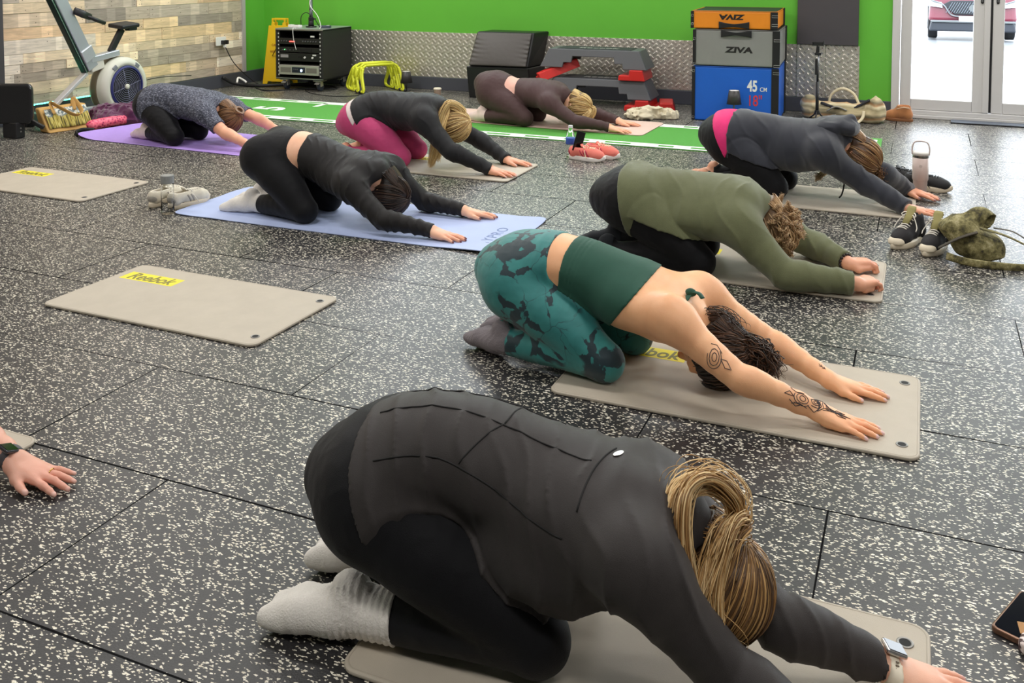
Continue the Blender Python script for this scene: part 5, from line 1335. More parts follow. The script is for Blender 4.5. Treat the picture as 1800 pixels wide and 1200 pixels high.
def yoga_mat(label, cx, cy, rz, w, d, col, curl=None, text=None, under=srgb(60, 66, 78), wav=0.0):
    t = thing('yoga_mat', label, 'yoga mat', (cx, cy, 0), rz)
    mt = M('yoga_' + label[:12].replace(' ', '_'), col, 0.62, bump=0.2, bscale=900, var=0.03, vscale=5)
    mu = M('yoga_under_' + label[:12].replace(' ', '_'), under, 0.7)
    def z(x, y):
        h = 0.0
        if curl:
            e = np.clip((-x - w / 2 + 0.20) / 0.20, 0, 1); h += curl * e * e * (0.4 + 0.6 * np.clip(0.5 - y / d, 0, 1))
        if wav: h += wav * max(0, math.sin(x * 5.3 + y * 7)) * np.clip((abs(x) - w / 2 + 0.35) / 0.3, 0, 1) * np.clip((abs(y) - d / 2 + 0.25) / 0.2, 0, 1)
        return h
    def body(z0, z1, mat, name, nx=60, ny=16):
        mb = MB(); r = 0.045
        def xy(u, v):
            y = (v - 0.5) * d; hw = w / 2; e = abs(y) - (d / 2 - r)
            if e > 0: hw = w / 2 - r + math.sqrt(max(r * r - e * e, 0))
            return ((u - 0.5) * 2 * hw, y)
        top = []; bot = []
        us = [0.5 - 0.5 * math.cos(PI * i / nx) * (1) for i in range(nx + 1)]
        vs_ = [0.5 - 0.5 * math.cos(PI * j / ny) for j in range(ny + 1)]
        W = ny + 1
        for u in us:
            for v in vs_:
                x, y = xy(u, v); h = z(x, y); top.append((x, y, h + z1)); bot.append((x, y, h + z0))
        n = len(top); V = top + bot; F = []
        for i in range(nx):
            for j in range(ny):
                a, b, c, e = i * W + j, (i + 1) * W + j, (i + 1) * W + j + 1, i * W + j + 1
                F += [(a, b, c, e), (n + e, n + c, n + b, n + a)]
        for i in range(nx): F += [(i * W, n + i * W, n + (i + 1) * W, (i + 1) * W), ((i + 1) * W + ny, n + (i + 1) * W + ny, n + i * W + ny, i * W + ny)]
        for j in range(ny): F += [(j + 1, n + j + 1, n + j, j), (nx * W + j, n + nx * W + j, n + nx * W + j + 1, nx * W + j + 1)]
        mb.add(V, F); return mb.build(name, mat, t)
    body(0.0025, 0.0055, mt, 'top_layer'); body(0.0004, 0.0026, mu, 'underside')
    if text:
        lettering('lettering', text, M('mat_print', srgb(112, 130, 176), 0.6), t, 0.075, (w / 2 - 0.135, -0.07, 0.0057), (0, 0, PI / 2), sx=1.15, spacing=1.15)
    return t
yoga_mat('pale blue yoga mat with printed letters under the woman in black', -2.63, 4.13, 0.012, 1.84, 0.64, srgb(176, 190, 228), curl=0.004, text='MYPRO', wav=0.012)
pm = yoga_mat('lilac purple yoga mat with a curled black corner, near the rowing machine', -4.80, 5.475, -0.03, 1.83, 0.66, srgb(176, 146, 222), curl=0.035, under=srgb(30, 30, 34))
k = MB(); k.sm = True
k.tube(crom([(-0.93, -0.30, 0.02), (-0.975, -0.27, 0.03), (-0.99, -0.20, 0.035), (-0.965, -0.12, 0.022)], 6), [0.012] * 19, 8, flat=(1.6, 0.7))
k.tube(crom([(-0.90, -0.27, 0.012), (-1.0, -0.22, 0.01), (-1.03, -0.24, 0.006)], 6), [0.010] * 13, 8, flat=(0.8, 1.8))
k.build('carry_strap', M('black_webbing', srgb(24, 24, 26), 0.7), pm)
yoga_mat('dusty pink yoga mat under the woman in brown', -2.80, 7.20, -0.03, 1.82, 0.62, srgb(220, 190, 178), curl=0.004, under=srgb(150, 110, 104)).location.z = 0.0088
# ------------------------------------------------------------------ rowing machine stood on end (plane X = -6.2)
def rower():
    t = thing('rowing_machine', 'grey rowing machine with blue-grilled flywheel by the plank wall', 'rowing machine', (-6.2, 6.0, 0))
    grey = M('rower_grey', srgb(172, 178, 184), 0.35, 0.4); pale = M('rower_pale_plastic', srgb(206, 206, 192), 0.45)
    navy = M('flywheel_blue', srgb(40, 44, 104), 0.45); dark = M('rower_black', srgb(30, 30, 33), 0.45)
    Y = lambda y: y - 6.0
    cy, cz = Y(6.062), 0.258
    c = MB(); c.sm = True
    c.lathe([(0.02, -0.085), (0.225, -0.085), (0.243, -0.07), (0.247, -0.03), (0.247, 0.045), (0.238, 0.075), (0.205, 0.092), (0.178, 0.092), (0.178, 0.07), (0.02, 0.07)], (0, cy, cz), 56, 'X')
    cage = c.build('flywheel_cage', pale, t)
    b = MB(); b.sm = True; b.lathe([(0.249, -0.055), (0.2505, -0.045), (0.2505, 0.0), (0.249, 0.01)], (0, cy, cz), 56, 'X'); b.build('tinted_band', M('band_olive', srgb(112, 104, 84), 0.3), cage)
    d = MB(); d.lathe([(0.02, 0.071), (0.176, 0.071), (0.176, 0.096), (0.160, 0.102), (0.157, 0.096), (0.157, 0.076), (0.02, 0.076)], (0, cy, cz), 48, 'X'); d.build('blue_ring', navy, cage, smooth=False)
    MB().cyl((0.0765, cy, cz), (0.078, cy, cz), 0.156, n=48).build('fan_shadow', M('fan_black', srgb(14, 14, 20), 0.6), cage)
    wire = M('grille_wire', srgb(128, 130, 156), 0.5)
    g = MB(); g.sm = True
    for i in range(8):
        r = 0.036 + i * 0.016; g.tube([(0.094, cy + r * math.cos(a), cz + r * math.sin(a)) for a in np.linspace(0, 2 * PI, 49)[:-1]], 0.0017, 6, closed=True)
    for k in range(4):
        a = 0.25 + k * PI / 2; g.tube([(0.094, cy + 0.02 * math.cos(a), cz + 0.02 * math.sin(a)), (0.094, cy + 0.16 * math.cos(a), cz + 0.16 * math.sin(a))], 0.0022, 6)
    g.build('grille', wire, cage)
    h = MB(); h.sm = True; h.lathe([(0.0, 0.088), (0.024, 0.088), (0.022, 0.102), (0.008, 0.105), (0.0, 0.105)], (0, cy, cz), 24, 'X'); h.build('hub_cap', pale, cage)
    for a in (0.95, 2.2): MB().box((0.07, cy + 0.205 * math.cos(a), cz + 0.205 * math.sin(a)), (0.05, 0.035, 0.05), (a, 0, 0)).build('housing_clip', M('damper_grey', srgb(120, 124, 130), 0.4), cage, bevel=0.006)
    # monorail leaning back to the left
    p0, p1 = Vector((0, Y(5.735), 0.42)), Vector((0, Y(5.20), 1.42)); dr = (p1 - p0).normalized(); nr = Vector((0, -dr.z, dr.y)) * -1
    R = Matrix((Vector((1, 0, 0)), nr, dr)).transposed(); L = (p1 - p0).length; mid = (p0 + p1) / 2
    MB().box(mid + nr * 0.045, (0.07, 0.105, L), R).build('rail', grey, t, bevel=0.006)
    MB().box(mid - nr * 0.022, (0.052, 0.032, L), R).build('rail_track', M('rail_green_black', srgb(20, 44, 38), 0.3), t, bevel=0.004)
    MB().box(mid - nr * 0.030, (0.066, 0.006, L), R).build('rail_edge', M('rail_steel', srgb(150, 176, 170), 0.25, 0.8), t)
    MB().box(p0 + dr * 0.13 + nr * 0.05, (0.09, 0.12, 0.11), R).build('rail_bracket', M('rower_silver', srgb(196, 202, 208), 0.3, 0.5), t, bevel=0.008)
    # frame over the wheel, monitor arm, handle
    MB().box((0.0, Y(5.90), 0.525), (0.075, 0.30, 0.05), (0.12, 0, 0)).build('main_frame', M('rower_silver', srgb(196, 202, 208), 0.3, 0.5), t, bevel=0.006)
    MB().box((0.0, Y(5.82), 0.46), (0.06, 0.14, 0.09), (0.2, 0, 0)).build('frame_bracket', pale, t, bevel=0.01)
    a = Vector((0, Y(5.98), 0.55)); e = Vector((0, Y(6.11), 0.735)); v = (e - a).normalized(); Ra = Matrix((Vector((1, 0, 0)), Vector((0, v.z, -v.y)), v)).transposed()
    MB().box((a + e) / 2, (0.03, 0.055, (e - a).length), Ra).build('monitor_arm', dark, t, bevel=0.004)
    MB().box((0.0, Y(6.135), 0.765), (0.16, 0.20, 0.035), (0.06, 0.1, 0)).build('monitor', dark, t, bevel=0.01)
    MB().box((0.03, Y(6.18), 0.735), (0.06, 0.09, 0.03)).build('monitor_mount', dark, t, bevel=0.008)
    hd = MB(); hd.sm = True; hd.tube([(0.05, Y(5.58), 0.915), (0.05, Y(5.66), 0.885), (0.05, Y(5.74), 0.855)], [0.018, 0.02, 0.016], 10, flat=(1.6, 0.7)); hd.tube([(0.05, Y(5.70), 0.865), (0.06, Y(5.78), 0.832), (0.06, Y(5.87), 0.80)], [0.013, 0.017, 0.016], 12)
    hd.build('handle', dark, t)
    # front leg and feet
    MB().box(((0, Y(5.50), 0.25)), (0.055, 0.028, 0.53), (-math.atan2(0.43, 0.30), 0, 0)).build('front_leg', M('leg_silver', srgb(196, 196, 198), 0.35, 0.4), t, bevel=0.004)
    MB().box((-0.17, Y(5.40), 0.085), (0.26, 0.07, 0.06)).build('front_foot', M('foot_green_grey', srgb(96, 130, 118), 0.4, 0.3), t, bevel=0.006)
    for sx in (-0.27, -0.07): MB().box((sx, Y(5.40), 0.028), (0.06, 0.08, 0.055)).build('foot_pad', dark, t, bevel=0.008)
    MB().box((0, Y(5.62), 0.1), (0.05, 0.5, 0.05)).build('base_bar', grey, t, bevel=0.005)
rower()

# green LED strip along the skirting
led = thing('led_strip', 'green glowing light strip along the foot of the plank wall', 'light strip', (-6.63, 6.0, 0.14))
MB().box2((-0.006, -1.0, -0.006), (0.004, 0.45, 0.006)).build('channel', M('led_channel', srgb(220, 230, 226), 0.4), led)
l_ = MB()
for i in range(58): l_.box((0.006, -0.985 + i * 0.0249, 0), (0.004, 0.014, 0.009))
l_.build('diode_row', M('led_green', (0.1, 0.9, 0.6), 0.4, emit=(0.06, 1.0, 0.5), estr=9.0), led)

# black padded seat at the picture's edge
t = thing('gym_bench', 'black moulded seat pad on a black post, beside the tan tote bag', 'bench', (-6.20, 5.02, 0))
pd = MB(); pd.prism(rrect(0.42, 0.30, 0.055, 6), -0.028, 0.03, lambda x, y, z: (x * 0.72 - z * 0.45 + 0.02, x * 0.35 + z * 0.8 - 0.02, 0.255 + y))
pd.build('seat_pad', M('black_vinyl', srgb(34, 34, 36), 0.22, bump=0.05, bscale=300), t, bevel=0.018, seg=3)
MB().box((0.03, 0.0, 0.06), (0.14, 0.08, 0.12)).build('post', m_rub, t, bevel=0.008)
bo = MB()
for y, z in ((0, 0.05), (0.0, 0.075)): bo.cyl((0.10, y, z), (0.104, y, z), 0.006, n=8)
bo.build('bolt', m_steel, t)
MB().box((0.16, 0.10, 0.09), (0.1, 0.03, 0.03), (0, 0.5, 0.4)).build('lever', m_rub, t, bevel=0.006)

# tote bag lying against the rower
def tote():
    t = thing('tote_bag', 'tan canvas tote bag printed with yellow grass, by the purple towel', 'bag', (-6.05, 5.42, 0), 1.36)
    m, tr, b = nt('grass_print'); L = tr.links.new
    tc = N(tr, 'ShaderNodeTexCoord'); sp = N(tr, 'ShaderNodeSeparateXYZ'); L(tc.outputs['Object'], sp.inputs[0])
    mp = N(tr, 'ShaderNodeMapping'); mp.inputs['Scale'].default_value = (110, 10, 10); L(tc.outputs['Object'], mp.inputs['Vector'])
    n = N(tr, 'ShaderNodeTexNoise', i_Scale=1.0, i_Detail=3.0); L(mp.outputs['Vector'], n.inputs['Vector'])
    r = ramp(tr, [(0.40, srgb(86, 78, 42)), (0.5, srgb(168, 150, 58)), (0.62, srgb(204, 190, 110))]); L(n.outputs['Fac'], r.inputs['Fac'])
    n2 = N(tr, 'ShaderNodeTexNoise', i_Scale=60.0); L(tc.outputs['Object'], n2.inputs['Vector'])
    sk = ramp(tr, [(0.45, srgb(112, 128, 132)), (0.62, srgb(222, 222, 210))]); L(n2.outputs['Fac'], sk.inputs['Fac'])
    nn = N(tr, 'ShaderNodeTexNoise', i_Scale=16.0); L(tc.outputs['Object'], nn.inputs['Vector'])
    ad = N(tr, 'ShaderNodeMath', operation='MULTIPLY_ADD'); L(nn.outputs['Fac'], ad.inputs[0]); ad.inputs[1].default_value = 0.12; L(sp.outputs['Z'], ad.inputs[2])
    gt = N(tr, 'ShaderNodeMapRange', i_From_Min=0.172, i_From_Max=0.182); L(ad.outputs[0], gt.inputs['Value'])
    mx = N(tr, 'ShaderNodeMix', data_type='RGBA'); L(gt.outputs[0], mx.inputs[0]); L(r.outputs['Color'], mx.inputs[6]); L(sk.outputs['Color'], mx.inputs[7]); L(mx.outputs[2], b.inputs['Base Color']); b.inputs['Roughness'].default_value = 0.8
    tan = M('tan_canvas', srgb(206, 164, 98), 0.8, bump=0.3, bscale=400)
    tl = math.radians(30)
    def F(x, y, z): return (x, 0.02 + z * math.sin(tl) * 1.0 + y, 0.012 + z * math.cos(tl) * 0.95 + 0.012 * math.sin(x * 16) * z)
    bd = MB(); W = 0.37; H = 0.205
    bd.hexa([(-W / 2, -0.03, 0), (W / 2, -0.03, 0), (W / 2, 0.10, 0), (-W / 2, 0.10, 0)], [F(-W / 2 - 0.01, -0.02, H), F(W / 2 + 0.01, -0.02, H), F(W / 2, 0.05, H), F(-W / 2, 0.05, H)])
    bd.build('bag_body', tan, t, bevel=0.014, seg=3)
    pn = MB(); pn.grid(lambda u, v: F((u - 0.5) * (W - 0.03), -0.052 + 0.006 * math.sin(u * 9), 0.025 + v * (H - 0.035)), 20, 8); pn.build('printed_front', m, t, smooth=True, solid=0.004)
    hb = MB(); hb.sm = True
    hb.tube(crom([F(-0.10, -0.058, 0.15), F(-0.115, -0.08, 0.255), F(-0.06, -0.11, 0.20), F(0.02, -0.13, 0.13), F(0.09, -0.11, 0.15), F(0.075, -0.075, 0.26), F(0.06, -0.055, 0.16)], 8), 0.012, 8, flat=(0.35, 1.7))
    hb.build('strap', tan, t)
tote()

# heaps of cloth
def heap(name, label, cat, loc, rz, sx, sy, sz, mat, seed, amp=0.02, lam=0.06, n=9, part='fabric', h=0.006):
    t = thing(name, label, cat, loc, rz); r = np.random.default_rng(seed); pk = []
    for i in range(n):
        a = r.random() * 6.28; q = math.sqrt(r.random())
        c = np.array([math.cos(a) * q * sx * 0.6, math.sin(a) * q * sy * 0.6, sz * (0.25 + 0.35 * r.random() * (1 - q))])
        pk.append((Ell(c, (sx * (0.30 + 0.25 * r.random()), sy * (0.30 + 0.25 * r.random()), sz * (0.30 + 0.3 * r.random()))), 0.04))
    def mod(P, D):
        w = np.stack([vnoise(P / 0.11 + seed), vnoise(P / 0.11 + seed + 9), 0 * P[..., 0]], -1) * 0.05
        d = D + amp * (2.2 * np.abs(vnoise((P + w) / lam + seed)) - 0.6) + amp * 0.9 * (np.abs(vnoise((P + w) / (lam * 0.45) + seed * 3)) - 0.3)
        return np.maximum(d, 0.003 - P[..., 2])
    blob(part, pk, h, mat, t, mod, 2); return t
heap('towel', 'crumpled dark purple towel heaped by the flywheel', 'towel', (-5.90, 5.80, 0), 0.6, 0.27, 0.17, 0.19, cloth('plum_towel', srgb(92, 42, 76), 0.95, 350, 0.6, 0.5), 3, 0.022, 0.075)
heap('cream_cloth', 'cream cloth dropped in a heap beside the grey steps', 'cloth', (-2.05, 7.72, 0), 0.3, 0.21, 0.13, 0.10, cloth('cream_cotton', srgb(214, 204, 178), 0.9, 350, 0.4), 7, 0.022, 0.06)
t = thing('umbrella', 'folded pink patterned umbrella pouch lying by the purple towel', 'umbrella', (-5.84, 5.60, 0.045), 1.45)
def pinkpat():
    m, tr, b = nt('pink_print'); L = tr.links.new; tc = N(tr, 'ShaderNodeTexCoord'); v = N(tr, 'ShaderNodeTexVoronoi', i_Scale=55.0); L(tc.outputs['Object'], v.inputs['Vector'])
    r = ramp(tr, [(0.25, srgb(150, 40, 84)), (0.4, srgb(232, 78, 110)), (0.75, srgb(240, 120, 140))]); L(v.outputs['Distance'], r.inputs['Fac']); L(r.outputs['Color'], b.inputs['Base Color']); b.inputs['Roughness'].default_value = 0.5; return m
m_pp = pinkpat()
u_ = MB(); u_.sm = True; u_.tube(crom([(-0.155, 0, -0.004), (-0.15, 0, 0), (-0.06, 0.005, 0.003), (0.06, 0, 0.004), (0.16, 0, 0), (0.165, 0, 0)], 5), [0.02] * 2 + [0.040] * 22 + [0.03, 0.012], 14); u_.build('pouch', m_pp, t)
u_ = MB(); u_.sm = True; u_.cyl((0.165, 0, 0), (0.185, 0, 0), 0.016, 0.012); u_.build('handle_end', M('pink_plastic', srgb(226, 90, 120), 0.4), t)

# socket, plug and cable on the plank wall
t = thing('wall_socket', 'white wall socket on the planks with two black plugs', 'socket', (-6.632, 7.85, 0.485))
MB().prism(rrect(0.15, 0.088, 0.008), 0, 0.012, lambda x, y, z: (z, x, y)).build('plate', M('white_plastic', srgb(238, 236, 232), 0.4), t, bevel=0.002)
for y in (0.01, 0.055): MB().box((0.03, y, -0.012), (0.04, 0.036, 0.042)).build('plug', m_rub, t, bevel=0.006)
MB().box((0.03, 0.03, -0.05), (0.025, 0.028, 0.03)).build('adaptor', M('white_plastic', srgb(238, 236, 232), 0.4), t, bevel=0.004)
m_cab = M('black_cable', srgb(32, 32, 34), 0.5)
def cable(label, pts, r, mat=m_cab, n=8):
    b = MB(); b.sm = True; b.tube(crom(pts, 8), r, n); return tag(b.build('cable', mat), label, 'cable')
cable('thin black cable drooping from the wall socket to the floor', [(-6.60, 7.88, 0.43), (-6.57, 7.98, 0.25), (-6.5, 8.12, 0.09), (-6.42, 8.2, 0.012), (-6.2, 8.25, 0.008)], 0.005)
cable('thick black cable bundle on the floor in the corner', [(-6.62, 7.86, 0.11), (-6.58, 7.95, 0.05), (-6.5, 8.02, 0.022), (-6.3, 8.05, 0.02), (-6.1, 8.2, 0.02), (-5.9, 8.35, 0.018)], 0.018)
cable('looped black cable on the floor under the equipment rack', [(-6.3, 7.98, 0.008), (-6.05, 7.85, 0.007), (-5.8, 8.1, 0.007), (-5.5, 8.25, 0.007), (-5.75, 8.4, 0.007), (-6.15, 8.3, 0.008), (-6.4, 8.1, 0.01)], 0.007)
cable('thin black cable straying over the floor beside the yellow hurdles', [(-5.7, 8.0, 0.005), (-5.5, 7.85, 0.004), (-5.2, 7.78, 0.004), (-5.0, 7.95, 0.004), (-5.15, 8.05, 0.004)], 0.004)
cable('white lead lying with its plug on the floor near the corner', [(-6.47, 7.90, 0.06), (-6.50, 7.96, 0.10), (-6.46, 8.0, 0.07), (-6.43, 8.0, 0.05)], 0.011, M('white_plastic', srgb(238, 236, 232), 0.4))
cable('black lead trailing up towards the rowing machine monitor', [(-6.62, 7.4, 0.18), (-6.61, 7.0, 0.21), (-6.6, 6.7, 0.2), (-6.6, 6.45, 0.17)], 0.004)

# yellow wet floor sign
t = thing('wet_floor_sign', 'yellow folding wet floor sign against the green wall', 'sign', (-6.30, 8.37, 0), 0.05)
ys = M('sign_yellow', srgb(240, 196, 30), 0.45); yt = M('sign_print', srgb(150, 60, 30), 0.6)
def panel(name, s0, lean):
    b = MB(); fn = lambda x, y, z: (x, y * lean + z, y)
    b.prism([(-0.165, 0.0), (-0.11, 0.0), (-0.10, 0.03), (0.10, 0.03), (0.11, 0.0), (0.165, 0.0), (0.12, 0.62), (0.09, 0.62), (0.085, 0.655), (0.05, 0.655), (0.05, 0.62), (-0.05, 0.62), (-0.05, 0.655), (-0.085, 0.655), (-0.09, 0.62), (-0.12, 0.62)], s0, s0 + 0.012, fn)
    b.box((0, 0.69 * lean + s0 + 0.006, 0.69), (0.17, 0.014, 0.02)); b.box((-0.075, 0.67 * lean + s0 + 0.006, 0.665), (0.02, 0.014, 0.05)); b.box((0.075, 0.67 * lean + s0 + 0.006, 0.665), (0.02, 0.014, 0.05))
    return b.build(name, ys, t, bevel=0.003)
fp = panel('front_panel', -0.06, 0.10); panel('rear_panel', 0.10, -0.06)
lettering('lettering', 'CAUTION\n\nWET FLOOR', yt, fp, 0.036, (0, -0.024, 0.38), (PI / 2 + 0.1 - 0.2, 0, 0), sx=0.85)
tri = MB(); tri.tube([(-0.055, -0.036, 0.30), (0.055, -0.036, 0.30), (0.0, -0.026, 0.40)], 0.004, 6, closed=True); tri.build('warning_triangle', M('flat_black', srgb(16, 16, 17), 0.7), fp)

# equipment rack on castors
def rack():
    t = thing('equipment_rack', 'black audio equipment rack on castors with a silver amplifier', 'equipment rack', (-5.745, 7.965, 0), 0.045)
    bk = M('rack_black', srgb(38, 38, 38), 0.5, bump=0.08, bscale=300); W, D, z0, z1 = 0.555, 0.56, 0.115, 0.625
    s = MB()
    s.box2((-W / 2, 0, z0), (-W / 2 + 0.02, D, z1)); s.box2((W / 2 - 0.02, 0, z0), (W / 2, D, z1)); s.box2((-W / 2, 0, z1 - 0.02), (W / 2, D, z1)); s.box2((-W / 2, 0, z0), (W / 2, D, z0 + 0.02)); s.box2((-W / 2, D - 0.02, z0), (W / 2, D, z1))
    s.build('cabinet', bk, t, bevel=0.004)
    MB().box2((-W / 2, -0.002, z1), (W / 2, D, z1 + 0.004)).build('top_skin', M('rack_top', srgb(176, 178, 180), 0.35, 0.5), t)
    for sx in (-0.243, 0.243):
        ro = MB().box((sx, 0.012, (z0 + z1) / 2), (0.02, 0.012, z1 - z0 - 0.05)).build('rack_rail', bk, t); hl = MB()
        for i in range(12): hl.box((sx, 0.005, z0 + 0.045 + i * 0.038), (0.011, 0.004, 0.014))
        hl.build('slot_row', M('slot_pale', srgb(214, 214, 210), 0.4), ro)
    def unit_(name, za, zb, mat, y=0.0):
        return MB().box2((-0.232, y, za), (0.232, 0.35, zb)).build(name, mat, t, bevel=0.003)
    blk = M('unit_black', srgb(24, 24, 25), 0.4); red = M('red_led', (0.8, 0.05, 0.04), 0.4, emit=(1, 0.1, 0.08), estr=2.0); wh = M('panel_white', srgb(220, 220, 216), 0.5); grn = M('green_led', (0.1, 0.7, 0.2), 0.4, emit=(0.2, 1, 0.3), estr=1.5)
    def knobs(u, z, xs, r, mat, nm='knob'):
        b = MB()
        for x in xs: b.cyl((x, -0.012, z), (x, 0.001, z), r, n=12)
        b.build(nm, mat, u)
    u = unit_('mixer_unit', 0.472, 0.532, blk); knobs(u, 0.500, (-0.10, -0.085, -0.07, -0.055), 0.006, red, 'red_button'); knobs(u, 0.505, (-0.2, -0.17, -0.14, 0.05, 0.08, 0.11, 0.14, 0.17, 0.2), 0.006, M('knob_grey', srgb(90, 90, 92), 0.4))
    u = unit_('receiver_unit', 0.392, 0.442, blk); knobs(u, 0.415, (-0.19, -0.14, -0.10, -0.06), 0.005, M('knob_grey', srgb(90, 90, 92), 0.4)); knobs(u, 0.418, (-0.165,), 0.004, grn, 'green_light')
    MB().box((0.08, -0.001, 0.416), (0.13, 0.004, 0.03)).build('tray_slot', M('flat_black', srgb(16, 16, 17), 0.7), u)
    u = unit_('player_unit', 0.302, 0.384, blk); knobs(u, 0.343, (0.07, 0.16), 0.010, wh); MB().box((-0.17, -0.002, 0.352), (0.09, 0.004, 0.03)).build('badge', M('badge_grey', srgb(150, 146, 150), 0.4), u); MB().box((0.01, -0.002, 0.345), (0.035, 0.004, 0.022)).build('display', M('flat_black', srgb(16, 16, 17), 0.7), u)
    for x in (0.18,): MB().box((x, -0.003, 0.368), (0.04, 0.003, 0.014)).build('paper_tag', wh, u)
    MB().box((0.16, -0.003, 0.555), (0.045, 0.003, 0.016)).build('paper_label', wh, t)
    am = M('amp_silver', srgb(186, 184, 176), 0.35, 0.5); u = unit_('amplifier', 0.165, 0.262, am, -0.012)
    for x in (-0.15, 0.15): MB().box((x, -0.013, 0.214), (0.12, 0.004, 0.05)).build('vent_grille', M('vent_grey', srgb(120, 118, 108), 0.5, bump=0.8, bscale=900), u)
    MB().box((0.0, -0.014, 0.216), (0.15, 0.004, 0.055)).build('control_panel', M('panel_navy', srgb(30, 34, 50), 0.4), u)
    MB().cyl((0.035, -0.018, 0.212), (0.035, -0.014, 0.212), 0.012, n=12).build('power_light', M('blue_led', (0.3, 0.5, 1), 0.4, emit=(0.45, 0.65, 1), estr=8.0), u)
    k = MB()
    for x in (-0.05, -0.03, -0.01, 0.06): k.cyl((x, -0.022, 0.222), (x, -0.014, 0.222), 0.006, n=10)
    k.build('dial', M('knob_grey', srgb(90, 90, 92), 0.4), u)
    e = MB(); e.box((0, 0.003, z0 + 0.012), (W, 0.008, 0.006)); e.box((0, 0.003, z1 - 0.006), (W, 0.008, 0.006)); e.build('edge_trim', M('edge_alu', srgb(190, 190, 186), 0.3, 0.8), t)
    for i, (x, y) in enumerate(((-0.19, 0.06), (0.20, 0.06), (-0.19, D - 0.06), (0.20, D - 0.06))):
        c = MB(); c.box((x, y, z0 - 0.006), (0.10, 0.10, 0.008)); c.box((x - 0.022, y, z0 - 0.035), (0.006, 0.05, 0.06), (0.15, 0, 0)); c.box((x + 0.022, y, z0 - 0.035), (0.006, 0.05, 0.06), (0.15, 0, 0)); c.box((x, y - 0.05, z0 - 0.03), (0.05, 0.03, 0.008), (0.5, 0, 0))
        co = c.build('castor_fork', M('zinc', srgb(196, 194, 188), 0.35, 0.7), t, bevel=0.002)
        w = MB(); w.sm = False; w.lathe([(0.012, -0.016), (0.040, -0.016), (0.044, -0.010), (0.044, 0.010), (0.040, 0.016), (0.012, 0.016)], (x, y + 0.012, 0.0445), 24, 'X'); w.build('castor_wheel', M('blue_black_tyre', srgb(40, 46, 60), 0.5), co)
rack()
t = thing('speaker_pole', 'steel speaker pole standing on top of the equipment rack', 'pole', (-5.76, 8.20, 0.628))
p = MB(); p.sm = True; p.cyl((0, 0, 0), (0, 0, 0.012), 0.055, n=24); p.cyl((0, 0, 0.01), (0, 0, 0.08), 0.03, 0.026, n=20); p.build('socket_base', m_rub, t)
p = MB(); p.cyl((0, 0, 0.07), (0, 0, 0.105), 0.028, n=20); p.cyl((0.02, 0, 0.088), (0.055, 0, 0.088), 0.008, n=10); p.build('clamp_collar', m_rub, t, bevel=0.003)
p = MB(); p.sm = True; p.cyl((0, 0, 0.1), (0, 0, 0.95), 0.019, n=20); p.build('pole_tube', M('chrome_tube', srgb(170, 172, 176), 0.2, 0.9), t)
cable('thin white lead hanging from the speaker pole to the rack top', [(-5.745, 8.18, 0.95), (-5.70, 8.1, 0.86), (-5.6, 8.08, 0.76), (-5.54, 8.05, 0.66), (-5.52, 8.0, 0.634)], 0.003, M('white_plastic', srgb(238, 236, 232), 0.4))
cable('short white lead dangling over the rack front', [(-5.80, 7.99, 0.634), (-5.80, 7.945, 0.63), (-5.79, 7.935, 0.55), (-5.775, 7.935, 0.48), (-5.76, 7.94, 0.42)], 0.003, M('white_plastic', srgb(238, 236, 232), 0.4))
cable('thin black lead looped round the foot of the pole', [(-5.9, 8.22, 0.634), (-5.88, 8.2, 0.74), (-5.79, 8.17, 0.78), (-5.70, 8.17, 0.72), (-5.66, 8.2, 0.64)], 0.004)
t = thing('charger', 'small dark charger box lying on top of the rack', 'charger', (-5.56, 8.16, 0.629), 0.3); MB().box((0, 0, 0.014), (0.11, 0.06, 0.028)).build('charger_body', M('charger_slate', srgb(70, 78, 90), 0.4), t, bevel=0.006); MB().box((0.03, 0, 0.0285), (0.03, 0.03, 0.002)).build('charger_label', M('white_plastic', srgb(238, 236, 232), 0.4), t)
t = thing('extension_lead', 'white extension block on top of the rack', 'extension lead', (-5.90, 8.12, 0.629), -0.2); MB().box((0, 0, 0.014), (0.16, 0.05, 0.028)).build('block', M('white_plastic', srgb(238, 236, 232), 0.4), t, bevel=0.006); MB().box((0.02, 0, 0.029), (0.03, 0.03, 0.003)).build('switch', m_rub, t)

# nested mini hurdles
def hurdle():
    t = thing('mini_hurdle', '', 'hurdle', (0, 0, 0)); yl = M('hurdle_yellow', srgb(226, 232, 60), 0.35)
    b = MB(); b.sm = True; W, H, D = 0.42, 0.27, 0.24
    for sx in (-1, 1):
        pts = crom([(sx * W / 2, -D / 2, 0.016), (sx * W / 2, D * 0.1, 0.016), (sx * W / 2, D / 2 - 0.03, 0.022), (sx * W / 2, D / 2, 0.06), (sx * W / 2 * 0.98, D * 0.2, H * 0.62), (sx * W / 2 * 0.9, D * 0.06, H - 0.03), (sx * W / 2 * 0.72, 0.01, H)], 6)
        bb = MB(); bb.sm = True; bb.tube(pts, 0.0125, 12); bb.build('side_frame', yl, t)
        bb = MB(); bb.sm = True; bb.tube(crom([(sx * W / 2, -D / 2 + 0.05, 0.02), (sx * W / 2, -D / 2 + 0.045, 0.05), (sx * W / 2 * 0.98, -D * 0.10, H * 0.62), (sx * W / 2 * 0.9, -0.005, H - 0.03)], 6), 0.0125, 12); bb.build('front_strut', yl, t)
        bb = MB(); bb.sm = True; bb.cyl((sx * W / 2, -D / 2 - 0.012, 0.016), (sx * W / 2, -D / 2 + 0.002, 0.016), 0.0165, n=12); bb.build('end_cap', m_rub, t)
    b.tube([(-W / 2 * 0.72, 0.01, H), (0, 0.012, H + 0.003), (W / 2 * 0.72, 0.01, H)], 0.0125, 12); b.build('crossbar', yl, t)
    return t
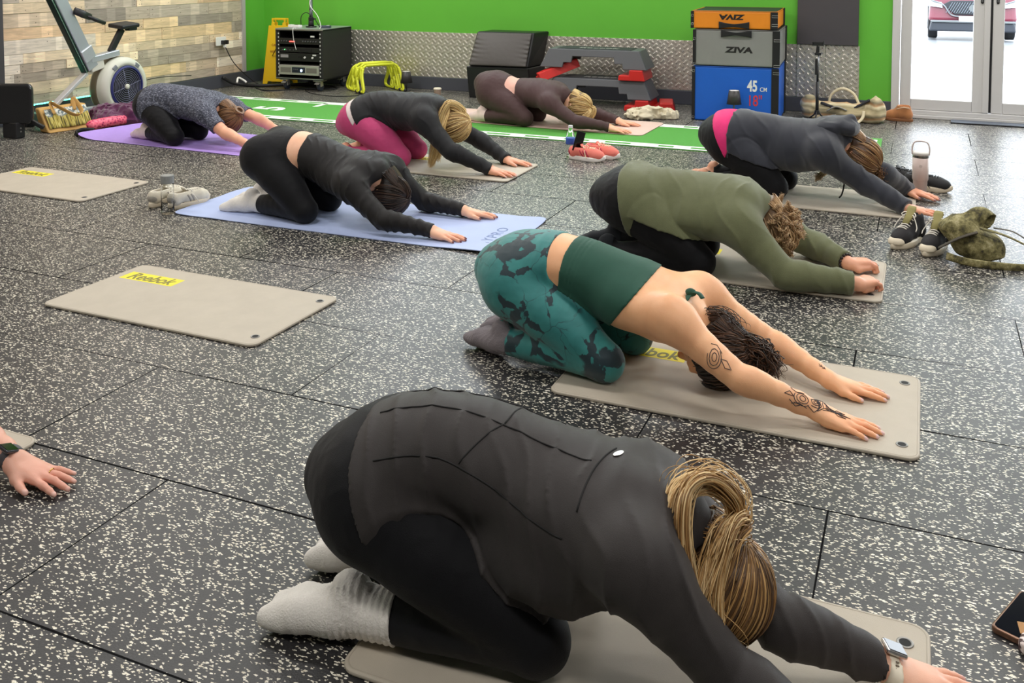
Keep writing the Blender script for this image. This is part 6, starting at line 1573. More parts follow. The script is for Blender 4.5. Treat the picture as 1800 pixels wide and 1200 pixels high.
hz = hurdle(); hz['label'] = 'foremost yellow mini hurdle of the nested stack by the rack'; hz['group'] = 'nested yellow mini hurdles'; hz.location = (-4.97, 8.25, 0.0); hz.rotation_euler = (0, 0, 0.93)
for i, lb in enumerate(('second yellow mini hurdle of the nested stack, behind the foremost', 'third yellow mini hurdle, in the middle of the nested stack', 'fourth yellow mini hurdle, last but one towards the green wall', 'hindmost yellow mini hurdle of the nested stack, nearest the plate wall')):
    h2 = dup(hz, (-4.97 - 0.047 * (i + 1), 8.25 + 0.030 * (i + 1), 0.0), 0.93 + (0.10, -0.04, 0.12, 0.03)[i], lb); h2.scale = (1, 1, 1 + (0.05, -0.06, 0.03, -0.04)[i])

# small black table lamps and a cup
def lamp(label, loc, s=1.0):
    t = thing('table_lamp', label, 'lamp', loc); d = M('lamp_black', srgb(58, 56, 56), 0.4)
    b = MB(); b.sm = True; b.lathe([(0.0, 0), (0.045, 0), (0.046, 0.006), (0.006, 0.010), (0.0, 0.012)], (0, 0, 0), 28); b.build('base', d, t)
    b = MB(); b.sm = True; b.cyl((0, 0, 0.008), (0, 0, 0.17), 0.0055, n=12); b.build('stem', M('lamp_stem', srgb(120, 118, 116), 0.3, 0.8), t)
    b = MB(); b.sm = True; b.lathe([(0.061, 0.085 * s + 0.06), (0.043, 0.205 * s + 0.06), (0.041, 0.205 * s + 0.06), (0.059, 0.085 * s + 0.06)], (0, 0, -0.06), 32); b.build('lamp_shade', d, t)
    b = MB(); b.lathe([(0.0, 0.198 * s), (0.041, 0.198 * s), (0.041, 0.203 * s), (0.0, 0.203 * s)], (0, 0, 0), 28); b.build('diffuser', M('lamp_top', srgb(236, 232, 222), 0.5), t)
lamp('small black table lamp on the floor by the plate wall, beside the hurdles', (-4.775, 8.42, 0.0), 0.97)
t = thing('table_lamp', 'small black table lamp in front of the blue foam box', 'lamp', (-1.375, 7.70, 0.0)); d = M('lamp_black', srgb(58, 56, 56), 0.4)
b = MB(); b.sm = True; b.lathe([(0.0, 0), (0.05, 0), (0.05, 0.007), (0.006, 0.012), (0.0, 0.014)], (0, 0, 0), 28); b.build('base', d, t)
b = MB(); b.sm = True; b.cyl((0, 0, 0.01), (0, 0, 0.27), 0.006, n=12); b.build('stem', M('lamp_stem', srgb(120, 118, 116), 0.3, 0.8), t)
b = MB(); b.sm = True; b.lathe([(0.058, 0.165), (0.042, 0.275), (0.040, 0.275), (0.056, 0.165)], (0, 0, 0), 32); b.build('lamp_shade', d, t)
b = MB(); b.lathe([(0.0, 0.268), (0.040, 0.268), (0.040, 0.273), (0.0, 0.273)], (0, 0, 0), 28); b.build('diffuser', M('lamp_top', srgb(236, 232, 222), 0.5), t)
t = thing('travel_cup', 'small cream lidded travel cup on the floor near the plate wall', 'cup', (-4.28, 8.15, 0))
b = MB(); b.sm = True; b.lathe([(0.0, 0), (0.030, 0), (0.034, 0.07), (0.036, 0.072), (0.0, 0.072)], (0, 0, 0), 24); b.build('cup_body', M('cup_pinkish', srgb(206, 178, 160), 0.5), t)
b = MB(); b.sm = True; b.lathe([(0.0, 0.072), (0.039, 0.072), (0.039, 0.082), (0.033, 0.09), (0.0, 0.09)], (0, 0, 0), 24); b.build('lid', M('cup_cream', srgb(232, 222, 202), 0.45), t)

# black padded blocks
vin = M('black_vinyl_block', srgb(26, 26, 27), 0.35, bump=0.06, bscale=120)
vin2 = M('charcoal_vinyl', srgb(84, 80, 78), 0.4, bump=0.35, bscale=28)
t = thing('foam_block', 'black foam block standing on the floor under the charcoal wedge cushion', 'foam block', (-3.70, 8.42, 0), 0.05)
MB().hexa([(-0.295, -0.17, 0), (0.33, -0.15, 0), (0.33, 0.19, 0), (-0.295, 0.19, 0)], [(-0.315, -0.19, 0.305), (0.31, -0.17, 0.305), (0.36, 0.18, 0.305), (-0.315, 0.19, 0.305)]).build('cover', vin, t, bevel=0.012, seg=3)
MB().box((0, -0.185, 0.296), (0.61, 0.004, 0.006)).build('top_piping', m_blk, t)
t = thing('wedge_cushion', 'charcoal wedge cushion with a black end on the black foam block', 'cushion', (-3.70, 8.42, 0.306), 0.05)
MB().hexa([(-0.29, -0.18, 0), (0.30, -0.16, 0), (0.34, 0.17, 0), (-0.28, 0.18, 0)], [(-0.245, -0.075, 0.325), (0.325, -0.05, 0.325), (0.40, 0.185, 0.325), (-0.20, 0.185, 0.325)]).build('cushion_body', vin, t, bevel=0.014, seg=3)
fr = MB()
def fsl(u, v):
    a = np.array([-0.285, -0.186, 0.012]); b_ = np.array([0.285, -0.167, 0.012]); c = np.array([0.305, -0.062, 0.315]); d_ = np.array([-0.24, -0.082, 0.315])
    p = (a * (1 - u) + b_ * u) * (1 - v) + (d_ * (1 - u) + c * u) * v
    e = min(u, 1 - u); p[1] -= 0.005 + 0.018 * math.sin(PI * u) ** 0.5 * math.sin(PI * v) ** 0.5 + 0.006 * math.sin(v * 46 + 2 * math.sin(u * 7)) * math.exp(-e * 14) * math.sin(PI * v)
    return tuple(p)
fr.grid(fsl, 40, 40); fr.build('sloped_face', vin2, t, smooth=True, solid=0.006)

# aerobic steps and risers
def step():
    t = thing('step_platform', '', 'step', (0, 0, 0)); g = M('step_grey', srgb(92, 94, 98), 0.5, bump=0.1, bscale=400); tp = M('step_top', srgb(52, 54, 58), 0.7, bump=0.7, bscale=90)
    W, D, H = 0.98, 0.36, 0.165
    prof = [(-W / 2, 0), (-W / 2 + 0.21, 0), (-W / 2 + 0.22, 0.045), (-W / 2 + 0.29, 0.045), (-W / 2 + 0.30, 0.10), (W / 2 - 0.30, 0.10), (W / 2 - 0.29, 0.045), (W / 2 - 0.22, 0.045), (W / 2 - 0.21, 0), (W / 2, 0), (W / 2 - 0.075, H), (-W / 2 + 0.075, H)]
    for y0, y1, nm in ((-D / 2, -D / 2 + 0.03, 'front_side'), (D / 2 - 0.03, D / 2, 'rear_side')):
        MB().prism(prof, 0, 1, lambda x, y, z, a=y0, b=y1: (x, (a if z == 0 else b) + (0.035 * y / H if a < 0 else -0.035 * y / H), y)).build(nm, g, t, bevel=0.006)
    MB().box((0, 0, H - 0.012), (W - 0.16, D - 0.07, 0.024)).build('deck', g, t, bevel=0.008)
    MB().box((0, 0, H + 0.002), (W - 0.30, D - 0.10, 0.006)).build('grip_top', tp, t, bevel=0.002)
    for sx in (-1, 1): MB().hexa([(sx * W / 2, -D / 2 + 0.02, 0), (sx * (W / 2 - 0.03), -D / 2 + 0.02, 0), (sx * (W / 2 - 0.03), D / 2 - 0.02, 0), (sx * W / 2, D / 2 - 0.02, 0)][::(1 if sx < 0 else -1)], [(sx * (W / 2 - 0.07), -D / 2 + 0.05, H), (sx * (W / 2 - 0.10), -D / 2 + 0.05, H), (sx * (W / 2 - 0.10), D / 2 - 0.05, H), (sx * (W / 2 - 0.07), D / 2 - 0.05, H)][::(1 if sx < 0 else -1)]).build('end_panel', g, t, bevel=0.006)
    lt = M('print_pale', srgb(180, 180, 176), 0.6)
    lettering('lettering', 'Reebok', lt, t, 0.085, (0.02, -0.03, H + 0.0055), (0, 0, 0), sx=1.4, shear=0.15)
    return t
s1 = step(); s1['label'] = 'lower grey step platform of the stack by the plate wall'; s1['group'] = 'stacked grey steps'; s1.location = (-2.655, 8.24, 0.093); s1.rotation_euler = (0, 0, 0.05)
dup(s1, (-2.705, 8.26, 0.352), 0.05, 'upper grey step platform resting on red risers')
def riser():
    t = thing('step_riser', '', 'riser', (0, 0, 0)); r = M('riser_red', srgb(206, 44, 40), 0.4); rd = M('riser_red', srgb(206, 44, 40), 0.4)
    prof = [(-0.13, 0), (0.11, 0), (0.085, 0.092), (-0.03, 0.092), (-0.035, 0.045), (-0.125, 0.045)]
    MB().prism(prof, -0.17, 0.17, lambda x, y, z: (x, z, y)).build('riser_body', r, t, bevel=0.006)
    MB().box((0.028, 0, 0.094), (0.08, 0.26, 0.006)).build('locating_ridge', r, t, bevel=0.002)
    return t
r1 = riser(); r1['label'] = 'red step riser between the two grey platforms at their right end'; r1['group'] = 'red step risers'; r1.location = (-2.33, 8.24, 0.26); r1.rotation_euler = (0, 0, 0.05)
dup(r1, (-2.27, 8.22, 0.0), 0.05, 'red step riser under the lower grey platform')
r3 = dup(r1, (-2.10, 8.28, 0.0), 0.25, 'red step riser on the floor just behind the cream cloth'); r3.scale = (1.0, 1.0, 0.75)
r4 = dup(r1, (-3.04, 8.16, 0.285), 0.0, 'red step riser wedged slanting between the two grey platforms'); r4.rotation_euler = (0.34, 0.0, -0.9); r4.scale = (0.62, 1.15, 0.85)

# stacked soft jump boxes
def jump_box(label, loc, rz, h, col, nm, extras):
    t = thing('jump_box', label, 'jump box', loc, rz, 'stacked soft jump boxes'); W, D = 0.67, 0.72
    m = M('vinyl_' + nm, col, 0.5, bump=0.22, bscale=16, var=0.03)
    MB().box2((-W / 2, 0, 0.004), (W / 2, D, h - 0.004)).build('cover', m, t, bevel=0.014, seg=3)
    MB().box2((-W / 2 + 0.01, 0.01, h - 0.006), (W / 2 - 0.01, D - 0.01, h)).build('top_panel', M('box_black', srgb(34, 34, 36), 0.55), t, bevel=0.004)
    st = M('black_webbing', srgb(24, 24, 26), 0.7); bu = M('buckle', srgb(210, 210, 206), 0.3, 0.7)
    pp = MB(); pp.sm = True; pp.tube([(x, y, h - 0.004) for x, y in [(-W / 2, 0), (W / 2, 0), (W / 2, D), (-W / 2, D)]], 0.004, 6, closed=True); pp.build('piping', M('pipe_' + nm, tuple(c * 0.6 for c in col), 0.6), t)
    for sx in (-1, 1):
        MB().box2((sx * W / 2 - 0.002 - (0.05 if sx > 0 else 0.012), -0.008, 0.005), (sx * W / 2 + (0.012 if sx < 0 else 0.006), 0.0, h - 0.005)).build('corner_strap', st, t, bevel=0.002)
        MB().box2((sx * W / 2 - 0.003, D - 0.10, 0.0), (sx * W / 2 + 0.008, D, h)).build('rear_strap', st, t, bevel=0.003)
        b = MB()
        for z in extras['buckles']: b.tube([(sx * W / 2 - (0.04 if sx > 0 else 0.008), -0.011, z - 0.008), (sx * W / 2 + 0.008, -0.011, z - 0.008), (sx * W / 2 + 0.008, -0.011, z + 0.008), (sx * W / 2 - (0.04 if sx > 0 else 0.008), -0.011, z + 0.008)], 0.0022, 6, closed=True)
        b.build('buckle_ring', bu, t)
    return t
def bow(t, z):
    h = MB(); w = 0.12
    h.grid(lambda u, v: ((u - 0.5) * 2 * w, -0.012 - 0.018 * math.sin(PI * u), z + (v - 0.5) * 2 * (0.012 + 0.018 * abs(2 * u - 1) ** 1.5)), 24, 6); h.build('grab_handle', M('black_webbing', srgb(24, 24, 26), 0.7), t, smooth=True, solid=0.006)
ink = M('print_black', srgb(30, 28, 28), 0.6)
RZ = 0.055; BX = (-1.385, 7.80)
b1 = jump_box('large blue soft jump box at the bottom of the stack, marked 45 cm', (BX[0], BX[1], 0), RZ, 0.452, srgb(26, 98, 204), 'blue', dict(buckles=(0.03, 0.41)))
lettering('size_lettering', '45', M('print_white', srgb(238, 238, 236), 0.5), b1, 0.122, (0.135, -0.0018, 0.298), (PI / 2, 0, 0), sx=0.66, bold=0.004)
lettering('unit_lettering', 'CM', M('print_white', srgb(238, 238, 236), 0.5), b1, 0.048, (0.222, -0.0018, 0.276), (PI / 2, 0, 0), sx=0.8, bold=0.0005)
lettering('inch_lettering', '18"', M('print_red', srgb(222, 60, 66), 0.5), b1, 0.122, (0.155, -0.0018, 0.180), (PI / 2, 0, 0), sx=0.72, bold=0.001)
bb = lettering('side_lettering', '45', M('print_white', srgb(238, 238, 236), 0.5), b1, 0.10, (0.3315, 0.28, 0.2), (PI / 2, 0, PI / 2), sx=0.8)
b2 = jump_box('grey soft jump box in the middle of the stack', (BX[0] + 0.004, BX[1], 0.453), RZ, 0.30, srgb(140, 140, 138), 'grey', dict(buckles=(0.015, 0.22)))
lettering('brand_lettering', 'ZIVA', ink, b2, 0.062, (0.02, -0.0018, 0.135), (PI / 2, 0, 0), sx=1.55, bold=0.0028, shear=0.1); bow(b2, 0.268)
b3 = jump_box('orange soft jump box on top of the stack', (BX[0] - 0.015, BX[1], 0.754), RZ, 0.15, srgb(238, 142, 32), 'orange', dict(buckles=(0.04, 0.11)))
lettering('brand_lettering', 'ZIVA', ink, b3, 0.055, (-0.02, -0.0018, 0.102), (PI / 2, PI, 0), sx=1.6, bold=0.0028, shear=0.1); bow(b3, 0.034)

# selfie tripod
t = thing('phone_tripod', 'slim black phone tripod standing behind the woman in the hoodie', 'tripod', (-0.768, 8.0, 0))
b = MB(); b.sm = True; b.cyl((0, 0, 0.08), (0, 0, 0.34), 0.013, n=14); b.cyl((0, 0, 0.34), (0, 0, 0.47), 0.009, n=12); b.build('lower_tube', m_rub, t)
b = MB(); b.sm = True; b.cyl((0.004, 0, 0.40), (0.004, 0, 0.56), 0.006, n=10); b.build('inner_tube', M('tripod_silver', srgb(150, 152, 156), 0.3, 0.8), t)
b = MB(); b.box((-0.012, -0.004, 0.46), (0.018, 0.022, 0.13)); b.build('remote', m_rub, t, bevel=0.006)
b = MB(); b.box((0, 0, 0.563), (0.05, 0.03, 0.02)); b.cyl((-0.012, 0, 0.57), (-0.006, 0, 0.63), 0.006); b.box((0.0, 0, 0.60), (0.022, 0.018, 0.05)); b.build('pivot', m_rub, t, bevel=0.003)
b = MB(); b.box((0, 0, 0.645), (0.085, 0.02, 0.03)); b.box((0.042, -0.006, 0.65), (0.005, 0.03, 0.05)); b.box((-0.042, -0.006, 0.645), (0.005, 0.03, 0.03)); b.build('phone_clamp', m_rub, t, bevel=0.002)
for k in range(3):
    a = k * 2.09 + 0.4; b = MB(); b.sm = True; b.tube([(0, 0, 0.12), (0.03 * math.cos(a), 0.03 * math.sin(a), 0.07), (0.12 * math.cos(a), 0.12 * math.sin(a), 0.006)], 0.0065, 8); b.build('leg', m_rub, t)
b = MB(); b.cyl((0, 0, 0.075), (0, 0, 0.11), 0.019, n=14); b.build('leg_collar', m_rub, t, bevel=0.003)

# duffel bag
def duffel():
    t = thing('duffel_bag', 'slouchy tan and khaki striped holdall on the floor left of the glass door', 'bag', (-0.585, 8.22, 0), 0.03)
    m, tr, b = nt('khaki_plaid'); L = tr.links.new; tc = N(tr, 'ShaderNodeTexCoord'); sp = N(tr, 'ShaderNodeSeparateXYZ'); L(tc.outputs['Object'], sp.inputs[0])
    n = N(tr, 'ShaderNodeTexNoise', i_Scale=7.0); L(tc.outputs['Object'], n.inputs['Vector'])
    ad = N(tr, 'ShaderNodeMath', operation='MULTIPLY_ADD'); L(n.outputs['Fac'], ad.inputs[0]); ad.inputs[1].default_value = 0.05; L(sp.outputs['Z'], ad.inputs[2])
    mu = N(tr, 'ShaderNodeMath', operation='MULTIPLY'); L(ad.outputs[0], mu.inputs[0]); mu.inputs[1].default_value = 9.0; fr_ = N(tr, 'ShaderNodeMath', operation='FRACT'); L(mu.outputs[0], fr_.inputs[0])
    r = ramp(tr, [(0.0, srgb(206, 190, 152)), (0.3, srgb(150, 138, 104)), (0.5, srgb(222, 208, 172)), (0.62, srgb(188, 146, 104)), (0.8, srgb(122, 114, 90)), (1.0, srgb(206, 190, 152))]); L(fr_.outputs[0], r.inputs['Fac']); L(r.outputs['Color'], b.inputs['Base Color']); b.inputs['Roughness'].default_value = 0.85
    pk = [(Seg((-0.24, 0.02, 0.07), (0.22, 0.0, 0.07), 0.075, 0.085), 0), (Ell((-0.27, 0.05, 0.11), (0.07, 0.09, 0.085)), 0.04), (Ell((0.25, 0.0, 0.10), (0.07, 0.10, 0.115)), 0.04), (Ell((0.02, 0.04, 0.06), (0.24, 0.12, 0.06)), 0.04)]
    blob('bag_body', pk, 0.006, m, t, lambda P, D: np.maximum(D + 0.016 * (1.5 * np.abs(vnoise(P / 0.07 + 5)) - 0.45), 0.002 - P[..., 2]))
    tan = M('tan_strap', srgb(214, 200, 168), 0.7)
    h = MB(); h.sm = True; h.tube(crom([(-0.12, 0.09, 0.11), (-0.10, 0.10, 0.20), (-0.02, 0.10, 0.255), (0.07, 0.10, 0.22), (0.12, 0.09, 0.13)], 8), 0.011, 8, flat=(0.8, 1.2)); h.build('rear_handle', tan, t)
    h = MB(); h.sm = True; h.tube(crom([(0.16, -0.085, 0.10), (0.15, -0.12, 0.05), (0.10, -0.17, 0.012), (0.02, -0.17, 0.012), (-0.06, -0.12, 0.06)], 8), 0.011, 8, flat=(0.8, 1.2)); h.build('front_handle', tan, t)
    h = MB(); h.sm = True; h.tube(crom([(-0.17, -0.02, 0.145), (-0.05, -0.05, 0.115), (0.08, -0.04, 0.12), (0.20, -0.05, 0.19)], 6), 0.02, 8, flat=(0.5, 1.3)); h.build('open_zip_edge', M('bag_lining', srgb(40, 40, 46), 0.8), t)
    h = MB(); h.sm = True; h.tube(crom([(-0.12, -0.09, 0.09), (-0.05, -0.10, 0.13), (0.03, -0.085, 0.10)], 6), 0.014, 8, flat=(0.5, 1.5)); h.build('side_tab', M('tab_grey', srgb(150, 146, 136), 0.8), t)
duffel()

# ------------------------------------------------------------------ shoes
def shoe(name, label, cat, loc, rz, style, mats, L=0.25, s=1.0, tilt=None, heel=None):
    t = thing(name, label, cat, loc, rz)
    if tilt: t.rotation_euler = (tilt[0], tilt[1], rz)
    k = L / 0.25
    hi = {'low': 0.085, 'high': 0.135, 'boot': 0.13}[style]
    pk = [(Ell((0.065 * k, 0, 0.040), (0.055 * k, 0.036, 0.038)), 0), (Seg((0.045 * k, 0, 0.045), (-0.02 * k, 0, 0.052), 0.034, 0.033), 0.03), (Ell((-0.085 * k, 0, 0.05), (0.040 * k, 0.032, 0.042)), 0.03), (Seg((-0.085 * k, 0, 0.06), (-0.075 * k, 0, hi - 0.02), 0.031, 0.031), 0.025), (Seg((-0.02 * k, 0, 0.06), (-0.045 * k, 0, hi - 0.015), 0.028, 0.027), 0.03), (Seg((0.035 * k, 0, 0.06), (-0.02 * k, 0, hi - 0.03), 0.022, 0.02), 0.03)]
    if style == 'boot': pk.append((Seg((-0.03 * k, 0, 0.08), (-0.05 * k, 0, hi), 0.042, 0.044), 0.03))
    hole = Ell((-0.062 * k, 0, hi + 0.012), (0.042 * k if style != 'boot' else 0.056, 0.023 if style != 'boot' else 0.036, 0.055))
    def mod(P, D):
        D = np.maximum(D, -hole(P)); D = np.maximum(D, P[..., 2] - hi - 0.10 * np.maximum(P[..., 0] * -1 - 0.09, 0)); return np.maximum(D, 0.016 - P[..., 2])
    up = blob('upper', pk, 0.0042, mats[0], t, mod, 1)
    li = blob('lining', [(Ell((-0.062 * k, 0, hi - 0.048), (0.046 * k, 0.0275, 0.022)), 0)], 0.005, mats[3], t, None, 1)
    sole = []
    for i in range(41):
        a = 2 * PI * i / 41; x = math.cos(a) * 0.128 * k; w = 0.042 + 0.004 * math.sin(x * 30) - 0.006 * (x < -0.02)
        sole.append((x, math.sin(a) * w * (1 - 0.10 * (x > 0.09 * k))))
    sb = MB(); n = len(sole)
    lv = [(0.0, 0.95), (0.008, 1.0), (0.024, 1.0), (0.030, 0.97)] if style != 'boot' else [(0.0, 0.98), (0.004, 1.02), (0.018, 1.02), (0.024, 1.0)]
    V = []; F = []
    for z, q in lv: V += [(x * q, y * q, z + 0.018 * max(0, (x - 0.075 * k) / 0.06) ** 2 * (1 if style == 'low' else 0.2)) for x, y in sole]
    for j in range(len(lv) - 1): F += [(j * n + i, j * n + (i + 1) % n, (j + 1) * n + (i + 1) % n, (j + 1) * n + i) for i in range(n)]
    F += [tuple(range(n - 1, -1, -1)), tuple((len(lv) - 1) * n + i for i in range(n))]
    sb.sm = True; sb.add(V, F); sb.build('sole', mats[1], t)
    if style == 'high':
        tc_ = blob('toe_cap', [(Ell((0.092 * k, 0, 0.032), (0.036 * k, 0.036, 0.030)), 0)], 0.004, mats[1], t, lambda P, D: np.maximum(np.maximum(D, 0.024 - P[..., 2]), 0.075 * k - P[..., 0]), 1)
    if style != 'boot':
        bv = BVHTree.FromPolygons([v.co for v in up.data.vertices], [tuple(p.vertices) for p in up.data.polygons])
        def top(x, y):
            r = bv.ray_cast(Vector((x, y, 0.3)), Vector((0, 0, -1))); return (x, y, (r[0].z if r[0] else 0.08) + 0.002)
        lc = MB(); lc.sm = True; m_ = 6
        for i in range(m_):
            x0 = (0.055 - i * 0.014) * k
            lc.tube([top(x0, -0.022), top(x0 - 0.003, -0.01), top(x0 - 0.004, 0.0), top(x0 - 0.006, 0.01), top(x0 - 0.008, 0.022)], 0.0030, 6)
        p = np.array(top(-0.025 * k, 0))
        for sg in (-1, 1):
            lc.tube(crom([p, p + np.array([0.006, sg * 0.02, 0.022]), p + np.array([0.02, sg * 0.034, 0.012]), p + np.array([0.012, sg * 0.016, 0.002]), p], 5), 0.0026, 6)
            lc.tube(crom([p, p + np.array([0.015, sg * 0.02, 0.012]), p + np.array([0.035, sg * 0.048, -0.03]), p + np.array([0.05, sg * 0.052, -0.05])], 5), 0.0024, 6)
        lc.build('laces', mats[2], t)
        tg = MB(); tg.sm = True; tz = hi + (0.012 if style == 'low' else 0.03)
        tg.tube([top(0.02 * k, 0), top(-0.01 * k, 0), (-0.032 * k, 0, tz - 0.004), (-0.040 * k, 0, tz + 0.008)], [0.012, 0.015, 0.017, 0.014], 8, flat=(0.3, 1.3)); tg.build('tongue', mats[4], t)
    if heel:
        blob('heel_counter', [(Ell((-0.094 * k, 0, 0.052), (0.034 * k, 0.0345, 0.034)), 0)], 0.0045, heel, t, lambda P, D: np.maximum(np.maximum(D, 0.022 - P[..., 2]), P[..., 0] + 0.078 * k), 1)
    return t, up
wh_ = M('trainer_white', srgb(216, 208, 190), 0.7, bump=0.3, bscale=500, var=0.08, vscale=25); wsole = M('trainer_sole_cream', srgb(222, 208, 184), 0.55); lc_w = M('lace_white', srgb(232, 226, 214), 0.8); dk_l = M('lining_dark', srgb(44, 44, 48), 0.9); gl_ = M('overlay_grey', srgb(166, 160, 150), 0.6)
def overlays(t, up, mat, name='side_overlay', stripes=3, x0=0.01):
    bv = BVHTree.FromPolygons([v.co for v in up.data.vertices], [tuple(p.vertices) for p in up.data.polygons])
    for sg in (-1, 1):
        for i in range(stripes):
            b = MB(); b.sm = True; pts = []
            for q in range(6):
                z = 0.028 + q * 0.0085; x = x0 - i * 0.021 - q * 0.005
                r = bv.ray_cast(Vector((x, sg * 0.2, z)), Vector((0, -sg, 0)))
                if r[0] is not None: pts.append(r[0] + Vector((0, sg * 0.0005, 0)))
            if len(pts) > 2: b.tube(pts, 0.0062, 6, flat=(0.6, 0.9)); b.build(name, mat, t)
t, up = shoe('trainer', 'white chunky trainer behind the grey-capped bottle, set back and to the left', 'shoe', (-3.725, 3.97, 0), 1.50, 'low', (wh_, wsole, lc_w, dk_l, wh_), 0.255, heel=gl_); overlays(t, up, gl_, 'side_overlay', 2)
t, up = shoe('trainer', 'white chunky trainer between the grey-capped bottle and the blue mat', 'shoe', (-3.585, 3.975, 0), 1.36, 'low', (wh_, wsole, lc_w, dk_l, wh_), 0.255, heel=gl_); overlays(t, up, gl_, 'side_overlay', 2)
pk_ = M('trainer_coral', srgb(240, 130, 116), 0.7, bump=0.4, bscale=700); pw_ = M('sole_white', srgb(240, 234, 228), 0.5); mg = M('stripe_magenta', srgb(176, 44, 78), 0.6); lc_c = M('lace_cream', srgb(238, 222, 190), 0.8)
t, up = shoe('trainer', 'coral pink trainer with a black phone standing in it', 'shoe', (-2.005, 5.915, 0), -0.12, 'low', (pk_, pw_, lc_c, M('lining_red', srgb(150, 44, 60), 0.9), pk_), 0.26, heel=mg); overlays(t, up, mg, 'side_stripe', 3, 0.03)
t, up = shoe('trainer', 'coral pink trainer behind the one holding a phone', 'shoe', (-1.94, 6.04, 0), -0.2, 'low', (pk_, pw_, lc_c, M('lining_red', srgb(150, 44, 60), 0.9), pk_), 0.26, heel=mg); overlays(t, up, mg, 'side_stripe', 3, 0.03)
bk_ = M('trainer_black', srgb(36, 36, 38), 0.6, bump=0.4, bscale=600); lc_b = M('lace_black', srgb(30, 30, 32), 0.8)
t, up = shoe('trainer', 'black trainer lying behind the pale tumbler, heel towards the woman', 'shoe', (-0.085, 6.02, 0), -0.35, 'low', (bk_, wsole, lc_b, dk_l, bk_), 0.26); overlays(t, up, M('overlay_coral', srgb(190, 90, 80), 0.6), 'side_overlay', 1, -0.04)
t, up = shoe('trainer', 'black trainer poking out beyond the pale tumbler on its other side', 'shoe', (0.045, 5.905, 0), -0.25, 'low', (bk_, wsole, lc_b, dk_l, bk_), 0.26)
cv_ = M('canvas_black', srgb(40, 38, 40), 0.85, bump=0.3, bscale=500); cs_ = M('toe_rubber_cream', srgb(226, 214, 190), 0.5); ol_ = M('tongue_olive', srgb(150, 142, 92), 0.8)
t, up = shoe('high_top', 'black canvas high-top shoe with cream toe, further from the camouflage bag', 'shoe', (-0.045, 4.72, 0), -2.05, 'high', (cv_, cs_, lc_w, ol_, ol_), 0.265)
t, up = shoe('high_top', 'black canvas high-top shoe with cream toe, touching the camouflage bag', 'shoe', (0.072, 4.665, 0), -1.9, 'high', (cv_, cs_, lc_w, ol_, ol_), 0.265)
bt_ = M('suede_tan', srgb(178, 118, 72), 0.9, bump=0.3, bscale=300, sheen=0.3)
t, up = shoe('ankle_boot', 'tan suede ankle boot left of the glass door frame', 'shoe', (-0.175, 8.42, 0), 2.95, 'boot', (bt_, M('boot_sole', srgb(140, 92, 58), 0.7), lc_w, M('fleece_cream', srgb(226, 206, 178), 0.95), bt_), 0.23)
sm_ = MB(); sm_.sm = True; sm_.tube(crom([(-0.10, 0.047, 0.115), (-0.05, 0.0475, 0.118), (0.0, 0.04, 0.1)], 5), 0.003, 6); sm_.build('fleece_trim', M('fleece_cream', srgb(226, 206, 178), 0.95), t)

# ------------------------------------------------------------------ bottles, tumbler, phones
m_clear = M('clear_plastic', (0.96, 0.97, 0.98), 0.02, trans=1.0, ior=1.10)
t = thing('glass_bottle', 'clear glass water bottle with a grey cap in front of the white trainers', 'bottle', (-3.57, 3.80, 0))
b = MB(); b.sm = True; b.lathe([(0.0, 0.001), (0.030, 0.001), (0.0325, 0.006), (0.0325, 0.125), (0.030, 0.15), (0.028, 0.165), (0.026, 0.165), (0.028, 0.148), (0.0305, 0.125), (0.0305, 0.008), (0.0, 0.008)], (0, 0, 0), 32); b.build('bottle_body', m_clear, t)
b = MB(); b.lathe([(0.0, 0.160), (0.0325, 0.160), (0.0335, 0.163), (0.0335, 0.198), (0.031, 0.202), (0.0, 0.202)], (0, 0, 0), 32); b.build('cap', M('cap_grey', srgb(140, 142, 140), 0.45), t)
t = thing('water_bottle', 'clear plastic water bottle with a blue label beside the coral trainers', 'bottle', (-2.145, 5.985, 0))
b = MB(); b.sm = True; b.lathe([(0.0, 0.001), (0.028, 0.001), (0.031, 0.008), (0.0300, 0.03), (0.031, 0.036), (0.030, 0.055), (0.031, 0.06), (0.031, 0.13), (0.026, 0.155), (0.015, 0.18), (0.0125, 0.19), (0.0125, 0.20), (0.0, 0.20)], (0, 0, 0), 28); b.build('bottle_body', m_clear, t)
b = MB(); b.sm = True; b.lathe([(0.0316, 0.088), (0.0319, 0.089), (0.0319, 0.129), (0.0316, 0.13)], (0, 0, 0), 28); b.build('label_sleeve', M('label_blue', srgb(60, 92, 176), 0.45), t)
b = MB(); b.lathe([(0.0, 0.196), (0.0145, 0.196), (0.0145, 0.212), (0.0, 0.213)], (0, 0, 0), 20); b.build('cap', M('cap_white', srgb(236, 238, 240), 0.4), t)
t = thing('phone', 'black phone standing upright inside the coral trainer', 'phone', (-2.065, 5.925, 0.055), 0.9)
ph = MB().box((0, 0, 0.065), (0.068, 0.009, 0.135), (0.0, 0.32, 0)).build('phone_body', M('phone_black', srgb(22, 22, 26), 0.25), t, bevel=0.004)
MB().box((0, -0.0047, 0.065), (0.060, 0.001, 0.125), (0.0, 0.32, 0)).build('screen', M('black_screen', srgb(10, 10, 12), 0.08), t)
t = thing('tumbler', 'pale blush insulated tumbler with a white lid and loop handle', 'tumbler', (0.004, 5.79, 0))
bl = M('blush_steel', srgb(196, 176, 168), 0.38)
b = MB(); b.sm = True; b.lathe([(0.0, 0.0), (0.0335, 0.0), (0.035, 0.004), (0.0375, 0.075), (0.0405, 0.082), (0.0425, 0.088), (0.0425, 0.215), (0.0, 0.215)], (0, 0, 0), 36); b.build('tumbler_body', bl, t)
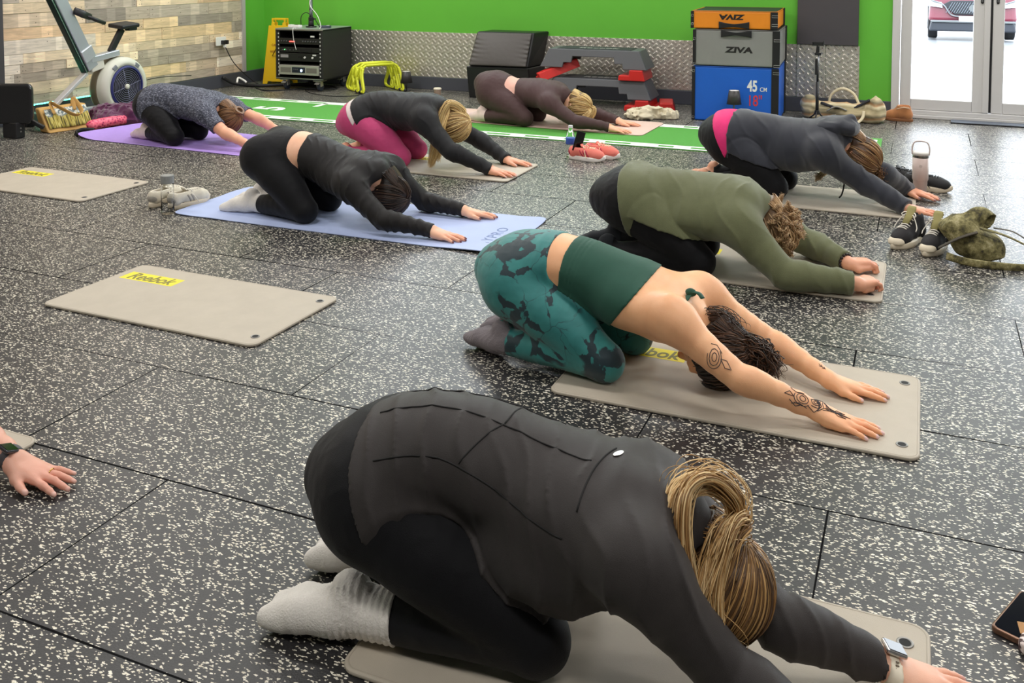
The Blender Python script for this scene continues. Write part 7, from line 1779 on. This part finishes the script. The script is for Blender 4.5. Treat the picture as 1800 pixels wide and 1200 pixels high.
b = MB(); b.sm = True; b.lathe([(0.0427, 0.2085), (0.043, 0.210), (0.043, 0.222), (0.0427, 0.2235), (0.0, 0.2235)], (0, 0, 0), 36); b.build('steel_band', M('brushed_steel', srgb(150, 146, 140), 0.25, 1.0), t)
b = MB(); b.sm = True; b.lathe([(0.0, 0.2235), (0.0425, 0.2235), (0.0415, 0.238), (0.036, 0.243), (0.0, 0.244)], (0, 0, 0), 36); b.build('lid', M('lid_white', srgb(240, 236, 230), 0.4), t)
b = MB(); b.sm = True; b.tube(crom([(-0.043, 0, 0.222), (-0.045, 0, 0.255), (-0.036, 0, 0.288), (-0.016, 0, 0.298), (0.016, 0, 0.298), (0.036, 0, 0.288), (0.045, 0, 0.255), (0.043, 0, 0.222)], 6), 0.0055, 8, flat=(0.8, 1.4)); b.build('loop_handle', M('handle_blush', srgb(206, 192, 188), 0.45), t)
e = MB(); e.cyl((0, -0.0425, 0.165), (0, -0.0435, 0.165), 0.009, n=14); e.build('etched_mark', M('etched', srgb(220, 206, 200), 0.3), t)
t = thing('phone', 'phone in a bronze case lying face up on the floor near the front mat', 'phone', (0.215, 2.075, 0), -0.42)
MB().prism(rrect(0.082, 0.16, 0.012), 0.0, 0.013, lambda x, y, z: (x, y, z)).build('phone_case', M('bronze_case', srgb(120, 90, 72), 0.3, 0.5), t, bevel=0.003)
MB().prism(rrect(0.072, 0.150, 0.009), 0.0130, 0.0136, lambda x, y, z: (x, y, z)).build('screen', M('phone_screen', srgb(14, 16, 24), 0.06), t)
MB().box((0.022, -0.035, 0.0145), (0.05, 0.035, 0.0012), (0, 0, 0.5)).build('card', M('tan_card', srgb(170, 122, 66), 0.6), t)
def cow():
    m, tr, b = nt('cow_print'); L = tr.links.new; tc = N(tr, 'ShaderNodeTexCoord'); n = N(tr, 'ShaderNodeTexNoise', i_Scale=75.0, i_Detail=1.0); L(tc.outputs['Object'], n.inputs['Vector'])
    r = ramp(tr, [(0.49, srgb(66, 34, 34)), (0.53, srgb(226, 212, 206))]); L(n.outputs['Fac'], r.inputs['Fac']); L(r.outputs['Color'], b.inputs['Base Color']); b.inputs['Roughness'].default_value = 0.35; return m
t = thing('earphone_case', 'small brown and white animal print case beside the bronze phone', 'case', (0.226, 1.985, 0), -0.3)
MB().prism(rrect(0.066, 0.048, 0.016), 0.001, 0.024, lambda x, y, z: (x, y, z)).build('case_body', cow(), t, bevel=0.006, seg=3); MB().box((0, -0.0245, 0.014), (0.02, 0.002, 0.004)).build('clasp', m_rub, t)

# camouflage bag
def camo():
    m, tr, b = nt('camo_cloth'); L = tr.links.new; tc = N(tr, 'ShaderNodeTexCoord'); n = N(tr, 'ShaderNodeTexNoise', i_Scale=24.0, i_Detail=6.0, i_Roughness=0.75); L(tc.outputs['Object'], n.inputs['Vector'])
    r = ramp(tr, [(0.36, srgb(52, 48, 36)), (0.46, srgb(98, 92, 56)), (0.56, srgb(140, 132, 88)), (0.66, srgb(172, 164, 128))]); L(n.outputs['Fac'], r.inputs['Fac']); L(r.outputs['Color'], b.inputs['Base Color']); b.inputs['Roughness'].default_value = 0.85; return m
mc_ = camo()
t = thing('shoulder_bag', 'camouflage fabric bag with trailing straps beside the high-top shoes', 'bag', (0.215, 4.62, 0), 0.0)
pk2 = [(Ell((0.02, 0.0, 0.065), (0.105, 0.085, 0.065)), 0), (Ell((-0.045, 0.02, 0.125), (0.085, 0.075, 0.055)), 0.04), (Ell((0.035, 0.05, 0.175), (0.062, 0.055, 0.042)), 0.03), (Ell((0.06, -0.03, 0.05), (0.07, 0.06, 0.055)), 0.03)]
hole2 = Ell((0.10, 0.02, 0.165), (0.055, 0.035, 0.030))
blob('bag_body', pk2, 0.005, mc_, t, lambda P, D: np.maximum(np.maximum(D + 0.012 * (1.5 * np.abs(vnoise(P / 0.055 + 2)) - 0.45), -hole2(P)), 0.002 - P[..., 2]))
g_ = MB(); g_.sm = True; g_.tube(crom([(-0.13, -0.075, 0.05), (-0.05, -0.085, 0.105), (0.02, -0.075, 0.135)], 6), 0.014, 8, flat=(0.35, 1.6)); g_.build('side_webbing', M('webbing_brown', srgb(70, 64, 54), 0.8), t)
for nm, pts in (('strap', [(0.03, -0.06, 0.15), (0.10, -0.05, 0.135), (0.18, -0.02, 0.10), (0.255, 0.0, 0.055), (0.27, -0.02, 0.02), (0.22, -0.10, 0.012), (0.10, -0.14, 0.016), (-0.02, -0.15, 0.022), (-0.10, -0.12, 0.03)]), ('thin_strap', [(0.09, 0.05, 0.13), (0.17, 0.05, 0.12), (0.245, 0.03, 0.075), (0.275, 0.0, 0.04), (0.25, -0.03, 0.016)])):
    g_ = MB(); g_.sm = True; g_.tube(crom(pts, 8), 0.012 if nm == 'strap' else 0.007, 8, flat=(0.35, 1.4)); g_.build(nm, mc_ if nm == 'strap' else M('webbing_grey', srgb(96, 92, 84), 0.8), t)

# entrance mat
t = thing('door_mat', 'dark ribbed entrance mat inside the glass door', 'door mat', (1.0, 8.525, 0))
MB().box2((-0.775, -0.085, 0.0), (0.775, 0.06, 0.012)).build('mat_pile', M('door_mat_grey', srgb(92, 98, 108), 0.75, bump=0.6, bscale=300), t, bevel=0.003)
MB().box2((-0.78, -0.095, 0.0), (0.78, -0.083, 0.010)).build('mat_edge', m_rub, t)

# ------------------------------------------------------------------ parked car in the rain
def car():
    t = thing('car', 'red car parked outside the glass door, nose towards the room', 'car', (0.955, 22.5, -0.39), 0.0)
    red = M('car_red', (0.13, 0.012, 0.03), 0.3, coat=0.3); dk = M('car_dark_plastic', (0.03, 0.034, 0.045), 0.6, bump=0.5, bscale=120); gr = M('grille_black', (0.012, 0.014, 0.02), 0.5); sl = M('car_silver', (0.16, 0.17, 0.18), 0.35, 0.3)
    W = 0.86
    def body(y0, ins, z0, z1, name, mat, depth=4.2, bev=0.06, top=0.0):
        MB().hexa([(-W + ins, y0, z0), (W - ins, y0, z0), (W - 0.02, y0 + depth, z0), (-W + 0.02, y0 + depth, z0)], [(-W + ins + 0.04, y0 + top, z1), (W - ins - 0.04, y0 + top, z1), (W - 0.06, y0 + depth, z1), (-W + 0.06, y0 + depth, z1)]).build(name, mat, t, bevel=bev, seg=4)
    body(0.0, 0.02, 0.20, 0.40, 'lower_bumper', dk, 4.2, 0.04)
    body(0.03, 0.0, 0.40, 0.95, 'body_shell', red, 4.15, 0.09, 0.10)
    body(0.9, 0.10, 0.92, 1.55, 'cabin', M('car_glass', srgb(40, 46, 52), 0.08), 2.6, 0.12, 0.5)
    s = MB(); s.box((0, -0.01, 0.415), (1.62, 0.05, 0.05)); s.build('bumper_trim', sl, t, bevel=0.015)
    gp = MB(); gp.prism([(-0.42, 0.86), (-0.56, 0.78), (-0.34, 0.56), (0.34, 0.56), (0.56, 0.78), (0.42, 0.86)], 0, 0.05, lambda x, y, z: (x, -0.02 + z + (y - 0.5) * 0.14, y)); gp.build('grille', gr, t, bevel=0.01)
    sp = MB()
    for i in range(-9, 10): sp.box((i * 0.05, -0.03 + 0.03, 0.71), (0.008, 0.02, 0.26), (-0.14, 0.5, 0))
    sp.build('grille_mesh', M('grille_grey', srgb(120, 126, 140), 0.3, 0.6), t)
    w = MB(); w.sm = True; w.tube(crom([(-0.80, 0.06, 0.86), (-0.56, 0.03, 0.76), (-0.40, 0.0, 0.55), (-0.1, -0.02, 0.525), (0.1, -0.02, 0.525), (0.40, 0.0, 0.55), (0.56, 0.03, 0.76), (0.80, 0.06, 0.86)], 6), 0.018, 8); w.build('chrome_wing', sl, t)
    for sx in (-1, 1):
        MB().hexa([(sx * 0.58, -0.0, 0.70), (sx * 0.88, 0.06, 0.74), (sx * 0.89, 0.16, 0.74), (sx * 0.58, 0.1, 0.70)][::sx], [(sx * 0.60, 0.03, 0.82), (sx * 0.88, 0.12, 0.86), (sx * 0.88, 0.22, 0.86), (sx * 0.60, 0.13, 0.82)][::sx]).build('headlight', M('headlight_clear', srgb(196, 206, 216), 0.1), t, bevel=0.01)
        for y in (0.75, 3.4):
            wl = MB(); wl.lathe([(0.05, -0.10), (0.30, -0.10), (0.34, -0.08), (0.34, 0.08), (0.30, 0.10), (0.05, 0.10)], (sx * (W - 0.10), y, 0.34), 32, 'X'); wl.build('wheel', M('tyre', srgb(34, 34, 36), 0.7), t)
    pl_ = MB().box((0.0, -0.035, 0.475), (0.52, 0.012, 0.115)).build('number_plate', M('plate_white', srgb(236, 238, 236), 0.4), t, bevel=0.004)
    lettering('plate_lettering', 'BF7', M('plate_ink', srgb(40, 40, 44), 0.5), pl_, 0.085, (-0.10, -0.0425, 0.475), (PI / 2, 0, 0), sx=0.8, spacing=1.3)
    MB().cyl((0, -0.02, 0.70), (0, 0.0, 0.70), 0.07, n=28).build('badge', sl, t)
car()
